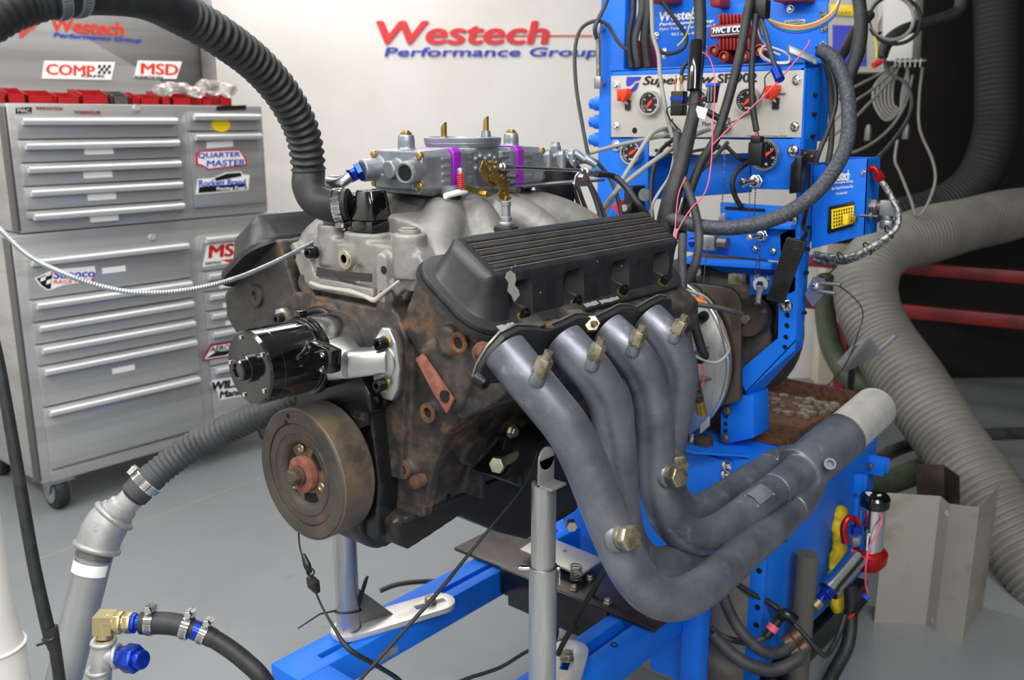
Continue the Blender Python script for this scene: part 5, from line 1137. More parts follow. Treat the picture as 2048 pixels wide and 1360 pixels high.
# push-button valves with ball chains
def chain(name, label, pts, r=.0021):
    P, L = resample(pts, .0052); b = B()
    for p in P: b.ball(p, r, 6)
    b.sweep(P, [.0005]*len(P), 4); return obj(name, b, 'chrome', None, label=label, cat='chain', kind=None)
def knob(px, py, y, label, sz=1.):
    q = g(px, py, y); k = root('relief_knob', q, label, 'valve knob'); obj('nut', B().hexhead(q, -Y, .016*sz, .012).lathe(q-Y*.012, -Y, [(0,.013*sz),(.008,.013*sz),(.010,.010*sz)], 20), 'chrome', k, bevel=.001); obj('stem', B().lathe(q-Y*.02, V((-.6,-1,-.1)), [(0,.006*sz),(.02,.006*sz),(.021,.010*sz),(.028,.010*sz),(.030,.008*sz)], 18), 'chrome', k)
knob(1516,362,YD-.01,'large chrome valve knob below the right gauge'); knob(1529,470,YD-.01,'chrome valve knob on the blue plate left of the pedal', .8)
kq = g(1428,482,YD-.01); kv = root('supply_valve', kq, 'steel square valve with blue fitting on the blue plate', 'valve'); obj('body', B().box(kq-V((.02,.03,.018)), kq+V((.016,0,.016))), 'zinc', kv, bevel=.003); obj('knurled_cap', B().cyl(kq+V((.02,-.015,0)), kq+V((.042,-.015,0)), .013, n=16), 'steel_dark', kv); obj('blue_fitting', B().cyl(kq+V((-.02,-.015,-.002)), kq+V((-.05,-.015,-.006)), .011), 'anodised_blue', kv)
chain('ball_chain', 'ball chain hanging from the console to a small grey tag', [g(1450,285,YD-.02), g(1447,360,YD-.02), g(1443,428,YD-.02)])
obj('chain_tag', B().prism([g(1438,428,YD-.02), g(1450,426,YD-.02), g(1450,442,YD-.02), g(1436,442,YD-.02)], Y*.006), 'zinc', None, bevel=.001, label='small grey tag at the end of the long ball chain', cat='tag')
chain('ball_chain', 'ball chain looping below the chrome knob left of the pedal', [g(1522,474,YD-.03), g(1518,500,YD-.03), g(1511,540,YD-.03), g(1513,549,YD-.03), g(1519,548,YD-.03), g(1519,510,YD-.03), g(1520,474,YD-.03)])
chain('ball_chain', 'left one of two short ball chains below the right gauge', [g(1500,368,YD-.03), g(1499,400,YD-.03), g(1498,434,YD-.02)])
chain('ball_chain', 'right one of two short ball chains below the right gauge', [g(1511,370,YD-.03), g(1510,400,YD-.03), g(1508,434,YD-.02)])
chain('ball_chain', 'long ball chain hanging in front of the silver bellhousing', [g(1415,494,.97), g(1411,520,.95), g(1408,560,.94), g(1408,590,.93)])

# ================================================================ HOSES AT THE FRONT
def lerp_d(P): return path(*P)
H1 = lerp_d([(-140,110,.97),(-60,58,.98),(10,16,1.0),(60,-2,1.02),(120,-16,1.04),(200,-20,1.08),(290,-8,1.13),(368,30,1.21),(441,73,1.27),(513,128,1.34),(568,192,1.40),(605,265,1.45),(617,337,1.48),(617,372,1.48),(632,400,1.475),(662,411,1.465),(698,410,1.46)])
P_, L_ = resample(H1, .002)
def cut(P, a, b): n = len(P)-1; return P[int(a*n):int(b*n)+1]
def nearest_t(p): return min(range(len(P_)), key=lambda i: (P_[i]-p).length)/(len(P_)-1)
t1 = nearest_t(at(365,30,d=1.2)); t2 = nearest_t(at(617,340,d=1.48)); t0 = nearest_t(at(100,-12,d=1.03))
rh = root('radiator_hose', at(620,330,d=1.48), 'thick black corrugated coolant hose arching over from the upper left', 'hose')
RH = .0262
corrugated('hose_end', cut(P_, 0, t0), RH+.001, .010, .0012, 'rubber', rh, n=36)
obj('smooth_section', B().sweep(cut(P_, t0-.002, t1), [RH*1.08]*len(cut(P_, t0-.002, t1)), 36), 'rubber', rh, smooth=80)
def ribs(name, P, r, pitch, amp, m, par=None, n=40, **k):
    L = sum((P[i+1]-P[i]).length for i in range(len(P)-1)); s_ = 0; rs = []
    for i, p in enumerate(P):
        if i: s_ += (P[i]-P[i-1]).length
        c_ = .5+.5*math.cos(2*math.pi*s_/pitch); rs.append(r+amp*(c_**1.5)-amp*.5)
    b = B(); b.sweep(P, rs, n); return obj(name, b, m, par, smooth=80, **k)
ribs('corrugated_section', cut(resample(H1, .0018)[0], t1, t2), RH, .0138, .0042, 'rubber', rh)
se = cut(P_, t2, 1); obj('elbow_section', B().sweep(se, [RH*1.0]*len(se), 36), 'rubber', rh, smooth=80)
def band(name, P, t, w_, r, m, par, screw=True, lab=None):
    n = len(P)-1; i = min(max(int(t*n), 1), n-1); c_ = P[i]; ax = (P[i+1]-P[i-1]).normalized()
    o = obj(name, B().lathe(c_-ax*w_/2, ax, [(0,r),(0,r+.0014),(w_,r+.0014),(w_,r)], 40, False), m, par, smooth=30, label=lab)
    b = B(); u, v, d = b.frame(ax)
    for k in range(48):
        a = 2*math.pi*k/48; rad = u*math.cos(a)+v*math.sin(a); b.obox(c_+rad*(r+.0015), ax*w_*.32, rad*.0003, (u*-math.sin(a)+v*math.cos(a))*.0006)
    obj('band_slots', b, 'steel_dark', o, kind='stuff')
    if screw:
        dn = (DN-ax*DN.dot(ax)).normalized() if screw != 'up' else -(DN-ax*DN.dot(ax)).normalized()
        q = c_+dn*(r+.006); sd_ = ax.cross(dn).normalized(); obj('band_screw', B().cyl(q-sd_*.012, q+sd_*.010, .0045).hexhead(q+sd_*.010, sd_, .006, .006).obox(q, ax*w_*.5, dn*.004, sd_*.008), 'chrome', o)
    return o
band('hose_clamp', P_, nearest_t(at(125,2,d=1.03)), .013, RH*1.09, 'zinc', rh, False, 'worm drive band clamp'); band('hose_clamp', P_, nearest_t(at(163,0,d=1.05)), .014, RH*1.09, 'zinc', rh, False)
band('hose_clamp', P_, .985, .014, RH+.0005, 'chrome', rh)
# lower hose, fittings, standing pipe
H2 = lerp_d([(640,770,1.56),(590,798,1.57),(547,818,1.58),(470,850,1.60),(393,888,1.61),(340,925,1.61),(296,962,1.60),(268,990,1.595)])
P2, L2 = resample(H2, .0018)
lh = root('lower_hose', at(400,880,d=1.6), 'lower black corrugated hose sloping from under the pump to the metal pipe', 'hose')
ribs('corrugated_section', cut(P2, 0, .88), .0245, .0105, .0022, 'hose_grey', lh); k_ = cut(P2, .88, 1); obj('cuff', B().sweep(k_, [.0255]*len(k_), 36), 'hose_grey', lh, smooth=80)
band('hose_clamp', P2, .93, .016, .0262, 'chrome', lh, 'up')
sp_ = root('standing_pipe', at(140,1330,d=1.57), 'galvanised steel standing pipe with a cast forty-five degree elbow at lower left', 'pipe')
e0 = at(262,998,d=1.592); e1 = at(228,1032,d=1.59); e2 = at(208,1055,d=1.585); e3 = at(194,1095,d=1.58); e4 = at(187,1115,d=1.578); e5 = at(126,1360,d=1.575)
obj('reducer', B().lathe(e0+(e0-e1)*.1, e1-e0, [(0,.021),(.018,.021),(.022,.026),(.034,.027),(.036,.031),(.058,.031)], 36), 'galv', sp_, smooth=30)
obj('elbow', B().tube([e1, e1.lerp(e2,.6), e2.lerp(e3,.3), e3], [.0335,.036,.0365,.0355], 36).torus(e1, e1-e2, .0335, .005, 40, 10).torus(e3, e3-e4, .035, .0055, 40, 10), 'galv', sp_, smooth=60, label='cast elbow with beads')
dpp = (e5-e4).normalized(); tf_ = (e4.z-.0)/-dpp.z; e6 = e4+dpp*tf_
obj('pipe', B().cyl(e3, e6, .0295, n=40), 'pipe_galv', sp_, smooth=60); obj('pipe_label', B().lathe(e4+dpp*.006, dpp, [(0,.0297),(0,.0302),(.020,.0302),(.020,.0297)], 40, False), 'label_white', sp_, label='worn cream paper band')
obj('coupling', B().cyl(e3-dpp*.0, e4, .031, n=36), 'steel_dark', sp_)
u, v, d_ = B().frame(dpp)
# tee with brass elbow, hose and blue caps
tp = root('tee_assembly', at(205,1330,d=1.36), 'galvanised tee with brass elbow and blue capped outlet at lower left', 'fitting')
D0 = 1.38
q0 = at(200,1350,d=D0); q1 = at(207,1283,d=D0); zx = Z
tee = obj('tee', B().cyl(at(196,1420,d=D0), q1, .0155, n=24).cyl(at(205,1310,d=D0), at(232,1312,d=D0), .014, n=24).torus(q1, Z, .0155, .004, 26, 8).torus(at(233,1312,d=D0), RT, .0155, .004, 26, 8).torus(at(198,1340,d=D0), Z, .0155, .004, 26, 8), 'galv', tp, smooth=50)
obj('lower_nipple', B().cyl(at(196,1350,d=D0), V((at(196,1350,d=D0).x, at(196,1350,d=D0).y, 0)), .0125, n=20), 'galv', tp)
b1 = at(209,1276,d=D0); b2 = at(210,1245,d=D0); b3 = at(252,1245,d=D0)
obj('brass_elbow', B().tube([b1, b1.lerp(b2,.6), b2, b2.lerp(b3,.3), b2.lerp(b3,.55)], [.013]*5, 20).obox(b2, RT*.014, HD*.013, DN*.0135).cyl(b1, b1-Z*.012, .0135), 'fitting_brass', tp, smooth=40, bevel=0)
obj('brass_nut', B().hexhead(b2.lerp(b3,.5), RT, .0175, .012).hexhead(b2.lerp(b3,.95), RT, .0165, .012).cyl(b2.lerp(b3,.5), b3, .012), 'fitting_brass', tp, bevel=.001)
bb1 = at(258,1246,d=D0); obj('blue_nut', B().hexhead(bb1, RT, .0155, .012).cyl(bb1, bb1+RT*.02, .011), 'anodised_blue', tp, bevel=.001)
c0_ = at(234,1313,d=D0); r1 = (at(300,1322,d=D0-.03)-c0_).normalized(); obj('blue_cap', B().lathe(c0_, r1, [(0,.011),(.008,.011)], 20).hexhead(c0_+r1*.006, r1, .0165, .010).cyl(c0_+r1*.014, c0_+r1*.022, .0125).hexhead(c0_+r1*.020, r1, .0215, .024).lathe(c0_+r1*.044, r1, [(0,.014),(.010,.014),(.011,.012)], 24), 'anodised_blue', tp, smooth=30, bevel=.001)
H3 = path((266,1247,D0),(300,1246,D0),(345,1248,D0),(390,1260,D0),(440,1285,D0),(490,1322,D0),(530,1365,D0),(560,1440,1.4))
hh = root('rubber_hose', at(420,1275,d=D0), 'black rubber hose with three clamps running from the brass elbow to the floor', 'hose'); P3, _ = resample(H3, .003); n3 = len(P3)
k_ = cut(P3, .05, .30); obj('sleeve', B().sweep(k_, [.0165]*len(k_), 24), 'rubber', hh, smooth=80); k_ = cut(P3, .28, 1); obj('hose', B().sweep(k_, [.0135 if i > 14 else .0145 for i in range(len(k_))], 24), 'rubber', hh, smooth=80)
band('hose_clamp', P3, .10, .012, .0168, 'chrome', hh, 'up'); band('hose_clamp', P3, .275, .012, .0168, 'chrome', hh, 'up'); band('hose_clamp', P3, .37, .011, .0145, 'chrome', hh, 'up')
k_ = cut(P3, .315, .345); obj('blue_sleeve', B().sweep(k_, [.0150]*len(k_), 24), 'anodised_blue', hh)
# steel conduit drooping across the cabinet
H4 = path((-60,400,1.25),(0,458,1.25),(60,513,1.25),(140,552,1.26),(215,576,1.28),(290,586,1.30),(380,579,1.33),(470,557,1.37),(550,524,1.45),(625,486,1.54),(655,470,1.58),(690,462,1.60),(720,455,1.60))
P4, _ = resample(H4, .0012)
ribs('steel_conduit', P4, .0036, .0038, .0010, 'zinc', None, n=12, label='thin silver flexible conduit drooping in front of the tool cabinet', cat='conduit')
# white drum edge, black conduit at far left
wd = root('white_pipe', V((0,0,0)), 'cream plastic standpipe at the lower left edge of the picture', 'pipe'); q = at(-28,1200,d=1.55); wd.location = (q.x,q.y,0); wd['_org'] = (q.x,q.y,0)
zz = at(20,1290,d=1.55).z; obj('pipe', B().lathe((q.x,q.y,0), Z, [(0,.052),(zz-.02,.050),(zz-.015,.049),(zz,.047),(zz+.05,.041),(zz+.35,.036),(1.1,.036)], 40), 'white_plastic', wd, smooth=50)
obj('ring', B().torus((q.x,q.y,zz-.012), Z, .05, .003, 40, 8), 'white_plastic', wd)
H5 = path((-60,520,1.3),(-12,680,1.3),(20,850,1.31),(45,1000,1.32),(68,1130,1.33),(92,1240,1.34),(104,1285,1.345)); bc_ = root('black_conduit', H5[-1], 'black taped cable sleeve hanging down at the left edge', 'cable')
obj('sleeve', B().tube(H5, [.0075,.0078,.0085,.009,.009,.0095,.0095], 14, flat=.8), 'rubber', bc_, smooth=80); e = H5[-1]
obj('tie_wrap', B().torus(H5[-1]-(H5[-1]-H5[-2]).normalized()*.008, H5[-1]-H5[-2], .0095, .003, 20, 8).cyl(e-RT*.010, e-RT*.022+DN*.004, .002), 'black_plastic', bc_)
k_ = V((at(112,1310,d=1.35))); obj('sleeve_tail', B().tube([e, e.lerp(k_,.5), k_, V((k_.x+.02,k_.y,.0+.01))], .0085, 12), 'rubber', bc_)

# ================================================================ CABLES UNDER THE ENGINE
def cable(name, label, pts, r, m, cat='cable', n=8, grp=None, sub=6):
    return obj(name, B().tube(path(*pts), r, n, sub=sub), m, None, label=label, cat=cat, smooth=80, group=grp)
pw = root('sensor_lead', at(598,1062,d=1.5), 'thin blue-black sensor lead with taped connectors hanging below the balancer', 'cable')
obj('lead', B().tube(path((597,1055,1.50),(599,1090,1.50),(606,1115,1.50),(620,1150,1.50),(630,1180,1.49),(645,1215,1.49),(672,1262,1.47),(690,1290,1.46),(712,1308,1.46),(760,1335,1.5),(800,1362,1.55),(830,1400,1.6)), [.0014]*5+[.0018,.0026,.0042,.0042,.004,.004,.004], 10), 'rubber', pw)
obj('connector', B().tube(path((606,1108,1.495),(614,1130,1.495),(620,1146,1.495)), [.003,.0065,.004], 8), 'black_plastic', pw); obj('connector', B().tube(path((618,1152,1.495),(627,1168,1.495),(636,1186,1.495)), [.005,.0105,.004], 8), 'black_plastic', pw)
obj('latch_loop', B().torus(at(621,1144,d=1.49), FW, .006, .0014, 16, 6), 'black_plastic', pw)
tz = root('cable_tie', at(665,1205,d=1.78), 'long black cable tie looped round the left support post', 'cable tie'); bx_, by_ = bl.x, bl.y
zt = at(697,1215,d=dep(bl)).z; obj('loop', B().torus((bx_,by_,zt), (-.25,.25,1), .0265, .0018, 30, 6), 'black_plastic', tz)
lp0 = V((bx_,by_,zt))-RT*.024+Z*.0; obj('tail', B().sweep([lp0, at(640,1228,d=1.80), at(596,1257,d=1.80)], [.002,.0018,.0014], 6), 'black_plastic', tz); obj('head', B().tube([V((bx_,by_,zt))+RT*.022+Z*.01, at(730,1166,d=1.82), at(736,1152,d=1.82)], [.0045,.004,.002], 8), 'black_plastic', tz)
cable('brake_cable', 'long thin black cable running diagonally from the engine mount to the lower edge', [(1075,905,1.44),(1045,975,1.45),(985,1050,1.46),(930,1118,1.46),(880,1180,1.47),(820,1248,1.46),(765,1310,1.45),(715,1366,1.44),(660,1430,1.44)], [.0013,.0014,.0022,.003,.0034,.0034,.003,.003,.003], 'rubber')
cable('floor_cable', 'black cable curving low across the concrete between the rails', [(880,1380,2.0),(935,1357,2.02),(1000,1335,2.03),(1060,1300,2.04),(1118,1285,2.03),(1160,1240,2.0),(1190,1180,1.98),(1215,1125,1.97)], .0042, 'rubber')
cable('floor_cable', 'short black hose lying on the floor behind the left post foot', [(760,1182,2.35),(790,1170,2.36),(830,1164,2.37),(880,1162,2.38),(930,1160,2.36)], .0065, 'rubber')
cable('brake_cable', 'black hose running down from the header beside the right post', [(1245,1060,1.80),(1210,1140,1.80),(1165,1215,1.76),(1130,1280,1.72),(1115,1310,1.70)], .0052, 'rubber')

# ================================================================ SPARK PLUG LEADS, DASH CABLES
plugs = [((1140,318,1.83),[(1165,345,1.84),(1185,385,1.85),(1200,430,1.85),(1212,470,1.83)]), ((1130,330,1.82),[(1150,360,1.82),(1165,400,1.83),(1180,440,1.84)]), ((1160,312,1.85),[(1190,322,1.86),(1215,350,1.88),(1232,385,1.88),(1245,440,1.88)]), ((1120,322,1.80),[(1140,350,1.80),(1152,392,1.82),(1168,440,1.84)]), ((1170,350,1.86),[(1195,395,1.87),(1212,440,1.88)])]
PL = ['spark lead arching furthest right from the grey distributor boots', 'second spark lead from the distributor, curving down behind the near valve cover', 'spark lead sweeping high to the right of the distributor', 'spark lead nearest the carburettor, dropping from the distributor', 'short spark lead behind the cable bracket']
for (s_, rest), lb in zip(plugs, PL): cable('spark_lead', lb, [s_]+rest, .0042, 'hose_grey', 'cable', 10)
for px, py in ((1128,312),(1150,308),(1172,318)):
    q = at(px, py, d=1.80); obj('lead_boot', B().tube([q+V((-.02,-.005,-.004)), q, q+V((.02,.008,-.012))], [.009,.0095,.006], 12), 'carb_grey', ds)
C = lambda nm, lb, pts, r, m, n=10: cable(nm, lb, pts, r, m, 'cable', n)
C('wire_loom', 'thick black taped loom hanging in front of the console centre', [(1395,-40,1.86),(1400,20,1.86),(1400,90,1.85),(1393,160,1.84),(1390,210,1.84),(1380,260,1.83),(1362,330,1.82),(1342,400,1.82),(1328,460,1.83),(1322,500,1.85)], [.0125,.0125,.012,.0115,.012,.0135,.016,.019,.019,.019], 'rubber', 14)
tpq = path((1393,84,1.838),(1390,130,1.83),(1387,180,1.83)); obj('tape_wrap', B().tube(tpq, [.0135,.014,.0138], 14), 'black_gloss', None, label='shiny black tape wrapped round the thick loom', cat='tape')
C('wire_loom', 'black sleeved loom slanting from top centre across the SF-902 lettering', [(1512,-40,1.85),(1496,20,1.84),(1484,90,1.83),(1470,150,1.82),(1450,220,1.82),(1430,280,1.82),(1400,330,1.83),(1375,400,1.84),(1362,480,1.86)], .0095, 'rubber', 12)
C('wire_loom', 'slim black loom ending in a plug over the right gauges', [(1512,30,1.84),(1506,90,1.83),(1503,150,1.83),(1505,210,1.83),(1513,262,1.83)], .0062, 'rubber', 10)
cq = at(1517,297,d=1.83); cp_ = obj('plug_connector', B().box(cq-V((.018,.01,.033)), cq+V((.012,.01,.012))).box(cq+V((-.014,-.011,.01)), cq+V((.008,.008,.024))), 'black_plastic', None, bevel=.002, label='black multi-pin plug hanging before the right hand gauge', cat='connector')
for i, (dx, m) in enumerate(((-3,'red'),(0,'wire_pink'),(3,'wire_black'))): C('thin_wire', ['thin red wire into the black plug at the right gauge','thin pink wire into the black plug at the right gauge','thin black wire into the black plug at the right gauge'][i], [(1513+dx*.3,258,1.83),(1514+dx,270,1.83),(1516+dx,284,1.83)], .0011, m, 6)
C('grey_hose', 'slim grey hose dropping from top left past the first gauge', [(1302,-30,1.95),(1304,30,1.94),(1306,70,1.93),(1317,110,1.92),(1320,150,1.91),(1328,200,1.90),(1337,245,1.90),(1345,275,1.90)], .0045, 'wire_grey')
C('braided_hose', 'thick dark braided hose looping round the right side of the console', [(1640,100,1.86),(1668,118,1.84),(1690,165,1.82),(1698,225,1.80),(1692,290,1.78),(1660,352,1.76),(1612,402,1.75),(1550,437,1.75),(1480,454,1.76),(1420,455,1.78),(1370,446,1.80),(1335,436,1.82)], .0145, 'braided_dark', 20)
C('rubber_tube', 'grey rubber tube bending down from the centre fitting past the valve cover', [(1356,268,1.86),(1354,300,1.84),(1362,345,1.82),(1378,385,1.80),(1392,430,1.78),(1398,480,1.77),(1390,530,1.77),(1374,565,1.78)], .0085, 'hose_grey', 14)
cv = root('vertical_hose', at(1385,700,d=1.66), 'long vertical dark hose with a brass end in front of the bellhousing', 'hose')
obj('hose', B().tube(path((1366,470,1.74),(1364,520,1.72),(1366,580,1.70),(1372,650,1.68),(1380,720,1.68),(1392,775,1.70),(1398,800,1.71)), [.0082,.0082,.0082,.0082,.0088,.0092,.009], 16), 'hose_grey', cv, smooth=80); obj('brass_end', B().cyl(at(1399,802,d=1.71), at(1404,828,d=1.72), .0095, n=20), 'gold', cv)
for i in range(4): a = at(1386+i*3.2,752+i*13,d=1.695); obj('ferrule_rib', B().torus(a, DN, .0095, .0016, 20, 6), 'hose_grey', cv)
C('rubber_tube', 'short thick grey tube crossing in front of the bellhousing', [(1335,600,1.66),(1380,607,1.66),(1430,614,1.66),(1484,628,1.68)], .0048, 'hose_grey', 12)
C('rubber_tube', 'grey hose from the header top falling beside the fourth tube', [(1352,560,1.64),(1354,600,1.64),(1357,650,1.63),(1362,680,1.63)], .0045, 'hose_grey', 10)
C('grey_cable', 'thin grey cable looped round the bellhousing rim', [(1352,578,1.70),(1385,584,1.68),(1415,598,1.68),(1432,625,1.70),(1448,670,1.72),(1458,700,1.73),(1440,722,1.73),(1418,724,1.73),(1385,710,1.72)], .0028, 'wire_grey', 8)
C('tie_strap', 'flat black bundle of straps beside the bellhousing window', [(1382,620,1.70),(1392,660,1.71),(1404,700,1.72),(1410,712,1.73),(1400,722,1.74),(1388,715,1.74)], [.007,.009,.009,.008,.006,.005], 'rubber', 8)
C('pink_wire', 'thin red wire loop against the bellhousing', [(1392,735,1.72),(1402,730,1.72),(1408,745,1.72),(1404,770,1.72),(1385,800,1.72),(1376,815,1.72)], .0012, 'red', 6)
obj('orange_plug', B().tube(path((1375,606,1.69),(1393,603,1.69),(1410,605,1.69)), [.004,.009,.006], 10), 'orange', None, label='small orange plug seal near the bellhousing top', cat='connector')
# grey tubes sweeping left from the console fittings
C('grey_tube', 'long pale grey tube running left from the console to the wall side', [(1180,306,1.90),(1230,292,1.91),(1290,279,1.92),(1345,268,1.93)], .0042, 'wire_grey')
C('grey_tube', 'pale grey tube curving from the left console fitting down behind the gauge', [(1336,257,1.93),(1318,260,1.92),(1300,272,1.90),(1275,310,1.88),(1250,350,1.87),(1225,395,1.88),(1205,440,1.9)], .0048, 'wire_grey')
C('grey_tube', 'pale grey tube sloping down left under the console', [(1420,258,1.94),(1385,272,1.93),(1340,300,1.90),(1290,335,1.88),(1240,375,1.87),(1215,405,1.88),(1190,440,1.9)], .005, 'wire_grey')
C('grey_tube', 'bent grey tube falling past the console centre to the valve cover', [(1350,300,1.86),(1340,350,1.85),(1318,385,1.84),(1305,410,1.84),(1303,440,1.85)], .0032, 'wire_grey')
C('black_hose', 'black hose arc under the console left half', [(1345,280,1.98),(1318,305,1.97),(1305,350,1.96),(1302,400,1.95),(1305,440,1.95)], .0045, 'rubber')
C('black_hose', 'black hose arc below the console right half', [(1450,290,2.0),(1480,318,2.0),(1500,320,2.02)], .0045, 'rubber'); C('black_hose', 'thick black hose loop behind the right gauge', [(1500,322,2.0),(1472,345,1.99),(1465,375,1.99),(1480,410,2.0),(1500,420,2.02)], .0058, 'rubber')
C('black_hose', 'thin dark hose from under the console slanting to the valve cover', [(1455,285,1.9),(1425,320,1.88),(1395,350,1.88),(1370,400,1.88),(1355,445,1.88)], .0045, 'hose_grey')
C('pink_wire', 'long pink wire slanting across the grey panel', [(1619,80,1.82),(1612,95,1.82),(1580,135,1.81),(1530,190,1.80),(1470,245,1.80),(1425,290,1.80)], .0014, 'wire_pink', 6)
C('pink_wire', 'pink wire hanging from the thick loom past the centre gauge', [(1404,104,1.81),(1418,115,1.81),(1427,140,1.81),(1430,175,1.80),(1426,240,1.80),(1422,330,1.79),(1410,385,1.78),(1380,420,1.76),(1356,460,1.75),(1352,478,1.74)], .0013, 'wire_pink', 6)
C('pink_wire', 'pale red wire dropping to the end of the valve cover', [(1372,355,1.76),(1358,385,1.75),(1352,430,1.74),(1350,475,1.73)], .0012, 'wire_pink', 6)
for i, (m, dy_, lb) in enumerate((('wire_yellow',-4,'yellow wire draped over the blue rear board'),('wire_pink',0,'pink wire draped over the blue rear board'),('wire_green',5,'green wire draped over the blue rear board'),('wire_blue',9,'blue wire draped lowest over the rear board'),('wire_grey',3,'grey wire draped over the rear board'))):
    C('draped_wire', lb, [(1522+i*3,20,1.88),(1535+i*2,40+dy_*.6,1.88),(1565,52+dy_,1.87),(1600,56+dy_,1.86),(1640,45+dy_,1.86),(1670,20+dy_,1.86),(1684,-20,1.86)], .0020, m, 8)
C('white_coil', 'coil of white wire on the console top', [(1560,110,1.9),(1530,98,1.9),(1520,105,1.9),(1530,120,1.9),(1560,125,1.9),(1583,120,1.89),(1570,105,1.89),(1545,95,1.89),(1528,92,1.89),(1522,108,1.89),(1545,124,1.89),(1575,126,1.88),(1580,112,1.88)], .0022, 'wire_white', 8)
C('sensor_wire', 'black lead ending in a blue plug over the grey panel', [(1515,25,1.85),(1530,60,1.83),(1540,100,1.82),(1552,138,1.81)], [.003,.004,.005,.005], 'hose_grey')
obj('blue_plug', B().cyl(at(1551,138,d=1.81), at(1560,160,d=1.80), .0098, n=20), 'anodised_blue', None, label='violet blue round plug hanging near the SF-902 lettering', cat='connector')
gq = at(1600,108,d=1.86); obj('grey_connector', B().obox(gq, (RT*.024+DN*.010), DN*.008, HD*.008).obox(gq+RT*.022+DN*.012, (RT*.010+DN*.004), DN*.006, HD*.006), 'carb_grey', None, bevel=.001, label='grey twin connector lying on the console top right', cat='connector')
bq = at(1359,205,d=1.86); rl = root('relay', bq, 'black relay block with a blue stripe and red wires on the console face', 'relay'); obj('body', B().box(bq-V((.014,.012,.026)), bq+V((.014,.008,.022))), 'black_plastic', rl, bevel=.0015); obj('stripe', B().box(bq+V((-.0148,-.0128,.004)), bq+V((.0148,.0085,.011))), 'anodised_blue', rl)
for i, dx in enumerate((-9,-3,3,8)): obj('relay_wire', B().tube(path((1359+dx*.7,150,1.86),(1358+dx*.8,165,1.855),(1359+dx,183,1.855)), .0011, 6), ['red','wire_white','wire_green','red'][i], rl)
obj('relay_lead', B().tube(path((1378,125,1.85),(1368,132,1.85),(1362,150,1.855)), .004, 10), 'rubber', rl)
sq = at(1425,188,d=1.82); sc = root('striped_connector', sq, 'black and white connector with a pale blue collar over the centre gauge', 'connector'); obj('body', B().obox(sq, X*.0095, Y*.009, Z*.017+X*.002), 'black_plastic', sc, bevel=.002); obj('collar', B().obox(sq+Z*.017, X*.011, Y*.0105, Z*.004), 'wire_blue', sc, bevel=.001, label='pale blue collar')
for dx in (-.004, .003): obj('stripe', B().obox(sq+V((dx,-.0095,0)), X*.0008, Y*.0006, Z*.015), 'zinc', sc)
tq = at(1402,225,d=1.82); obj('paper_tag', B().obox(tq, X*.012-Z*.003, Y*.0005, Z*.010+X*.003), 'label_white', None, label='small white printed tag below the centre gauge', cat='tag')
obj('fuse_holder', B().tube(path((1412,222,1.82),(1425,230,1.82),(1440,238,1.82)), [.006,.0075,.006], 10), 'black_plastic', None, label='black and orange inline fuse holder beside the white tag', cat='connector')
tbq = at(1408,142,y=1.13); tbm = root('terminal_strip', tbq, 'small green terminal strip on the console edge', 'connector')
for i in range(6): obj('terminal', B().box(tbq+V((-.012+.005*i,-.004,-.006)), tbq+V((-.0078+.005*i,.004,.006))), 'wire_green', tbm)
C('yellow_wire', 'yellow green wire hanging beside the board lettering', [(1396,-10,1.87),(1385,25,1.87),(1380,50,1.88),(1370,75,1.9),(1355,92,1.92)], .0016, 'wire_yellow', 6)
C('black_cable', 'black cable curving over the shop lettering to the loom', [(1318,-10,2.0),(1340,25,2.0),(1362,55,2.0),(1373,75,2.0),(1365,98,2.0),(1335,108,2.0),(1312,95,2.0),(1300,70,2.0)], .0042, 'rubber')
for i, (x0, x1, r_, lb) in enumerate(((1262,1255,.006,'black cable beside the upright top, leftmost of three'),(1280,1268,.0085,'grey black cable beside the upright top, middle of three'),(1292,1288,.012,'broad black cable bundle beside the upright, rightmost of three'))): C('riser_cable', lb, [(x0,-40,2.1),(x0+4,20,2.1),(x1+2,80,2.11),(x1+8,135,2.12)], r_, 'rubber' if i != 1 else 'hose_grey')
C('loop_cable', 'black cable looping out to the left over the white wall', [(1254,100,2.05),(1235,82,2.05),(1215,50,2.05),(1190,42,2.05),(1162,58,2.05),(1150,100,2.05),(1152,170,2.05),(1163,240,2.05),(1178,320,2.04)], .0042, 'hose_grey')
C('loop_cable', 'dark cable sweeping down in front of the left upright top', [(1222,-20,2.05),(1208,15,2.04),(1190,55,2.04),(1194,78,2.05)], .0048, 'hose_grey')
gh = path((1712,-40,2.0),(1722,40,1.98),(1716,100,1.97),(1700,150,1.96),(1690,200,1.95)); obj('black_bundle', B().tube(gh, [.014,.014,.016,.013,.012], 14), 'rubber', None, label='heavy black cable bundle right of the blue board', cat='cable', smooth=80)
C('black_cable', 'thin black cables falling beside the console right face', [(1640,100,1.86),(1665,150,1.85),(1672,200,1.84),(1660,250,1.83),(1640,300,1.83),(1632,325,1.84)], .0048, 'rubber'); C('black_cable', 'second black cable inside the braided hose loop', [(1635,92,1.9),(1655,140,1.9),(1662,200,1.9),(1663,280,1.9),(1655,330,1.9)], .006, 'hose_grey')
C('black_bundle', 'black bundle slanting from the wall box to the console corner', [(1740,30,2.2),(1712,60,2.15),(1690,100,2.1),(1668,130,2.05)], .012, 'rubber')
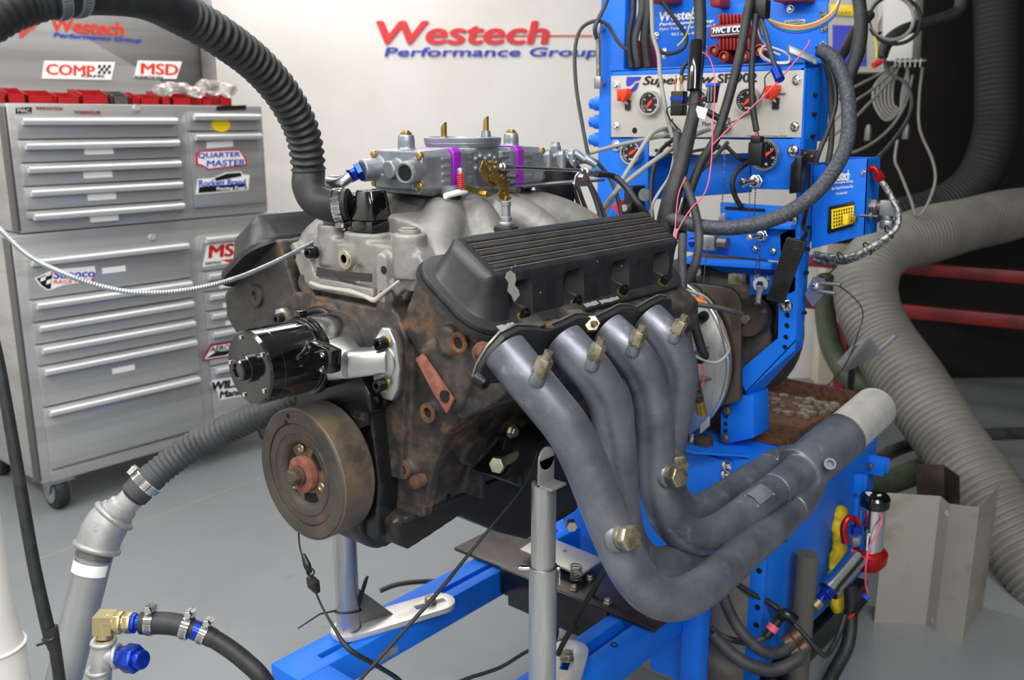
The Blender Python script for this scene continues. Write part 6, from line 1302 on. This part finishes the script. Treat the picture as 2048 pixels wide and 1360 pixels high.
# valve gear below the left gauge
gv = root('left_valve_group', at(1275,400,y=1.03), 'dark valve block with steel knob below the left gauge', 'valve'); q = at(1262,385,y=1.02)
obj('block', B().box(at(1248,372,y=1.0), at(1292,425,y=1.06)), 'black_plastic', gv, bevel=.003); q = at(1290,388,y=1.0); obj('steel_knob', B().lathe(q, V((.6,-1,0)), [(0,.010),(.012,.010),(.013,.014),(.028,.014)], 20), 'zinc', gv); obj('red_block', B().prism([at(1222,412,y=1.0), at(1238,400,y=1.0), at(1245,420,y=1.0), at(1240,435,y=1.0)], Y*.03), 'red', gv, bevel=.003); obj('pin', B().cyl(at(1255,416,y=1.0), at(1248,416,y=.98), .008), 'zinc', gv)

# ================================================================ RIGHT HAND BACKGROUND
D1 = path((2240,395,4.3),(2140,408,4.2),(2048,424,4.1),(1948,446,3.95),(1862,468,3.78),(1785,492,3.65),(1740,535,3.5),(1733,602,3.4),(1765,680,3.3),(1822,768,3.15),(1892,872,3.0),(1962,975,2.86),(2040,1085,2.74),(2130,1210,2.62))
P6, L6 = resample(D1, .0030); b = B()
s_ = 0; rs = []
for i, p in enumerate(P6):
    if i: s_ += (P6[i]-P6[i-1]).length
    rs.append(.110+.0042*math.cos(2*math.pi*s_/.0215)+.006*math.sin(s_*9)*math.sin(s_*3.3))
b.sweep(P6, rs, 40); obj('ribbed_duct', b, 'duct', None, label='large grey ribbed air duct snaking down at the right', cat='duct', smooth=80)
D2 = path((1992,-150,4.02),(1994,0,4.05),(1996,150,4.08),(1990,270,4.12),(1950,365,4.18),(1880,415,4.2),(1790,440,4.15),(1690,445,4.15),(1600,440,4.15))
P7, _ = resample(D2, .004); s_ = 0; rs = []
for i, p in enumerate(P7):
    if i: s_ += (P7[i]-P7[i-1]).length
    rs.append(.095+.0025*math.cos(2*math.pi*s_/.022))
b = B(); b.sweep(P7, rs, 32); obj('ribbed_duct', b, 'duct_dark', None, label='black ribbed duct falling from the ceiling against the black wall', cat='duct', smooth=80)
rf = root('red_frame', at(1860,600,d=3.6), 'dark red steel frame rails behind the grey duct', 'frame')
def barx(px0, py0, px1, py1, d0, d1, hw, m='red_frame', nm='rail'):
    a = at(px0, py0, d=d0); e = at(px1, py1, d=d1); e.z = a.z = (a.z+e.z)/2; return obj(nm, B().obox((a+e)/2, (e-a)/2, HD*.022, Z*hw), m, rf, bevel=.002)
r1_ = barx(1560,508,2200,576,4.4,3.75,.026); r2_ = barx(1560,590,2200,668,4.25,3.65,.028)
for px, py in ((1700,540),(2170,600)):
    q = at(px, py, d=4.2 if px < 2000 else 3.72); obj('leg', B().box(q-V((.025,.025,q.z)), q+V((.025,.025,.1))), 'red_frame', rf)
bgx = at(1665,600,d=4.5); obj('beige_box', B().obox(V((at(1668,600,d=4.75).x, at(1668,600,d=4.75).y, .42)), RT*.075, HD*.05, Z*.42), 'beige', None, bevel=.01, label='tall beige box behind the red rails', cat='box')
# electronics on the wall above right
YR = 3.0
def rg(px, py, dd=0): return at(px, py, y=YR-dd)
rk = root('electronics_rack', rg(1710,70), 'grey electronics unit with blue panel and yellow sockets behind the stand', 'electronics')
obj('case', B().prism([rg(1640,-20), rg(1768,-20), rg(1768,145), rg(1640,145)], Y*.15), 'rack_face', rk, bevel=.004)
obj('blue_face', B().prism([rg(1665,50,.004), rg(1732,52,.004), rg(1732,132,.004), rg(1665,132,.004)], Y*.004), 'sign_blue', rk); obj('yellow_row', B().prism([rg(1660,8,.012), rg(1706,10,.012), rg(1706,32,.012), rg(1660,30,.012)], Y*.012), 'yellow', rk, bevel=.002)
for i in range(2):
    for j in range(4): q = rg(1718+i*8, 70+j*16, .006); obj('jack', B().cyl(q, q-Y*.004, .006), 'steel_dark', rk)
for j in range(5): q = rg(1666+j*8, 25, .014); obj('socket', B().cyl(q, q-Y*.006, .006), 'gold', rk)
obj('panel_box', B().prism([rg(1756,-30), rg(1832,-30), rg(1824,122), rg(1752,122)], Y*.10), 'white_plastic', None, bevel=.004, label='white metal panel right of the grey electronics unit', cat='panel')
hk = root('cable_comb', rg(1825,125), 'toothed metal cable comb on the black wall', 'hook'); obj('bar', B().box(rg(1795,120), rg(1852,117)+V((0,.01,-.01))), 'galv', hk)
for i in range(6):
    q = rg(1800+i*10, 119); obj('tooth', B().sweep([q, q-Y*.05, q-Y*.05-Z*.03], [.003]*3, 6), 'galv', hk)
CL = ['outer', 'second', 'third', 'fourth', 'fifth', 'inner']
for i in range(6):
    w_ = 44-6*i; cx0 = 1780+i*3; cable('coiled_cable', f'{CL[i]} loop of the pale cable coil hanging on the comb', [(1800,126,3.62),(cx0-w_*.6,165,3.6),(cx0-w_*.72,205,3.6),(cx0-w_*.2,240-i*5,3.6),(cx0+w_*.4,222,3.6),(cx0+w_*.75,180,3.6),(1815,140,3.6),(1808,126,3.62)], .0062, 'wire_grey', 'cable', 8, 'pale cable loops on the comb')
for i, (pts, lb) in enumerate((([(1640,200,3.3),(1700,178,3.4),(1760,148,3.5),(1800,128,3.6)], 'pale cable running from the console up to the comb, topmost'), ([(1650,260,3.3),(1700,210,3.35),(1750,175,3.5),(1800,128,3.6)], 'second pale cable from the console up to the comb'), ([(1640,290,3.3),(1700,245,3.35),(1740,205,3.5),(1790,150,3.6)], 'third pale cable from the console up to the comb'), ([(1660,312,3.3),(1720,300,3.35),(1775,262,3.5),(1810,210,3.6),(1825,150,3.6)], 'lowest pale cable curving from the console to the comb'), ([(1845,135,3.6),(1838,200,3.6),(1840,260,3.6),(1865,320,3.6),(1870,365,3.6),(1850,418,3.6),(1832,430,3.6),(1822,400,3.6),(1800,345,3.6),(1790,320,3.6),(1795,280,3.6)], 'pale cable hanging in a long loop right of the comb'))): cable('pale_cable', lb, pts, .0055, 'wire_grey', 'cable', 8)
for px, py, lb in ((1737,265,'small black cord end plug hanging left on the black wall'),(1813,262,'grey tubular plug hanging below the cable coil')): q = at(px, py, d=3.55); obj('hanging_plug', B().lathe(q+Z*.03, -Z, [(0,.008),(.02,.014),(.06,.014),(.062,.010)], 16), 'steel_dark', None, label=lb, cat='plug')
C('boom_sleeve', 'black padded cable sleeve bending across the white panel', [(1925,-40,3.2),(1922,15,3.2),(1900,32,3.2),(1845,48,3.2),(1805,62,3.2),(1775,85,3.2),(1765,115,3.2)], [.024,.024,.022,.020,.022,.022,.016], 'rubber', 14)
for i, (cx_0, cy_, w_, h_, lb) in enumerate(((1790,40,52,48,'large black cable hoop in front of the white panel'),(1782,36,46,44,'inner grey cable hoop in front of the white panel'))):
    cable('cable_hoop', lb, [(cx_0+w_*math.cos(t*math.pi/6), cy_+h_*math.sin(t*math.pi/6), 3.1) for t in range(13)], .0065, 'rubber' if i == 0 else 'wire_grey', 'cable', 8)
C('dark_lead', 'dark lead dropping from the padded sleeve to the side box', [(1768,115,3.2),(1778,145,3.2),(1810,165,3.1),(1824,200,3.0),(1815,240,2.8),(1780,290,2.5),(1752,320,2.2),(1738,340,2.0)], .0062, 'hose_grey', 10)
jt = root('test_lead', at(1752,95,d=3.1), 'yellow test lead with a red banana plug', 'cable'); obj('lead', B().tube(path((1748,70,3.1),(1753,90,3.1),(1753,115,3.1)), .0035, 8), 'wire_yellow', jt); obj('plug', B().cyl(at(1746,132,d=3.1), at(1762,122,d=3.1), .010), 'red', jt); obj('probe', B().cyl(at(1762,122,d=3.1), at(1770,120,d=3.1), .003), 'chrome', jt)
# braided lines at the side box
bl2 = root('braided_line', at(1790,400,d=1.85), 'silver braided fuel line with red fitting bowing round the side box', 'hose')
obj('hose', B().tube(path((1762,362,1.86),(1778,385,1.85),(1794,420,1.84),(1795,450,1.84),(1775,472,1.84),(1740,495,1.85),(1700,513,1.87),(1660,513,1.90),(1630,508,1.94)), .0065, 12), 'braided', bl2, smooth=80); obj('red_fitting', B().tube(path((1737,340,1.87),(1748,336,1.86),(1756,348,1.86)), .006, 12).hexhead(at(1753,346,d=1.86), at(1764,362,d=1.86)-at(1753,346,d=1.86), .011, .018), 'anodised_red', bl2, label='red anodised hose end')
C('braided_line', 'lower silver braided line tied beneath the first', [(1775,478,1.85),(1742,500,1.86),(1700,520,1.89),(1660,525,1.92),(1630,520,1.95)], .0065, 'braided', 12)
for px, py in ((1778,464),(1735,497),(1683,516)): obj('cable_tie', B().torus(at(px,py,d=1.86), at(px+20,py-10,d=1.86)-at(px,py,d=1.86), .0135, .0014, 20, 6), 'black_plastic', bl2)
C('thin_lead', 'thin dark wire wandering down in front of the big duct', [(1683,520,2.0),(1660,545,2.1),(1640,552,2.2),(1690,580,2.5),(1725,620,2.6),(1715,670,2.6),(1690,730,2.7),(1640,790,2.9),(1600,850,3.0)], .0018, 'rubber', 6)
# floor clutter at the right
C('green_hose', 'fat olive green hose curving on the floor behind the stand', [(1650,560,4.2),(1652,640,4.0),(1670,710,3.75),(1720,770,3.55),(1790,790,3.5),(1850,800,3.4)], .045, 'green_hose', 20)
C('green_hose', 'fat green hose lying on the floor behind the bent sheet', [(1700,985,3.0),(1760,970,3.05),(1830,945,3.1),(1900,915,3.2),(1960,900,3.3)], .042, 'green_hose', 20)
C('floor_hose', 'long dark hose on the floor towards the big duct', [(1735,935,3.1),(1780,905,3.25),(1840,885,3.35),(1920,872,3.45),(2060,866,3.55)], .024, 'hose_grey', 16)
C('floor_hose', 'brown grey ribbed hose standing behind the blue foot', [(1555,735,3.0),(1572,780,3.0),(1580,840,2.95),(1582,880,2.9)], .018, 'duct', 14)
pk = at(1729,719,d=3.0); pdl = root('floor_bracket', pk, 'grey bent metal flap on a dark post in front of the duct', 'bracket'); obj('flap', B().prism([at(1708,690,d=3.0), at(1740,672,d=2.95), at(1763,708,d=2.95), at(1690,746,d=3.0), at(1674,728,d=3.02)][::-1], HD*.01), 'steel_dark', pdl, bevel=.002); obj('post', B().cyl(at(1704,735,d=3.02), V((at(1704,735,d=3.02).x, at(1704,735,d=3.02).y, 0)), .012), 'black_paint', pdl); obj('base', B().cyl(V((at(1704,735,d=3.02).x, at(1704,735,d=3.02).y, 0)), V((at(1704,735,d=3.02).x, at(1704,735,d=3.02).y, .02)), .08), 'black_paint', pdl)
obj('arm', B().cyl(at(1755,705,d=2.96), at(1792,672,d=2.9), .006), 'galv', pdl)
# bent stainless sheet shield
sh = root('sheet_shield', at(1850,1260,z=0), 'bent stained stainless sheet shield standing on the floor at right', 'shield')
F0, F1, F2, F3 = at(1748,1245,z=0), at(1852,1248,z=0), at(1865,1256,z=0), at(1925,1282,z=0)
def upz(p, py, px): # point straight above p whose image row is py
    r = (px-1024)/FPX*RT+(py-680)/FPX*DN+FW; t = (V((p.x-CAM.x, p.y-CAM.y)).length)/V((r.x, r.y)).length; return V((p.x, p.y, CAM.z+r.z*t))
T0_, T1_, T2_, T3_ = upz(F0,985,1770), upz(F1,993,1885), upz(F2,1005,1900), upz(F3,1016,1964)
F4, F5 = at(1972,1165,z=.0), at(1975,1150,z=.0); F4 = at(1966,1214,z=0); T4_ = F4+Z*(T3_.z-.01)
pts = [(F0,T0_),(F1,T1_),(F2-HD*.012,T2_-HD*.012),(F3,T3_),(F4,T4_)]
b = B(); vs = []; nrm = HD*.002
for p, t in pts: vs += [p, t, p+nrm, t+nrm]
fs = []
for i in range(4): o = i*4; fs += [(o,o+4,o+5,o+1),(o+2,o+3,o+7,o+6),(o+1,o+5,o+7,o+3),(o,o+2,o+6,o+4)]
fs += [(0,1,3,2),(16,18,19,17)]; b.add(vs, fs); obj('sheet', b, 'stainless_sheet', sh, smooth=20)
obj('stiffener', B().prism([F1+(F2-F1)*.0-HD*.004, F1+(T1_-F1)-HD*.004, T2_-HD*.014, F2-HD*.014], HD*-.002), 'stainless_sheet', sh)
g0 = at(1820,940,d=2.62); tb0 = [(1834,928),(1892,930),(1918,950),(1920,1010),(1838,1004)]
obj('rear_tab', B().prism([at(x_, y_, d=2.64) for x_, y_ in tb0[:1]+[(1888,930),(1889,1010),(1834,1004)]], HD*.002).prism([at(1888,930,d=2.64), at(1919,952,d=2.58), at(1920,1015,d=2.58), at(1889,1010,d=2.64)], HD*.002), 'steel_brown', sh)
for px, py, dd in ((1896,1027,0),(1869,1241,0)):
    q = at(px, py, d=dep(F2)*.0+ (2.42 if py < 1100 else 2.50)); obj('washer', B().torus(q, FW, .007, .002, 20, 6).cyl(q, q-FW*.002, .005), 'galv', sh)
# fuel pump group
DP = 2.22
def fp(px, py, dd=0): return at(px, py, d=DP+dd)
fu_ = root('fuel_pump', fp(1730,1100), 'chrome and red fuel pump with a black lettered cap beside the shield', 'pump')
q = fp(1745,1055); z0 = fp(1742,1105).z; z1 = fp(1744,1008).z; q.z = 0
pc_ = V((q.x,q.y,0)); obj('canister', B().cyl(pc_+Z*z0, pc_+Z*z1, .0285, n=36), 'chrome', fu_, smooth=50)
cap_ = obj('black_cap', B().lathe(pc_+Z*(z1-.002), Z, [(0,.031),(.004,.0345),(.024,.0345),(.030,.031),(.030,.0)], 40), 'black_gloss', fu_, smooth=30)
text('P', pc_+Z*(z1+.0285)-RT*.018-HD*.004, RT*.016+HD*.004, HD*.02-RT*.004, 'white', cap_, .2, .03); text('S', pc_+Z*(z1+.0285)+RT*.002-HD*.006, RT*.012+HD*.002, HD*.008, 'white', cap_, .2, .03)
obj('red_body', B().lathe(pc_+Z*(z0-.05), Z, [(0,.025),(.02,.040),(.045,.042),(.052,.036),(.054,.029)], 36).box(pc_+V((-.05,-.02,z0-.045)), pc_+V((.02,.02,z0-.02))), 'anodised_red', fu_, smooth=35)
obj('red_hose_end', B().tube(path((1690,1085,DP-.02),(1687,1055,DP-.03),(1698,1036,DP-.03),(1712,1040,DP-.02),(1716,1055,DP-.01)), [.009,.008,.0075,.0075,.007], 14), 'anodised_red', fu_); obj('blue_nut', B().hexhead(fp(1712,1052,-.02), -Z, .012, .02), 'anodised_blue', fu_); obj('steel_nut', B().hexhead(fp(1711,1072,-.02), -Z, .0135, .022), 'zinc', fu_)
obj('pink_wire', B().tube(path((1758,1022,DP-.04),(1763,1042,DP-.04),(1752,1070,DP-.05),(1738,1095,DP-.05),(1732,1130,DP-.05),(1731,1165,DP-.03),(1735,1186,DP-.02)), .0022, 8), 'wire_pink', fu_)
fl_ = root('fuel_filter', fp(1690,1150), 'polished silver cylindrical filter with blue ends lying at an angle', 'filter')
a = fp(1716,1112,-.04); e = fp(1657,1182,-.08); ax_ = e-a; L = ax_.length
obj('body', B().lathe(a, ax_, [(0,.020),(.004,.0235),(L-.012,.0235),(L-.012,.0265),(L,.0265),(L+.002,.02)], 36), 'alu_polished', fl_, smooth=30); obj('blue_nut', B().hexhead(e, ax_, .018, .014).hexhead(e+ax_.normalized()*.014, ax_, .0145, .022), 'anodised_blue', fl_, bevel=.001); obj('hose_end', B().cyl(e+ax_.normalized()*.034, e+ax_.normalized()*.055, .011), 'fitting_brass', fl_)
b = B()
for k in range(9): b.ball(at(1675+random.uniform(-5,5), 1030+k*22, d=2.36), .028, 10, (.7,.9,1))
fuse('yellow_sponge', b, 'yellow', voxel=.006, it=2, disp=.012, dscale=.01, label='rough yellow sponge strip behind the fuel pump', cat='sponge')
pt = root('foam_post', at(1600,1330,z=0), 'dark grey foam wrapped post standing on the floor by the blue base', 'post'); q = at(1615,1108,d=2.12); 
obj('post', B().cyl(V((q.x,q.y,0)), q, .0255, n=36), 'foam', pt, smooth=50, bevel=0)
q = at(1462,1200,d=2.16); obj('concrete_cylinder', B().cyl(V((q.x,q.y,.0)), V((q.x,q.y,.42)), .062, n=36), 'drum', None, label='grey canvas covered drum behind the header bend', cat='drum')
for i, (pts, r_, m, lb) in enumerate((
 ([(1445,1180,2.02),(1455,1215,2.0),(1480,1260,1.98),(1520,1300,1.97),(1560,1305,1.98),(1590,1280,2.0)], .0125, 'hose_grey', 'thick worn hose looping from the header bend to the floor fitting'),
 ([(1425,1270,2.0),(1460,1305,1.98),(1500,1330,1.97),(1545,1340,1.97),(1590,1322,1.98),(1605,1300,2.0)], .0145, 'hose_grey', 'lowest thick worn hose at the foot of the foam post'),
 ([(1420,1255,2.02),(1450,1275,2.02),(1500,1285,2.02),(1535,1272,2.02)], .007, 'hose_grey', 'slim grey hose ending in a pink hose fitting'),
 ([(1495,1140,2.1),(1515,1175,2.1),(1540,1205,2.1),(1590,1230,2.1)], .006, 'hose_grey', 'slim hose crossing the blue base, upper'),
 ([(1464,1160,2.08),(1500,1185,2.08),(1545,1210,2.08),(1600,1260,2.05),(1640,1305,2.04),(1655,1308,2.05),(1675,1275,2.08),(1690,1230,2.1)], .006, 'rubber', 'slim black hose looping past the foot of the foam post'),
 ([(1700,1170,2.3),(1702,1230,2.3),(1695,1290,2.28),(1670,1340,2.25),(1640,1400,2.2)], .0165, 'rubber', 'thick black hose curving on the floor left of the shield'))): cable('floor_hose', lb, pts, r_, m, 'hose', 14)
o = root('hose_fitting', at(1543,1255,d=2.0), 'dark hose end with a pink band beside the foam post', 'fitting'); a = at(1533,1272,d=2.01); e = at(1560,1235,d=2.01)
obj('nut', B().cyl(a, e, .011).hexhead(e, e-a, .0145, .014), 'black_paint', o); obj('band', B().cyl(a.lerp(e,.3), a.lerp(e,.6), .0125), 'wire_pink', o); obj('elbow', B().tube([e, at(1572,1228,d=2.0), at(1590,1240,d=2.0)], .012, 14), 'black_paint', o)
for i, (x_, y_) in enumerate(((1588,1278),(1602,1300))): q = at(x_, y_, d=2.0); obj('hose_ferrule', B().cyl(q-RT*.02+DN*.01, q+RT*.012-DN*.012, .0165, n=20).torus(q, RT-DN, .0175, .003, 20, 6), 'copper', None, label=['upper copper stained hose ferrule at the foam post', 'lower copper stained hose ferrule at the foam post'][i], cat='fitting')
wc_ = root('wire_connector', at(1720,1215,d=2.2), 'black and blue wire connector hanging by the shield', 'connector'); a = at(1728,1200,d=2.2); e = at(1708,1228,d=2.18); obj('body', B().cyl(a, e, .0085, n=6), 'black_plastic', wc_); obj('cap', B().cyl(a, a+(a-e)*.25, .0095), 'wire_blue', wc_); obj('red_tail', B().cyl(e, at(1697,1236,d=2.17), .0025), 'red', wc_)
for i, (x_, y_) in enumerate(((1465,1266),(1446,1284))): q = at(x_, y_, z=.008); obj('orange_tag', B().obox(q, RT*.012+HD*.006, HD*.008, Z*.001), 'orange', None, label=['upper orange paper tag on the dark floor by the blue post', 'lower orange paper tag on the dark floor by the blue post'][i], cat='tag')
ft = at(1380,1330,z=.02); obj('floor_channel', B().obox(V((ft.x+.12,ft.y-.02,.03)), V((.28,.0,0)), V((0,.045,0)), Z*.03), 'stainless_sheet', None, bevel=.002, label='grey steel channel lying on the floor under the blue beam', cat='channel')
q = at(610,1360,z=0)
# ceiling lamp housings (last two hold the fill strips added behind the camera)
for i, (lx_, ly_, pw_) in enumerate(LAMPS_AND_FILLS):
    obj('ceiling_lamp_and_fill_housing', B().box((lx_-1.32,ly_-.2,2.945),(lx_+1.32,ly_+.2,2.998)), 'white', None, label=['strip lamp housing above the engine','strip lamp housing above the camera','strip lamp housing nearest the end wall','strip lamp housing left of the camera','housing of an added fill strip behind and right of the camera','housing of an added fill strip farthest behind the camera'][i], cat='lamp')

C('fuel_tube', 'dark tube crossing behind the console lower edge, left part', [(1310,300,2.05),(1350,310,2.05),(1400,300,2.05),(1460,295,2.05)], .0035, 'rubber', 8)
C('fuel_tube', 'thin black tube sagging beneath the console middle', [(1330,285,2.02),(1365,305,2.02),(1410,312,2.02),(1440,290,2.02)], .003, 'rubber', 8)
C('dark_lead', 'thin black lead looping over the grey panel left of the centre gauge', [(1415,195,1.82),(1385,208,1.82),(1345,212,1.83),(1333,222,1.83),(1345,245,1.84),(1362,262,1.85)], .0013, 'wire_black', 6)
C('dark_lead', 'thin black lead hanging over the grey panel right of the SF-902 lettering', [(1545,140,1.84),(1530,155,1.84),(1528,180,1.84),(1500,225,1.84),(1452,250,1.85)], .0013, 'wire_black', 6)
bk = root('wiring_plug', at(1516,22,d=1.85), 'black multi-wire plug block at the top of the rear board', 'connector'); q = at(1516,22,d=1.85); obj('body', B().box(q-V((.022,.012,.016)), q+V((.022,.012,.02))), 'black_plastic', bk, bevel=.003)
for i, m in enumerate(('wire_white','red','wire_green','wire_yellow','wire_blue')): obj('wire_stub', B().tube([q+V((-.014+.007*i,0,-.014)), q+V((-.010+.006*i,0,-.030)), q+V((-.004+.006*i,-.002,-.046))], .0014, 6), m, bk)
C('white_wire', 'white and pink wire dropping from the black plug block to the coil of wire', [(1507,40,1.85),(1515,60,1.85),(1523,80,1.86),(1535,92,1.88)], .0016, 'wire_white', 6)
